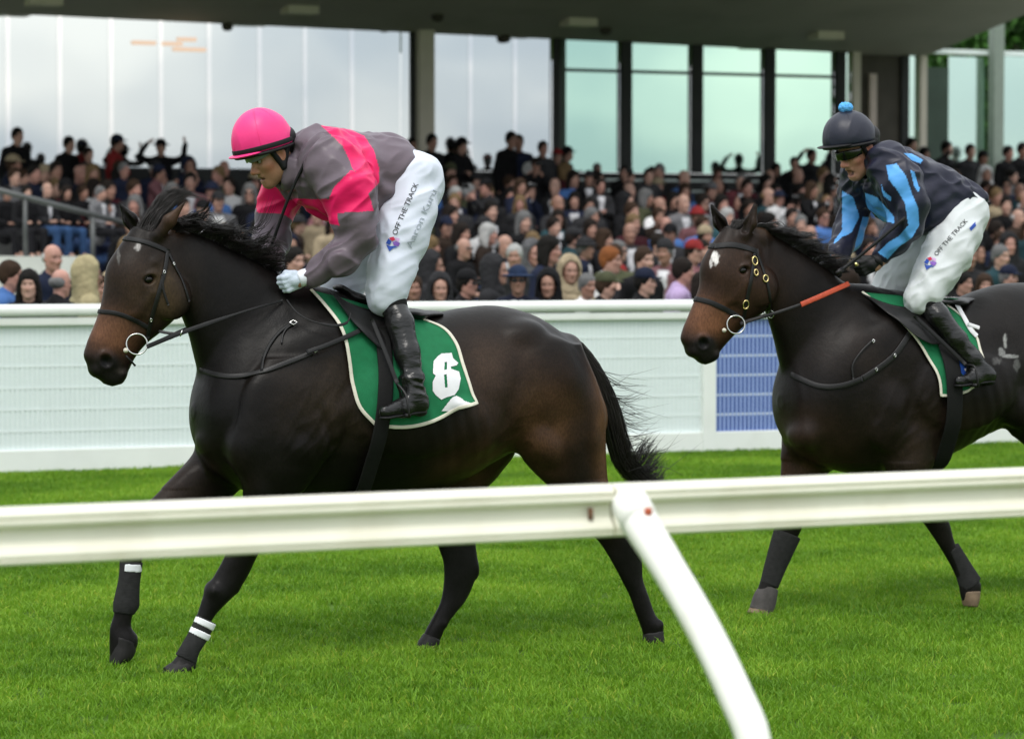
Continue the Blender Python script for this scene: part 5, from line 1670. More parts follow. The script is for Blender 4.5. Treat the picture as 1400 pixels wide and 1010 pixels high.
def make_jockey(J, g, horse_bvh):
    ym = g.ym
    root0 = g.P(*J['root'])
    O = g.P(*J['head'][:3])
    f, u, l = frame_head(g, O, J['head'][3], J['head'][4])
    # ---- body: one continuous skin
    allp = [g.P(*p[:3]) for c in J['limbs'] for p in c] + [O, O + u * .2, O + f * .15]
    lo, hi = grid_box(allp, .12)
    S = Solid(lo, hi, .009, fine=[(0, O[0] - .17, O[0] + .12, .0034), (2, O[2] - .16, O[2] + .12, .0034), (1, O[1] - .1, O[1] + .1, .005)])
    S.loft(g.rows([(a * .7 + c * .3, b * .7 + d * .3, a * .3 + c * .7, b * .3 + d * .7, hw * .7, dy) for a, b, c, d, hw, dy in J['torso'][1:-1]]), .03)
    for c in J['limbs'][2:]: chain(S, g, [(p[0], p[1], p[2], p[3] * .72) for p in c], .02)
    for c, e in zip(J['arms'], J['limbs'][:2]): chain(S, g, [(p[0], p[1], p[2], p[3] * .66) for p in c] + [(e[-1][0], e[-1][1], e[-1][2], e[-1][3])], .02)
    nb = g.P(*J['neck'])
    S.cone(O - u * .05 - f * .02, nb, .056, .068, .03)
    head_prims(S, O, f, u, l, J['hsc'], J['mouth'])
    V, F = S.mesh(); V = relax(V, F, 1, .3)
    body = mesh_obj('jockey', V, F, M_skin, None, root0, cols=skin_cols(V, O, f, u, l, J['skin'], J['hsc'], J['mouth'], J['stubble']))
    tag(body, J['label'], 'person', 'jockeys')
    p = lambda a, b, c=0.0: O + (f * a + u * b + l * c) * J['hsc']
    for s_ in (-1, 1):
        e = Solid(p(.086, .008, .032 * s_) - .02, p(.086, .008, .032 * s_) + .02, .002); e.ell(p(.0835, .008, .031 * s_), (.011, .011, .011), .001); v, q = e.mesh()
        mesh_obj('eye', v, q, mat('eye_white', (.30, .27, .25), .2, .5, var=.1), body)
        v, q = tube_vf([p(.093, .008, .032 * s_), p(.0955, .008, .032 * s_)], [.0052, .0045], 10); mesh_obj('pupil', v, q, M_lens, body)
    # ---- jacket
    lo, hi = grid_box([g.P(r[0], r[1], r[5]) for r in J['torso']] + [g.P(r[2], r[3], r[5]) for r in J['torso']] + [g.P(*q_[:3]) for a in J['arms'] for q_ in a], .14)
    S = Solid(lo, hi, .0046)
    S.loft(g.rows(J['torso']), .03, n=2.2)
    for a in J['arms']: chain(S, g, a, .035)
    for (px, py, dy, rx, ry, rz, rot, k) in J['jbumps']: S.ell(g.P(px, py, dy), (rx, ry, rz), k, rot_y(rot))
    S.cone(nb, O - u * .085 - f * .035, .088, .074, .03)        # collar
    S.cone(O - u * .10 - f * .03, O + u * .02 + f * .02, .052, .06, .008, op='sub')
    # face and jaw stay clear of the collar
    S.cone(O + u * .02 + f * .03, O - u * .10 + f * .06, .085, .062, .012, op='sub')
    V, F = S.mesh(); V = relax(V, F, 1, .3); N = vert_normals(V, F)
    V = folds(V, N, .026, 10.5, (1, .3, -.8), 3.1 + J['seed'], .32)
    N = vert_normals(V, F)
    V = folds(V, N, .018, 19, (.8, -.4, .6), 7.7 + J['seed'], .22)
    jk = mesh_obj('silk_jacket', V, F, M_silk, body, cols=J['silk'](V, g))
    # ---- breeches
    lo, hi = grid_box([g.P(*q_[:3]) for a in J['thighs'] for q_ in a], .16)
    S = Solid(lo, hi, .0058)
    for a in J['thighs']: chain(S, g, a, .05)
    for (px, py, dy, rx, ry, rz, rot, k) in J['bbumps']: S.ell(g.P(px, py, dy), (rx, ry, rz), k, rot_y(rot))
    V, F = S.mesh(); V = relax(V, F, 1, .3); N = vert_normals(V, F)
    V = folds(V, N, .016, 11, (.35, -.2, -1), 21 + J['seed'], .25); N = vert_normals(V, F)
    V = folds(V, N, .010, 24, (1, .3, .45), 31 + J['seed'], .2)
    br = mesh_obj('breeches', V, F, J['breech_mat'], body)
    bb = BVHTree.FromPolygons([Vector(x) for x in V], [tuple(x) for x in F])
    # ---- boots
    for i, (leg, foot, sole) in enumerate(J['boots']):
        pts = [g.P(*q_[:3]) for q_ in leg + foot]
        lo, hi = grid_box(pts, .08)
        S = Solid(lo, hi, .005)
        chain(S, g, leg, .02)
        chain(S, g, foot, .03, flat=(1, .85, 1))
        S.cone(g.P(*leg[-1][:3]), g.P(*foot[0][:3]), g.m(leg[-1][3]), g.m(foot[0][3]), .03)
        V, F = S.mesh(); V = relax(V, F, 1, .3); N = vert_normals(V, F)
        zz = (V[:, 2] - V[:, 2].min()) / (V[:, 2].max() - V[:, 2].min())
        k_ = (np.exp(-((zz - .30) / .16) ** 2))[:, None]
        q = folds(V, N, .015, 30, (1, .4, -.25), 5 + i, .3); V = V + (q - V) * k_
        b_ = mesh_obj('riding_boot', V, F, M_boot, body)
        hl, to = g.P(*foot[0][:3]), g.P(*foot[-1][:3])
        dz = np.array([0, 0, -g.m(foot[0][3]) * .9]); dz2 = np.array([0, 0, -g.m(foot[-1][3]) * .9])
        S = Solid(*grid_box([hl + dz, to + dz2], .06), .005)
        S.cone(hl + dz, to + dz2, .034, .028, .01, flat=(1, 1, .28)); S.ell(hl + dz + np.array([.005, 0, -.006]), (.028, .028, .014), .006)
        v, q = S.mesh(); mesh_obj('sole', v, q, M_black, b_)
        st = leg[:2] if i == 0 else leg[:2]
        S = Solid(*grid_box([g.P(*q_[:3]) for q_ in leg[:2]] + [g.P(*J['thighs'][i][-1][:3])], .09), .005)
        kx = J['thighs'][i][-1]
        chain(S, g, [(kx[0] + 2, kx[1] + 6, kx[2], kx[3] * .72), leg[0], leg[1]], .03, inflate=-.002)
        v, q = S.mesh(); mesh_obj('knee_sock', v, q, M_sock, body)
    # ---- helmet
    hc = g.P(*J['helmet'][:3]); hp = J['helmet'][3]
    hf, hu, hl_ = frame_head(g, hc, hp, J['head'][4])
    R = np.array([hf, hl_, hu])
    rf, rl, ru = J['helmet_r']
    S = Solid(hc - .22, hc + .22, .0045)
    S.ell(hc, (rf, rl, ru), .01, R)
    def below(X, Y, Z): return ((X - hc[0]) * hu[0] + (Y - hc[1]) * hu[1] + (Z - hc[2]) * hu[2]) - J['brim_h']
    S.put(below, hc - .2, hc + .2, .012, op='sub')
    V, F = S.mesh(); N = vert_normals(V, F)
    V = folds(V, N, .005, 18, (.5, .2, 1), 2 + J['seed'], .2)
    hm = mesh_obj('helmet', V, F, J['cap_mat'], body)
    q = lambda a, b, c=0.0: hc + hf * a + hu * b + hl_ * c
    # seams of the cap
    for c_ in (0.0, math.radians(62), math.radians(-62)):
        pts = []
        for t in np.linspace(-.05, math.pi + .05, 26):
            d_ = np.array([math.cos(t), 0, math.sin(t)])
            x, y, z_ = d_[0] * math.cos(c_), d_[0] * math.sin(c_), d_[2]
            k_ = 1 / math.sqrt((x / rf) ** 2 + (y / rl) ** 2 + (z_ / ru) ** 2)
            if z_ * k_ > J['brim_h'] + .005: pts.append(q(x * k_ * 1.003, z_ * k_ * 1.003, y * k_ * 1.003))
        v, fq = tube_vf(pts, .0016, 5); mesh_obj('seam', v, fq, J['cap_mat'], hm)
    # peak
    S = Solid(q(.13, J['brim_h']) - .14, q(.13, J['brim_h']) + .14, .004)
    S.ell(q(rf * .62, J['brim_h'] + .002), (J['peak'], rl * .92, .010), .006, R)
    pk_d = hf
    S.put(lambda X, Y, Z: (X - hc[0]) * hf[0] + (Y - hc[1]) * hf[1] + (Z - hc[2]) * hf[2] - rf * .35, hc - .3, hc + .3, .004, op='sub')
    v, fq = S.mesh(); mesh_obj('peak', v, fq, J['peak_mat'], hm)
    # band round the cap
    if J.get('band'):
        pts, nn = [], []
        b0 = J['band']
        for t in np.linspace(0, 2 * math.pi, 60):
            k_ = math.sqrt(max(0, 1 - (b0 / ru) ** 2)); pts.append(q(rf * k_ * math.cos(t) * 1.006, b0, rl * k_ * math.sin(t) * 1.006)); nn.append(hf * math.cos(t) + hl_ * math.sin(t))
        v, fq = ribbon_vf(pts, nn, .020, .004); mesh_obj('cap_band', v, ensure_out(v, fq), M_black, hm)
    if J.get('bobble'):
        c_ = q(*J['bobble'])
        S = Solid(c_ - .05, c_ + .05, .003); S.ell(c_, (.034, .034, .027), .01); v, fq = S.mesh(); N = vert_normals(v, fq)
        v = v + N * ((vnoise(v * 140) - .5) * .008)[:, None]
        mesh_obj('bobble', v, fq, M_blue, hm)
    # helmet shell rim, harness
    pts = []
    for t in np.linspace(0, 2 * math.pi, 50):
        k_ = math.sqrt(max(0, 1 - (J['brim_h'] / ru) ** 2)) * .985
        pts.append(q(rf * k_ * math.cos(t), J['brim_h'] - .006, rl * k_ * math.sin(t)))
    v, fq = tube_vf(pts, .008, 6); mesh_obj('shell_rim', v, fq, M_black, hm)
    # black padding of the helmet at temple and nape
    S = Solid(O - .2, O + .2, .004)
    S.ell(p(-.030, .060), (.098, .088, .060), .01, np.array([f, l, u]))
    for s_ in (-1, 1):
        S.cone(p(.030, .03, .078 * s_), p(.000, -.055, .070 * s_), .012, .013, .01)
        S.cone(p(-.058, .03, .070 * s_), p(.000, -.055, .070 * s_), .014, .013, .01)
    S.cone(p(-.085, .05, 0), p(-.09, -.01, 0), .04, .035, .03)
    S.cone(p(.0, -.055, -.07), p(.052, -.122, -.012), .009, .008, .006); S.cone(p(.0, -.055, .07), p(.052, -.122, .012), .009, .008, .006)
    S.cone(p(.052, -.122, -.012), p(.052, -.122, .012), .009, .009, .006)
    v, fq = S.mesh(); mesh_obj('helmet_harness', v, fq, M_black, hm)
    # goggles
    pts, nn, ww = [], [], []
    gb, ga = J['goggles']
    for t in np.linspace(-1.25, 1.25, 30):
        pts.append(p((ga - .006) * math.cos(t) + .012, gb, .079 * math.sin(t) * 1.08)); nn.append(f * math.cos(t) + l * math.sin(t))
        ww.append(.050 - .022 * (t / 1.25) ** 2 - .016 * math.exp(-(t / .16) ** 2))
    v, fq = ribbon_vf(pts, nn, ww, .010); mesh_obj('goggles', v, ensure_out(v, fq), J['lens'], hm)
    # elastic of the goggles round the cap
    pts, nn = [], []
    for t in np.linspace(1.1, 2 * math.pi - 1.1, 40):
        pts.append(p(.104 * math.cos(t) - .006, gb + .012 + .02 * (1 - math.cos(t)) * .5, .094 * math.sin(t))); nn.append(f * math.cos(t) + l * math.sin(t))
    v, fq = ribbon_vf(pts, nn, .022, .004); mesh_obj('goggle_strap', v, ensure_out(v, fq), M_black, hm)
    return body, bb, (f, u, l, O, p)

# ------------------------------------------------------------------ first jockey: grey and pink
GREY_S, PINK_S = np.array((.128, .100, .122)), np.array((.80, .012, .125))
def r2(L): return [(290 + x / 3.366, 130 + y / 3.366) for x, y in L]
torso_pink = r2([(500, 140), (560, 195), (600, 235), (632, 300), (650, 345), (690, 372), (735, 530), (705, 470), (768, 405), (768, 335), (742, 250), (700, 190), (640, 160)])
sleeve_pink = r2([(538, 475), (560, 425), (640, 345), (692, 368), (745, 535), (640, 538), (568, 545)])
chest_pink = r2([(360, 475), (470, 480), (560, 478), (585, 600), (520, 590), (370, 520)])
far_pink = r2([(205, 400), (360, 400), (362, 548), (205, 540)])
def silk1(V, g):
    d = V - _C; z = d @ _F
    x, y = 700 + F_PX * (d @ _R) / z, 505 - F_PX * (d @ _U) / z
    M_ = V.copy(); far = V[:, 1] > g.ym; M_[far, 1] = 2 * g.ym - M_[far, 1]
    d = M_ - _C; z = d @ _F
    xm, ym_ = 700 + F_PX * (d @ _R) / z, 505 - F_PX * (d @ _U) / z
    farm = V[:, 1] > g.ym + .11
    pk = in_poly(xm, ym_, torso_pink) | in_poly(xm, ym_, chest_pink) | ((~farm) & in_poly(x, y, sleeve_pink)) | (farm & in_poly(x, y, far_pink))
    return np.where(pk[:, None], PINK_S, GREY_S)
J1 = dict(seed=0, root=(545, 420, 0), label='jockey crouched in grey and pink silks with a pink cap', skin=(.36, .19, .115), stubble=.45, mouth=.004, hsc=.93,
    head=(373, 213, -.01, 24, 6), neck=(418, 232, 0),
    torso=[(404, 190, 398, 262, .10, 0), (420, 178, 408, 276, .155, 0), (447, 175, 432, 292, .20, 0), (480, 183, 462, 303, .205, 0), (512, 186, 494, 298, .19, 0), (545, 189, 524, 287, .175, 0), (566, 206, 548, 270, .155, 0), (571, 218, 560, 254, .13, 0)],
    arms=[[(455, 226, -.16, 38), (474, 258, -.23, 33), (487, 298, -.26, 27), (490, 326, -.265, 22), (462, 355, -.235, 19.5), (438, 370, -.20, 15), (427, 377, -.18, 11.5)],
          [(402, 238, .15, 34), (385, 262, .21, 25), (375, 292, .23, 20), (371, 326, .21, 20), (370, 350, .15, 15), (371, 366, .09, 11)]],
    limbs=[[(455, 226, -.16, 36), (490, 322, -.26, 22), (425, 378, -.18, 12), (408, 384, -.165, 10)], [(402, 238, .15, 34), (371, 326, .21, 20), (371, 366, .09, 11), (366, 374, .06, 10)],
           [(560, 248, -.08, 45), (549, 322, -.15, 36), (530, 398, -.20, 24), (546, 450, -.29, 15), (563, 545, -.375, 12)], [(550, 258, .08, 42), (502, 335, .16, 34), (470, 400, .20, 22), (500, 450, .29, 15), (520, 540, .37, 12)]],
    jbumps=[(520, 262, -.06, .10, .12, .05, -20, .05)],
    thighs=[[(560, 246, -.075, 40), (558, 285, -.12, 36.5), (548, 322, -.16, 32.5), (536, 368, -.19, 27), (529, 400, -.205, 23.5), (527, 410, -.21, 19)], [(552, 256, .075, 41), (528, 296, .12, 38), (502, 338, .16, 33), (478, 376, .19, 28), (466, 398, .205, 22), (464, 406, .21, 18)]],
    bbumps=[(570, 250, -.05, .10, .12, .115, 0, .05), (560, 252, .06, .10, .12, .11, 0, .05), (573, 262, -.08, .085, .08, .09, 0, .04)],
    boots=[([(537, 414, -.225, 17), (547, 442, -.28, 18), (557, 482, -.33, 16.5), (563, 518, -.36, 14.5), (566, 540, -.375, 12.5)], [(573, 552, -.378, 11.5), (552, 557, -.395, 11.5), (527, 563, -.42, 8.5)], None),
           ([(478, 410, .225, 17), (488, 440, .28, 18), (502, 480, .33, 16.5), (510, 518, .36, 14.5), (512, 538, .375, 12.5)], [(518, 550, .378, 11.5), (497, 556, .395, 11.5), (472, 562, .42, 8.5)], None)],
    breech_mat=M_breech, silk=silk1, helmet=(359, 195, -.01, 16), helmet_r=(.134, .112, .146), brim_h=-.030, peak=.075, peak_mat=M_pink, cap_mat=M_pink, band=-.012, goggles=(.040, .112), lens=M_lens_clear)
jockey1, bb1, hd1 = make_jockey(J1, g1, bvh1)
fist(g1, g1.P(414, 380, -.172), g1.P(384, 391, -.15), M_glove_w, jockey1, 'glove', 1.02, curl_dir=(.25, .1, -1))
cf = [g1.P(427, 376.5, -.178), g1.P(417, 379, -.174), g1.P(408, 382.5, -.169)]
v, f = tube_vf(spline(cf, 8), [.030, .034, .0355, .036, .036, .036, .0355, .033], 16); mesh_obj('glove_cuff', v, f, M_glove_cuff, jockey1)
fist(g1, g1.P(371, 364, .085), g1.P(366, 388, .05), M_glove_w, jockey1, 'glove', 1.0, curl_dir=(-1, .1, -.2))
text_on(bb1, 'OFF THE TRACK', 542, 322, 572, 252, 7.0, M_ink, jockey1, 'lettering')
text_on(bb1, 'Aaron Kuru', 562, 340, 597, 262, 9.0, M_ink_grey, jockey1, 'lettering')
def emblem(bvh, cx, cy, s_, rot, parent):
    c_, n_ = math.cos(math.radians(rot)), math.sin(math.radians(rot))
    def T(L): return [(cx + (x * c_ - y * n_) * s_, cy + (x * n_ + y * c_) * s_) for x, y in L]
    lf = lambda x, y: surf(bvh, x, y, .0042)[0]
    decal_poly('emblem_piece', T([(-1, -.2), (-.55, -.85), (-.2, -.35), (-.5, .1)]), [], lf, M_lrg['blue'], parent, .45)
    decal_poly('emblem_piece', T([(-.5, -.9), (.15, -1), (.3, -.55), (-.1, -.4)]), [], lf, M_lrg['red'], parent, .45)
    decal_poly('emblem_piece', T([(.25, -.9), (.95, -.6), (.75, -.15), (.35, -.45)]), [], lf, M_lrg['lilac'], parent, .45)
    decal_poly('emblem_piece', T([(-.1, -.25), (.35, -.3), (.95, .0), (.6, .45), (.05, .25)]), [], lf, M_lrg['violet'], parent, .45)
    decal_poly('emblem_piece', T([(-1, .0), (-.55, .25), (.1, .35), (.55, .6), (-.1, .6), (-.75, 1.0)]), [], lf, M_lrg['blue'], parent, .45)
emblem(bb1, 538, 333.5, 9.5, -8, jockey1)
whip1 = empty('riding_whip', g1.P(361, 363, .06), 'thin black whip held upright by the pink capped jockey', 'whip', 'riding whips')
v, f = tube_vf(spline([g1.P(357, 372, .05), g1.P(366, 350, .03), g1.P(394, 272, -.08), g1.P(410, 236, -.12), g1.P(424, 208, -.15)], 20), np.interp(np.arange(20), [0, 3, 4, 19], [.009, .009, .0075, .0065]), 8)
mesh_obj('shaft', v, f, M_black, whip1)
v, f = tube_vf([g1.P(356, 374, .05), g1.P(360, 365, .045)], .012, 8); mesh_obj('handle', v, f, M_leather, whip1)

# ------------------------------------------------------------------ second jockey: navy and sky blue
NAVY_S, SKY_S = np.array((.016, .017, .034)), np.array((.105, .37, .80))
def r7(L): return [(1080 + x / 3.366, 130 + y / 3.366) for x, y in L]
sky_polys = [r7([(443, 325), (490, 315), (535, 375), (560, 450), (590, 520), (595, 600), (560, 660), (500, 700), (450, 755), (405, 725), (450, 680), (500, 650), (545, 600), (530, 500), (495, 440), (455, 390)]),
             r7([(555, 345), (572, 355), (597, 430), (592, 450), (570, 415)]), r7([(525, 268), (560, 270), (615, 300), (600, 315), (560, 300)]),
             r7([(418, 405), (430, 440), (465, 470), (465, 490), (430, 465)]), r7([(345, 450), (400, 470), (480, 560), (480, 590), (360, 570)])]
far_sky = [r7([(240, 440), (290, 470), (320, 560), (290, 620), (240, 700), (230, 760), (180, 760), (205, 670), (240, 620)]), r7([(335, 560), (372, 565), (345, 650), (300, 750), (285, 740)])]
def silk2(V, g):
    d = V - _C; z = d @ _F
    x, y = 700 + F_PX * (d @ _R) / z, 505 - F_PX * (d @ _U) / z
    farm = V[:, 1] > g.ym + .09
    pk = np.zeros(len(V), bool)
    for q in sky_polys: pk |= (~farm) & in_poly(x, y, q)
    for q in far_sky: pk |= farm & in_poly(x, y, q)
    return np.where(pk[:, None], SKY_S, NAVY_S)
J2 = dict(seed=5, root=(1285, 420, 0), label='jockey in navy and sky blue silks with a blue bobbled cap', skin=(.46, .24, .17), stubble=.25, mouth=.014, hsc=.97,
    head=(1175, 207, -.01, 21, 8), neck=(1208, 232, 0),
    torso=[(1200, 202, 1180, 258, .10, 0), (1212, 201, 1188, 274, .14, 0), (1228, 204, 1200, 290, .175, 0), (1252, 212, 1222, 305, .185, 0), (1285, 229, 1252, 315, .18, 0), (1314, 246, 1284, 309, .165, 0), (1330, 257, 1310, 296, .14, 0), (1336, 264, 1328, 282, .11, 0)],
    arms=[[(1216, 228, -.155, 30), (1230, 252, -.21, 27), (1241, 282, -.24, 22.5), (1240, 305, -.245, 18.5), (1224, 330, -.20, 15.5), (1210, 349, -.165, 12.5)],
          [(1180, 242, .14, 28), (1170, 268, .19, 22), (1165, 296, .20, 17.5), (1158, 322, .17, 15.5), (1147, 346, .11, 12.5)]],
    limbs=[[(1216, 228, -.155, 28), (1240, 302, -.24, 18), (1208, 350, -.16, 10.5), (1196, 362, -.14, 9.5)], [(1180, 242, .14, 26), (1164, 300, .2, 16), (1146, 348, .11, 10.5), (1139, 362, .07, 9.5)],
           [(1312, 290, -.08, 36), (1296, 345, -.16, 30), (1264, 403, -.21, 20), (1300, 455, -.30, 13), (1340, 508, -.35, 10)], [(1300, 298, .08, 34), (1248, 355, .16, 28), (1214, 398, .2, 18), (1245, 450, .30, 13), (1285, 508, .35, 10)]],
    jbumps=[(1270, 296, -.05, .09, .11, .05, -30, .05)],
    thighs=[[(1312, 292, -.075, 33), (1306, 320, -.12, 32.5), (1295, 346, -.16, 30), (1278, 376, -.19, 25.5), (1263, 402, -.21, 21), (1258, 411, -.215, 18)], [(1302, 298, .075, 33), (1275, 325, .12, 31), (1248, 356, .16, 28), (1226, 382, .19, 24), (1213, 400, .205, 19), (1210, 406, .21, 16)]],
    bbumps=[(1318, 292, -.04, .10, .12, .10, 20, .05), (1312, 294, .05, .10, .12, .10, 20, .05)],
    boots=[([(1266, 412, -.225, 16), (1282, 432, -.27, 15.5), (1308, 464, -.32, 13.5), (1330, 492, -.345, 11.5), (1340, 506, -.35, 10)], [(1351, 513, -.352, 9.5), (1332, 517, -.37, 9.5), (1312, 521, -.39, 7)], None),
           ([(1222, 408, .225, 16), (1238, 430, .27, 15.5), (1262, 464, .32, 13.5), (1284, 492, .345, 11.5), (1294, 506, .35, 10)], [(1305, 513, .352, 9.5), (1286, 517, .37, 9.5), (1266, 521, .39, 7)], None)],
    breech_mat=M_breech2, silk=silk2, helmet=(1161, 190, -.01, 10), helmet_r=(.136, .116, .136), brim_h=-.022, peak=.082, peak_mat=M_black, cap_mat=M_navy, bobble=(-.004, .150, 0), goggles=(.018, .116), lens=M_lens)
jockey2, bb2, hd2 = make_jockey(J2, g2, bvh2)
fist(g2, g2.P(1199, 358, -.150), g2.P(1172, 370, -.13), M_glove_b, jockey2, 'glove', 1.05, curl_dir=(.2, .1, -1))
fist(g2, g2.P(1143, 357, .09), g2.P(1133, 378, .05), M_glove_b, jockey2, 'glove', 1.0, curl_dir=(-1, .1, -.3))
v, f = tube_vf([g2.P(1203, 352, -.155), g2.P(1198, 360, -.15)], [.033, .034], 14); mesh_obj('wrist_strap', v, f, M_black, jockey2)
lg = g2.P(1171, 361.5, -.185)
v, f = tube_vf([lg + np.array([0, .004, 0]), lg + np.array([0, -.004, 0])], [.010, .010], 8); mesh_obj('glove_badge', v, f, M_brass, jockey2)
text_on(bb2, 'OFF THE TRACK', 1281, 351, 1323, 303, 6.2, M_ink, jockey2, 'lettering')
emblem(bb2, 1272.5, 360.5, 8.5, -6, jockey2)
decal_poly('emblem_piece', [(1325, 312), (1333, 304), (1333.5, 309), (1327, 316)], [], lambda x, y: surf(bb2, x, y, .004)[0], M_lrg['blue'], jockey2, .45)
whip2 = empty('riding_whip', g2.P(1150, 370, -.2), 'black whip slanting over the navy jockey\'s gloved hands', 'whip', 'riding whips')
v, f = tube_vf(spline([g2.P(1146, 372, -.20), g2.P(1160, 362, -.20), g2.P(1200, 330, -.27), g2.P(1238, 297, -.33)], 16), np.linspace(.008, .0085, 16), 8); mesh_obj('shaft', v, f, M_black, whip2)
v, f = tube_vf([g2.P(1143, 374, -.20), g2.P(1152, 368, -.20)], .011, 8); mesh_obj('handle', v, f, M_leather, whip2)
# ================================================================== SPECTATORS
def person_mats():
    def base(name, mode):
        m = bpy.data.materials.new(name); m.use_nodes = True
        N, L = m.node_tree.nodes, m.node_tree.links
        b = N['Principled BSDF']; b.inputs['Roughness'].default_value = .5 if mode == 'skin' else .8; b.inputs['Specular IOR Level'].default_value = .3 if mode == 'skin' else .15
        oi = N.new('ShaderNodeObjectInfo'); at = N.new('ShaderNodeAttribute'); at.attribute_name = 'Col'
        mx = N.new('ShaderNodeMix'); mx.data_type = 'RGBA'
        if mode == 'skin':
            mx.blend_type = 'MULTIPLY'; mx.inputs['Factor'].default_value = 1
            L.new(oi.outputs['Color'], mx.inputs[6]); L.new(at.outputs['Color'], mx.inputs[7])
        elif mode == 'coat':
            L.new(at.outputs['Fac'], mx.inputs['Factor']); L.new(oi.outputs['Color'], mx.inputs[6]); mx.inputs[7].default_value = (.62, .62, .64, 1)
        else:
            mx.inputs['Factor'].default_value = 0; L.new(oi.outputs['Color'], mx.inputs[6])
        tc = N.new('ShaderNodeTexCoord'); nz = N.new('ShaderNodeTexNoise'); nz.inputs['Scale'].default_value = 9; nz.inputs['Detail'].default_value = 4
        L.new(tc.outputs['Object'], nz.inputs['Vector'])
        mr = N.new('ShaderNodeMapRange'); mr.inputs['From Min'].default_value = .3; mr.inputs['From Max'].default_value = .7; mr.inputs['To Min'].default_value = .75; mr.inputs['To Max'].default_value = 1.2
        L.new(nz.outputs['Fac'], mr.inputs['Value'])
        m2 = N.new('ShaderNodeMix'); m2.data_type = 'RGBA'; m2.blend_type = 'MULTIPLY'; m2.inputs['Factor'].default_value = 1
        L.new(mx.outputs[2], m2.inputs[6]); L.new(mr.outputs['Result'], m2.inputs[7]); L.new(m2.outputs[2], b.inputs['Base Color'])
        return m
    return base('spectator_skin', 'skin'), base('spectator_coat', 'coat'), base('spectator_hair', 'plain')
M_pskin, M_pcoat, M_phair = person_mats()
M_shades = mat('sunglasses_black', (.006, .006, .007), .15, .5, var=.1)

def me_of(name, V, F, m_, cols=None):
    me = bpy.data.meshes.new(name)
    F = np.asarray(F)
    me.vertices.add(len(V)); me.vertices.foreach_set('co', np.asarray(V, np.float32).ravel())
    k = F.shape[1]
    me.loops.add(len(F) * k); me.loops.foreach_set('vertex_index', F.astype(np.int32).ravel())
    me.polygons.add(len(F)); me.polygons.foreach_set('loop_start', np.arange(0, len(F) * k, k, dtype=np.int32))
    me.update(calc_edges=True); me.validate()
    me.polygons.foreach_set('use_smooth', np.ones(len(F), bool))
    if cols is not None:
        a = me.color_attributes.new('Col', 'FLOAT_COLOR', 'POINT'); c = np.ones((len(V), 4), np.float32); c[:, :3] = cols; a.data.foreach_set('color', c.ravel())
    me.materials.append(m_)
    return me

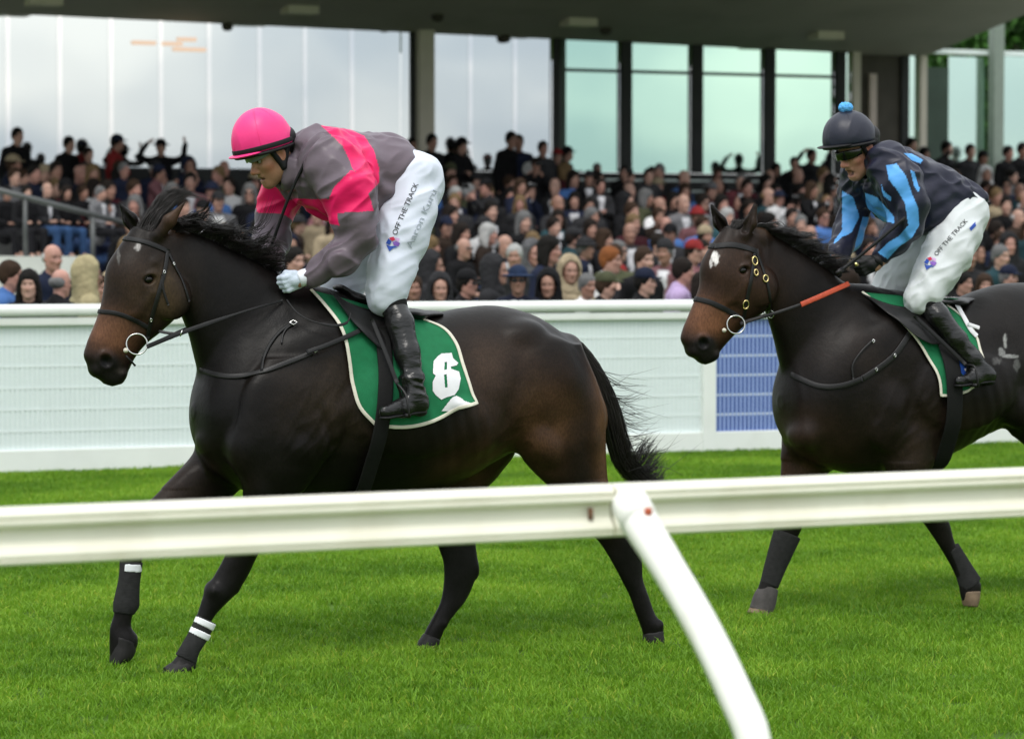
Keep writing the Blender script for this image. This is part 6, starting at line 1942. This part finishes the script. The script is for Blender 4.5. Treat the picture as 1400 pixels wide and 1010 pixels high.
PF, PU, PL = np.array([0, -1., 0]), np.array([0, 0, 1.]), np.array([1., 0, 0])
POSES = {}
def build_pose(nm):
    sit = nm == 'sit'
    hip = .48 if sit else .92
    sh = hip + .50                      # shoulders
    hd = hip + .72                      # ear level
    O = np.array([0, -.045, hd])
    # arms: shoulder, elbow, wrist, hand for each side
    def arm(s_):
        S0 = np.array([.185 * s_, .01, sh - .02])
        if nm == 'arms_up': return [S0, S0 + (.20 * s_, -.03, .08), S0 + (.06 * s_, -.06, .30), S0 + (-.02 * s_, -.08, .35)] if s_ < 0 else [S0, S0 + (.20, -.03, .06), S0 + (.24, -.06, .30), S0 + (.22, -.07, .38)]
        if nm == 'shade' and s_ < 0: return [S0, S0 + (.15 * s_, -.16, -.03), S0 + (-.05 * s_, -.20, .19), S0 + (-.12 * s_, -.18, .235)]
        if nm == 'phone': return [S0, S0 + (.06 * s_, -.16, -.20), S0 + (-.10 * s_, -.33, .02), S0 + (-.135 * s_, -.36, .08)]
        if sit: return [S0, S0 + (.07 * s_, -.05, -.27), S0 + (-.05 * s_, -.28, -.32), S0 + (-.09 * s_, -.34, -.32)]
        if nm == 'folded': return [S0, S0 + (.08 * s_, -.06, -.28), S0 + (-.13 * s_, -.22, -.24), S0 + (-.2 * s_, -.21, -.22)]
        return [S0, S0 + (.06 * s_, .03, -.29), S0 + (.06 * s_, -.03, -.54), S0 + (.055 * s_, -.05, -.62)]
    def legs(s_):
        H = np.array([.09 * s_, 0, hip])
        if sit: return [H, H + (.05 * s_, -.43, .0), H + (.05 * s_, -.44, -.42), H + (.06 * s_, -.55, -.45)]
        return [H, H + (.015 * s_, -.01, -.44), H + (.02 * s_, .02, -.84), H + (.03 * s_, -.10, -.88)]
    A = {s_: arm(s_) for s_ in (-1, 1)}; G = {s_: legs(s_) for s_ in (-1, 1)}
    allp = np.array([p for s_ in (-1, 1) for p in A[s_] + G[s_]] + [O + (0, 0, .16), O - (0, 0, .1)])
    lo, hi = allp.min(0) - .16, allp.max(0) + .10
    def torso(S, grow):
        S.cone((0, .02, hip + .02), (0, .02, hip + .26), .125 + grow, .125 + grow, .05, flat=(1.18, .85, 1))
        S.cone((0, .02, hip + .26), (0, .0, sh - .06), .125 + grow, .125 + grow, .06, flat=(1.3, .9, 1))
        S.cone((-.15, .01, sh - .03), (.15, .01, sh - .03), .062 + grow, .062 + grow, .05)
    S = Solid(lo, hi, .026, fine=[(2, O[2] - .16, O[2] + .17, .0095), (0, -.11, .11, .011)])
    torso(S, -.012)
    for s_ in (-1, 1):
        a, g_ = A[s_], G[s_]
        S.cone(a[0], a[1], .045, .038, .03); S.cone(a[1], a[2], .037, .026, .02); S.cone(a[2], a[3], .030, .032, .02, flat=(.8, .8, 1))
        S.cone(a[3], a[3] + (a[3] - a[2]) * .6, .026, .018, .02)
        S.cone(g_[0], g_[1], .080, .055, .03); S.cone(g_[1], g_[2], .052, .036, .03); S.cone(g_[2], g_[3], .040, .034, .03)
    S.cone((0, 0, sh - .02), O - (0, -.01, .06), .062, .054, .03)
    head_prims(S, O, PF, PU, PL, .95, -.001)
    V, F = S.mesh()
    one = skin_cols(V, O, PF, PU, PL, (1, 1, 1), .95, -.001, .2); one = one * .45 + .55 * np.array([1, .97, .95])
    body = me_of('person_body', V, F, M_pskin, np.clip(one, 0, 1.2))
    # coat with sleeves and collar
    S = Solid(lo - .03, hi + .03, .027)
    torso(S, .022)
    S.cone((0, .02, hip - .10), (0, .02, hip + .1), .15, .14, .05, flat=(1.15, .9, 1))
    for s_ in (-1, 1):
        a = A[s_]
        S.cone(a[0], a[1], .068, .056, .03); S.cone(a[1], a[2], .055, .042, .03)
    S.cone((0, .015, sh - .02), (0, .01, sh + .06), .085, .070, .03)
    V, F = S.mesh()
    V = V + vert_normals(V, F) * ((vnoise(V * 11) - .5) * .03)[:, None]
    msk = ((np.abs(V[:, 0]) < .012 + (V[:, 2] - hip - .18) * .16) & (V[:, 1] < -.03) & (V[:, 2] > hip + .2) & (V[:, 2] < sh + .03)).astype(float)
    coat = me_of('person_coat', V, F, M_pcoat, np.zeros((len(V), 3)))
    suit = me_of('person_suit', V, F, M_pcoat, np.repeat(msk[:, None], 3, 1))
    S = Solid(lo - .03, hi + .03, .03)
    S.cone((0, .02, hip - .02), (0, .02, hip + .08), .125, .12, .04, flat=(1.2, .9, 1))
    for s_ in (-1, 1):
        g_ = G[s_]
        S.cone(g_[0], g_[1], .098, .076, .04); S.cone(g_[1], g_[2], .074, .060, .03)
    V, F = S.mesh(); trou = me_of('person_trousers', V, F, M_phair)
    shoes = []
    POSES[nm] = dict(body=body, coat=coat, suit=suit, trou=trou, O=O)
for nm in ('stand', 'folded', 'sit', 'arms_up', 'shade', 'phone'): build_pose(nm)

HEADS = {}
def headwear():
    R = np.eye(3)
    def mk(name, fn, step=.013, noise=.010, m_=M_phair):
        S = Solid(np.array([-.26, -.30, -.26]), np.array([.26, .26, .26]), step)
        fn(S); V, F = S.mesh()
        if noise: V = V + vert_normals(V, F) * ((vnoise(V * 45) - .5) * noise)[:, None]
        HEADS[name] = me_of(name, V, F, m_)
    face = lambda S: (S.ell((0, -.115, -.045), (.075, .075, .095), .02, op='sub'), S.ell((0, -.06, -.12), (.09, .08, .08), .02, op='sub'))
    def short(S):
        S.ell((0, .012, .050), (.088, .106, .100), .01); S.ell((0, .05, .0), (.080, .060, .075), .03); face(S)
    def long_(S):
        S.ell((0, .012, .052), (.096, .112, .104), .01); S.ell((0, .055, -.06), (.105, .065, .13), .04); S.cone((-.085, .0, 0), (-.095, .01, -.15), .030, .030, .03); S.cone((.085, .0, 0), (.095, .01, -.15), .030, .030, .03); face(S)
    def fringe(S):
        S.ell((0, .045, .015), (.086, .072, .060), .01); S.ell((0, -.03, .105), (.085, .1, .07), .02, op='sub'); face(S)
    def cap(S):
        S.ell((0, .008, .060), (.094, .112, .098), .01); S.put(lambda X, Y, Z: (Z - .042) + X * 0 + Y * 0, (-.3, -.3, -.3), (.3, .3, .3), .008, op='sub')
        S.ell((0, -.125, .045), (.072, .070, .010), .01)
    def brim(S):
        S.ell((0, .005, .075), (.096, .112, .088), .01); S.put(lambda X, Y, Z: (Z - .050) + X * 0 + Y * 0, (-.3, -.3, -.3), (.3, .3, .3), .008, op='sub')
        S.ell((0, 0, .050), (.165, .180, .014), .012)
    def beanie(S):
        S.ell((0, .010, .062), (.096, .114, .105), .01); S.put(lambda X, Y, Z: (Z - .030 + Y * .15) + X * 0, (-.3, -.3, -.3), (.3, .3, .3), .012, op='sub')
    def hood(S):
        S.ell((0, .035, .030), (.128, .140, .165), .02); S.cone((0, .05, -.10), (0, .04, -.19), .12, .13, .05, flat=(1.2, .9, 1)); S.ell((0, -.115, -.015), (.088, .12, .125), .025, op='sub'); S.ell((0, -.01, .0), (.092, .115, .13), .01, op='sub')
    mk('short_hair', short); mk('long_hair', long_); mk('hair_fringe', fringe); mk('cap', cap, noise=.003); mk('brimmed_hat', brim, noise=.003); mk('knitted_hat', beanie, noise=.005); mk('hood', hood, .016, .014)
    def gl(S):
        for s_ in (-1, 1): S.ell((.034 * s_, -.104, .006), (.032, .012, .021), .004)
        S.cone((-.085, -.05, .012), (-.06, -.1, .012), .006, .006, .004); S.cone((.085, -.05, .012), (.06, -.1, .012), .006, .006, .004)
    mk('sunglasses', gl, .009, 0, M_shades)
    v, f = box_vf(-.075, .075, -.012, 0, -.042, .042); HEADS['phone'] = me_of('phone', v, f, M_shades)
    v, f = box_vf(-.016, .016, -.012, 0, -.16, .0); HEADS['tie'] = me_of('tie', v, f, M_phair)
headwear()

COATC = {'black': (.006, .006, .007), 'charcoal': (.022, .022, .024), 'navy': (.010, .014, .032), 'brown': (.022, .014, .010), 'grey': (.10, .10, .105), 'maroon': (.05, .010, .014), 'red': (.22, .022, .022), 'olive': (.06, .065, .035),
         'beige': (.32, .26, .17), 'white': (.55, .55, .55), 'blue': (.05, .12, .30), 'lilac': (.56, .42, .68), 'tan': (.30, .26, .15), 'teal': (.018, .05, .06), 'dark blue': (.014, .026, .06), 'rose': (.20, .09, .10)}
HAIRC = {'black': (.008, .007, .006), 'brown': (.035, .020, .012), 'dark': (.014, .010, .008), 'grey': (.13, .13, .13), 'white': (.36, .36, .35), 'fair': (.15, .10, .05), 'ginger': (.20, .070, .022)}
SKINC = [(.42, .25, .195), (.36, .21, .16), (.45, .28, .22), (.31, .175, .13), (.41, .225, .18)]
ORD = ['first', 'second', 'third', 'fourth', 'fifth', 'sixth', 'seventh', 'eighth']
pr = np.random.default_rng(99)
n_people = [0]
def person(loc, yaw, pose, coat, head, hairc, where, group, garment='coat', sh=1.0, extra=(), trou=(.02, .02, .025), hatc=None, label=None, skin=None):
    P_ = POSES[pose]; O = P_['O']
    b = bpy.data.objects.new('person', P_['body']); link(b)
    b.location = loc; b.rotation_euler = (0, 0, yaw); b.scale = (sh, sh, sh)
    sk = skin or SKINC[pr.integers(len(SKINC))]
    b.color = (*sk, 1)
    cc = np.array(COATC[coat]) * pr.uniform(.7, 1.45)
    def child(name, me, col, at=(0, 0, 0), rz=0):
        o = bpy.data.objects.new(name, me); link(o); o.parent = b; o.location = at; o.rotation_euler = (0, 0, rz); o.color = (*col, 1); return o
    child('coat', P_['suit' if garment in ('suit', 'open jacket') else 'coat'], cc)
    child('trousers', P_['trou'], trou)
    hn = {'short': 'short_hair', 'long': 'long_hair', 'fringe': 'hair_fringe', 'cap': 'cap', 'brim': 'brimmed_hat', 'beanie': 'knitted_hat', 'hood': 'hood'}[head]
    hc = np.array(HAIRC[hairc]) if head in ('short', 'long', 'fringe') else np.array(COATC.get(hatc or coat, cc))
    child(hn, HEADS[hn], hc if head != 'hood' else cc, O)
    if head in ('cap', 'brim', 'beanie'): child('short_hair', HEADS['short_hair'], HAIRC[hairc], O + np.array([0, .004, -.012]))
    for e in extra:
        if e == 'sunglasses': child('sunglasses', HEADS['sunglasses'], (0, 0, 0), O)
        if e == 'phone': child('phone', HEADS['phone'], (0, 0, 0), O + np.array([0, -.40, .02]))
        if e == 'tie': child('tie', HEADS['tie'], (.006, .008, .02), O + np.array([0, -.10, -.17]))
    hd = {'short': f'short {hairc} hair', 'long': f'long {hairc} hair', 'fringe': f'a balding {hairc} head', 'cap': f'a {hatc or coat} cap', 'brim': f'a {hatc or coat} brimmed hat', 'beanie': f'a {hatc or coat} knitted hat', 'hood': 'the hood up'}[head]
    ex = ' and sunglasses' if 'sunglasses' in extra else ''
    lb = label or f'spectator in {coat} {garment} with {hd}{ex}, {where}'
    if len(lb.split()) > 16: lb = f'spectator in {coat} {garment} with {hd}, {where}'
    tag(b, lb, 'person', group)
    n_people[0] += 1
    return b

used_labels = set()
def fresh(where):
    for _ in range(60):
        k = rnd_look()
        key = (k['coat'], k['garment'], k['head'], k['hairc'] if k['head'] in ('short', 'long', 'fringe') else k['hatc'] if k['head'] != 'hood' else '', where)
        if key not in used_labels: break
    used_labels.add(key)
    return k
def rnd_look():
    coat = pr.choice(['black'] * 7 + ['charcoal'] * 4 + ['navy'] * 4 + ['brown', 'brown', 'grey', 'grey', 'maroon', 'olive', 'olive', 'beige', 'red', 'white', 'blue', 'teal', 'rose'])
    head = pr.choice(['short'] * 9 + ['long'] * 5 + ['fringe', 'fringe', 'fringe', 'cap', 'cap', 'brim', 'beanie', 'hood'])
    hairc = pr.choice(['black', 'black', 'black', 'brown', 'brown', 'brown', 'dark', 'dark', 'dark', 'dark', 'grey', 'grey', 'fair', 'fair', 'white'])
    hatc = pr.choice(['black', 'black', 'navy', 'navy', 'charcoal', 'charcoal', 'grey', 'red', 'beige', 'olive'])
    gar = pr.choice(['coat', 'coat', 'coat', 'open jacket', 'suit'])
    return dict(coat=str(coat), head=str(head), hairc=str(hairc), hatc=str(hatc), garment=str(gar))

# ---- named individuals along the fence: picture x, y of the head (ear level), distance Y, looks
def front(px, py, Y, yaw, pose, **k):
    q = W(px, py, Y)
    O = POSES[pose]['O']
    s_ = q[2] / O[2]
    sh = float(np.clip(s_, .86, 1.12))
    return person((q[0], q[1], 0), math.radians(yaw), pose, sh=sh, where=k.pop('where', 'standing at the white fence'), group='spectators along the fence', **k)
LOOK_L = -23    # facing the camera's side of the track
front(8, 378, 24.2, 70, 'stand', coat='blue', head='short', hairc='brown', garment='open jacket')
front(40, 390, 23.7, -20, 'stand', coat='black', head='long', hairc='black')
front(68, 354, 27.5, 20, 'stand', coat='navy', head='fringe', hairc='white')
front(78, 388, 23.9, 120, 'stand', coat='black', head='fringe', hairc='grey', garment='open jacket')
front(116, 377, 24.4, 95, 'stand', coat='tan', head='hood', hairc='brown')
front(134, 395, 25.2, 20, 'stand', coat='white', head='short', hairc='brown')
front(437, 385, 25.5, 0, 'stand', coat='red', head='short', hairc='fair', where='standing behind the grey and pink jockey')
front(566, 395, 25.0, -20, 'stand', coat='black', head='short', hairc='brown', where='behind the pink capped jockey\'s knee')
front(586, 366, 27.0, 60, 'stand', coat='charcoal', head='hood', hairc='black')
front(601, 396, 24.1, -15, 'stand', coat='charcoal', head='hood', hairc='brown', where='face low at the fence')
front(634, 388, 24.4, 35, 'stand', coat='black', head='cap', hatc='black', hairc='black', extra=('sunglasses',))
front(673, 372, 25.2, 55, 'stand', coat='charcoal', head='hood', hairc='black', where='tall at the fence')
front(708, 384, 24.0, -22, 'stand', coat='navy', head='brim', hatc='dark blue', hairc='brown', garment='suit', extra=('sunglasses', 'tie'), label='spectator in a dark suit with tie, sunglasses and dark blue hat')
front(750, 391, 24.1, -30, 'stand', coat='black', head='hood', hairc='black')
front(778, 372, 26.0, -10, 'folded', coat='beige', head='hood', hairc='black', where='standing behind the hooded row')
front(800, 392, 25.0, 10, 'stand', coat='white', head='short', hairc='grey', where='standing behind the olive capped man')
front(829, 357, 26.4, 45, 'stand', coat='white', head='short', hairc='ginger')
front(824, 391, 24.0, 55, 'shade', coat='black', head='cap', hatc='olive', hairc='brown', where='shading his eyes at the fence')
front(877, 357, 26.2, 10, 'stand', coat='black', head='short', hairc='brown', where='standing behind the black capped man')
front(877, 386, 23.9, 40, 'stand', coat='black', head='cap', hatc='navy', hairc='black')
front(928, 372, 24.6, 70, 'stand', coat='lilac', head='short', hairc='dark', garment='shirt')
front(955, 391, 24.2, 30, 'stand', coat='black', head='long', hairc='dark')
front(1312, 388, 25.0, 30, 'stand', coat='black', head='short', hairc='black', where='standing behind the navy jockey\'s saddle')
front(1345, 392, 25.5, -20, 'stand', coat='maroon', head='long', hairc='brown', where='standing behind the navy jockey\'s saddle')
front(1375, 380, 25.6, 20, 'stand', coat='grey', head='cap', hatc='navy', hairc='grey', where='standing behind the dark horse\'s rump')
front(1412, 386, 25.0, 0, 'stand', coat='navy', head='short', hairc='grey', where='standing behind the dark horse\'s rump')
for i in range(18):
    px = pr.uniform(640, 1390); Y = pr.uniform(27.5, 31.5)
    k = fresh('gap')
    front(px, pr.uniform(338, 356), Y, pr.uniform(-60, 60), 'stand', where='standing between fence and terrace', **k)
for px in (175, 215, 262, 300, 398, 470, 500):
    k = fresh('gap'); front(px, pr.uniform(340, 385), pr.uniform(25.5, 29), pr.uniform(-50, 50), 'stand', where='standing between fence and terrace', **k)

# ---- seated rows
for i in range(N_ROWS):
    y = ROW0 + i * ROW_D; z = ROW_Z0 + i * ROW_DZ
    x = max(TX0 + .25, .232 * y - .3) + pr.uniform(0, .3)
    xe = .649 * y + .4
    while x < xe:
        if pr.random() > .035:
            k = fresh(i)
            up = pr.random()
            pose = 'sit' if up > .10 else pr.choice(['folded', 'stand', 'phone'])
            zz = z if pose == 'sit' else z - .38
            if pose == 'sit':
                person((x + pr.normal(0, .05), y + .12 + pr.normal(0, .05), z - .02), math.radians(pr.normal(18, 28)), 'sit', where=f'seated in {ORD[i]} terrace row', group='spectators seated on the terrace', sh=pr.uniform(.95, 1.06),
                       trou=tuple(np.array([(.02, .02, .025), (.03, .06, .14), (.05, .045, .04), (.01, .01, .01)][pr.integers(4)])), extra=('sunglasses',) if pr.random() < .06 else (), **k)
            else:
                person((x, y + .3, z), math.radians(pr.normal(15, 25)), str(pose), where=f'standing in {ORD[i]} terrace row', group='spectators standing on the terrace', sh=pr.uniform(.80, .9), extra=('phone',) if pose == 'phone' else (), **k)
        x += pr.uniform(.47, .58)
# ---- a last seated row along the walkway
x = 10.3
while x < 29.2:
    if pr.random() > .12:
        k = fresh('walk')
        person((x, 43.55 + pr.normal(0, .06), ZB - .05), math.radians(pr.normal(18, 28)), 'sit', where='seated behind the eighth row', group='spectators seated on the terrace', sh=pr.uniform(.92, 1.03), **k)
    x += pr.uniform(.5, .75)
# ---- on the podium at the left
for px, py, Y, yaw, kk in ((62, 258, 38.6, 30, dict(coat='charcoal', head='fringe', hairc='grey', garment='open jacket')), (90, 262, 38.8, 10, dict(coat='black', head='long', hairc='dark')),
                           (18, 240, 40.5, 15, dict(coat='grey', head='short', hairc='brown')), (45, 236, 41, 20, dict(coat='navy', head='short', hairc='black')), (135, 275, 37.6, 40, dict(coat='grey', head='short', hairc='grey', garment='suit')),
                           (112, 262, 40, 25, dict(coat='black', head='short', hairc='brown')), (8, 275, 38, 25, dict(coat='black', head='cap', hatc='black', hairc='black')), (35, 290, 37.2, 15, dict(coat='black', head='long', hairc='black')),
                           (150, 258, 40.5, 15, dict(coat='maroon', head='short', hairc='brown')), (75, 232, 42, 10, dict(coat='black', head='short', hairc='dark')), (125, 236, 42, 10, dict(coat='charcoal', head='long', hairc='fair'))):
    q = W(px, py, Y); 
    person((q[0], q[1], 1.70 - .02), math.radians(yaw), 'sit', where='sitting on the pale podium', group='spectators on the podium', trou=(.03, .07, .16) if px in (62, 90) else (.01, .01, .012), sh=float(np.clip((q[2] - 1.70) / POSES['sit']['O'][2], .7, 1.1)), **kk)
# ---- standing along the top against the glass
GLW = {22: 'beside the podium under clear glass', 92: 'left of the red jacketed man', 120: 'shorter, close by the red jacketed man', 157: 'before the clear glass', 220: 'both arms raised before the clear glass', 589: 'right beside the cream column', 629: 'before clear glass past the cream column', 562: 'half hidden by the cream column', 697: 'tall of a pair before clear glass', 709: 'second of a pair before clear glass', 741: 'by the first dark mullion', 760: 'under the first dark mullion', 773: 'before the first green pane', 1085: 'beside the raised arms, green glass behind', 1108: 'arms raised before the green glass', 1060: 'before the last green pane', 1244: 'before the cream door post', 1262: 'before the dark green panel', 1292: 'hand raised before the mint glass', 1325: 'between mint glass and grey column', 1342: 'at the foot of the grey column', 1376: 'past the grey column', 1396: 'arms folded past the grey column', 890: 'before the second green pane', 815: 'before the first green pane', 980: 'before the third green pane'}
for px, py, pose, yaw, kk in ((22, 187, 'stand', 20, dict(coat='black', head='short', hairc='black')), (92, 198, 'stand', 30, dict(coat='black', head='short', hairc='black')), (120, 212, 'stand', 10, dict(coat='charcoal', head='short', hairc='dark')),
                              (157, 196, 'folded', 60, dict(coat='red', head='cap', hatc='navy', hairc='black')), (220, 202, 'arms_up', -20, dict(coat='black', head='brim', hatc='black', hairc='black')),
                              (589, 195, 'stand', 10, dict(coat='black', head='short', hairc='black')), (629, 200, 'folded', 20, dict(coat='black', head='brim', hatc='black', hairc='black')), (562, 200, 'stand', 0, dict(coat='charcoal', head='short', hairc='black')),
                              (697, 192, 'stand', 15, dict(coat='black', head='short', hairc='black')), (709, 196, 'stand', -25, dict(coat='navy', head='short', hairc='dark')), (741, 204, 'stand', 0, dict(coat='charcoal', head='short', hairc='black')),
                              (760, 214, 'stand', 10, dict(coat='black', head='cap', hatc='red', hairc='grey')), (773, 211, 'stand', 40, dict(coat='charcoal', head='cap', hatc='black', hairc='black')),
                              (1085, 224, 'stand', -10, dict(coat='black', head='short', hairc='black')), (1108, 214, 'arms_up', 10, dict(coat='black', head='short', hairc='black')), (1060, 232, 'stand', 5, dict(coat='charcoal', head='long', hairc='black')),
                              (1244, 200, 'stand', 10, dict(coat='black', head='short', hairc='black')), (1262, 212, 'stand', 10, dict(coat='navy', head='long', hairc='black')), (1292, 204, 'shade', 20, dict(coat='black', head='short', hairc='black')),
                              (1325, 208, 'stand', 0, dict(coat='charcoal', head='short', hairc='dark')), (1342, 216, 'stand', 10, dict(coat='black', head='cap', hatc='black', hairc='black')), (1376, 210, 'stand', 15, dict(coat='black', head='short', hairc='black')), (1396, 206, 'folded', 10, dict(coat='black', head='short', hairc='black')),
                              (890, 236, 'stand', 10, dict(coat='black', head='short', hairc='dark')), (815, 232, 'stand', 10, dict(coat='charcoal', head='short', hairc='grey')), (980, 238, 'stand', 0, dict(coat='black', head='long', hairc='brown'))):
    Y = pr.uniform(44.3, 45.0); q = W(px, py, Y); O = POSES[pose]['O']
    sh = float(np.clip((q[2] - ZB) / O[2], .68, 1.1))
    person((q[0], q[1], ZB), math.radians(yaw), pose, where=GLW[px], group='spectators standing before the glass', sh=sh, **kk)
print('people', n_people[0])
# ================================================================== TURF
def grass_mat():
    m = bpy.data.materials.new('grass_blade'); m.use_nodes = True
    N, L = m.node_tree.nodes, m.node_tree.links
    out = N['Material Output']; b = N['Principled BSDF']
    b.inputs['Roughness'].default_value = .5; b.inputs['Specular IOR Level'].default_value = .25
    oi = N.new('ShaderNodeObjectInfo'); geo = N.new('ShaderNodeNewGeometry')
    n1 = N.new('ShaderNodeTexNoise'); n1.inputs['Scale'].default_value = .9; n1.inputs['Detail'].default_value = 5
    L.new(geo.outputs['Position'], n1.inputs['Vector'])
    ad = N.new('ShaderNodeMath'); ad.operation = 'MULTIPLY_ADD'; ad.inputs[1].default_value = .45; 
    L.new(oi.outputs['Random'], ad.inputs[0]); 
    sc_ = N.new('ShaderNodeMath'); sc_.operation = 'MULTIPLY_ADD'; sc_.inputs[1].default_value = 2.2; sc_.inputs[2].default_value = -.85
    L.new(n1.outputs['Fac'], sc_.inputs[0]); L.new(sc_.outputs['Value'], ad.inputs[2])
    cr = N.new('ShaderNodeValToRGB'); e = cr.color_ramp.elements
    e[0].position = .1; e[0].color = (.092, .215, .011, 1); e[1].position = .95; e[1].color = (.240, .420, .032, 1)
    x = e.new(.5); x.color = (.155, .315, .018, 1)
    L.new(ad.outputs['Value'], cr.inputs['Fac'])
    at = N.new('ShaderNodeAttribute'); at.attribute_name = 'Col'
    mx = N.new('ShaderNodeMix'); mx.data_type = 'RGBA'; mx.blend_type = 'MULTIPLY'; mx.inputs['Factor'].default_value = 1
    L.new(cr.outputs['Color'], mx.inputs[6]); L.new(at.outputs['Color'], mx.inputs[7])
    L.new(mx.outputs[2], b.inputs['Base Color'])
    tr = N.new('ShaderNodeBsdfTranslucent'); L.new(mx.outputs[2], tr.inputs['Color'])
    ms = N.new('ShaderNodeMixShader'); ms.inputs['Fac'].default_value = .35
    L.new(b.outputs['BSDF'], ms.inputs[1]); L.new(tr.outputs['BSDF'], ms.inputs[2]); L.new(ms.outputs['Shader'], out.inputs['Surface'])
    return m
M_grass = grass_mat()
tuft_coll = bpy.data.collections.new('grass_tufts')
gr_ = np.random.default_rng(5)
for t in range(6):
    V, Fq, C = [], [], []
    for b in range(60):
        r_, a = .075 * math.sqrt(gr_.random()), gr_.uniform(0, 6.283)
        bx, by = r_ * math.cos(a), r_ * math.sin(a)
        h = gr_.uniform(.018, .042) * (1.25 if gr_.random() < .12 else 1)
        lean, la = gr_.uniform(.1, .9), gr_.uniform(0, 6.283)
        wd = gr_.uniform(.0014, .0028); wa = gr_.uniform(0, 6.283)
        wx, wy = math.cos(wa) * wd, math.sin(wa) * wd
        tint = np.array([1, 1, 1.]) if gr_.random() > .05 else np.array([1.9, 1.25, 2.2])
        n0 = len(V)
        for k, (s_, w_) in enumerate(((0, 1), (.4, .95), (.75, .7), (1.0, .12))):
            ox, oy = math.cos(la) * lean * h * s_ ** 1.8, math.sin(la) * lean * h * s_ ** 1.8
            z = h * (s_ - .25 * lean * s_ * s_)
            V += [(bx + ox - wx * w_, by + oy - wy * w_, z), (bx + ox + wx * w_, by + oy + wy * w_, z)]
            C += [tint, tint]
        for k in range(3):
            Fq.append((n0 + 2 * k, n0 + 2 * k + 1, n0 + 2 * k + 3, n0 + 2 * k + 2))
    me = me_of('grass_tuft', V, Fq, M_grass, np.array(C))
    tuft_coll.objects.link(bpy.data.objects.new('grass_tuft', me))
pts = []
for y0 in np.arange(8.6, 22.72, .2):
    xa, xb = .232 * y0 - .9, .649 * y0 + 1.2
    dens = 230 if y0 < 16 else 190
    n = int((xb - xa) * .2 * dens)
    pts.append(np.stack([gr_.uniform(xa, xb, n), gr_.uniform(y0, min(y0 + .2, 22.75), n), np.full(n, .0)], 1))
pts = np.concatenate(pts)
me = bpy.data.meshes.new('turf'); me.vertices.add(len(pts)); me.vertices.foreach_set('co', pts.astype(np.float32).ravel()); me.update()
turf = bpy.data.objects.new('turf', me); link(turf)
tag(turf, 'short bright green grass of the race track', 'grass', kind='stuff')
ng = bpy.data.node_groups.new('turf_scatter', 'GeometryNodeTree')
ng.interface.new_socket('Geometry', in_out='INPUT', socket_type='NodeSocketGeometry')
ng.interface.new_socket('Geometry', in_out='OUTPUT', socket_type='NodeSocketGeometry')
gi_, go_ = ng.nodes.new('NodeGroupInput'), ng.nodes.new('NodeGroupOutput')
ip = ng.nodes.new('GeometryNodeInstanceOnPoints')
ci = ng.nodes.new('GeometryNodeCollectionInfo'); ci.inputs['Collection'].default_value = tuft_coll; ci.inputs['Separate Children'].default_value = True; ci.inputs['Reset Children'].default_value = True
rv = ng.nodes.new('FunctionNodeRandomValue'); rv.data_type = 'FLOAT_VECTOR'; rv.inputs[0].default_value = (-.12, -.12, 0); rv.inputs[1].default_value = (.12, .12, 6.283)
rs = ng.nodes.new('FunctionNodeRandomValue'); rs.data_type = 'FLOAT'; rs.inputs[2].default_value = .75; rs.inputs[3].default_value = 1.25
ng.links.new(gi_.outputs[0], ip.inputs['Points']); ng.links.new(ci.outputs[0], ip.inputs['Instance']); ip.inputs['Pick Instance'].default_value = True
e2r = ng.nodes.new('FunctionNodeEulerToRotation'); ng.links.new(rv.outputs[0], e2r.inputs[0]); ng.links.new(e2r.outputs[0], ip.inputs['Rotation'])
ng.links.new(rs.outputs[1], ip.inputs['Scale']); ng.links.new(ip.outputs[0], go_.inputs[0])
md = turf.modifiers.new('scatter', 'NODES'); md.node_group = ng
print('tufts', len(pts))
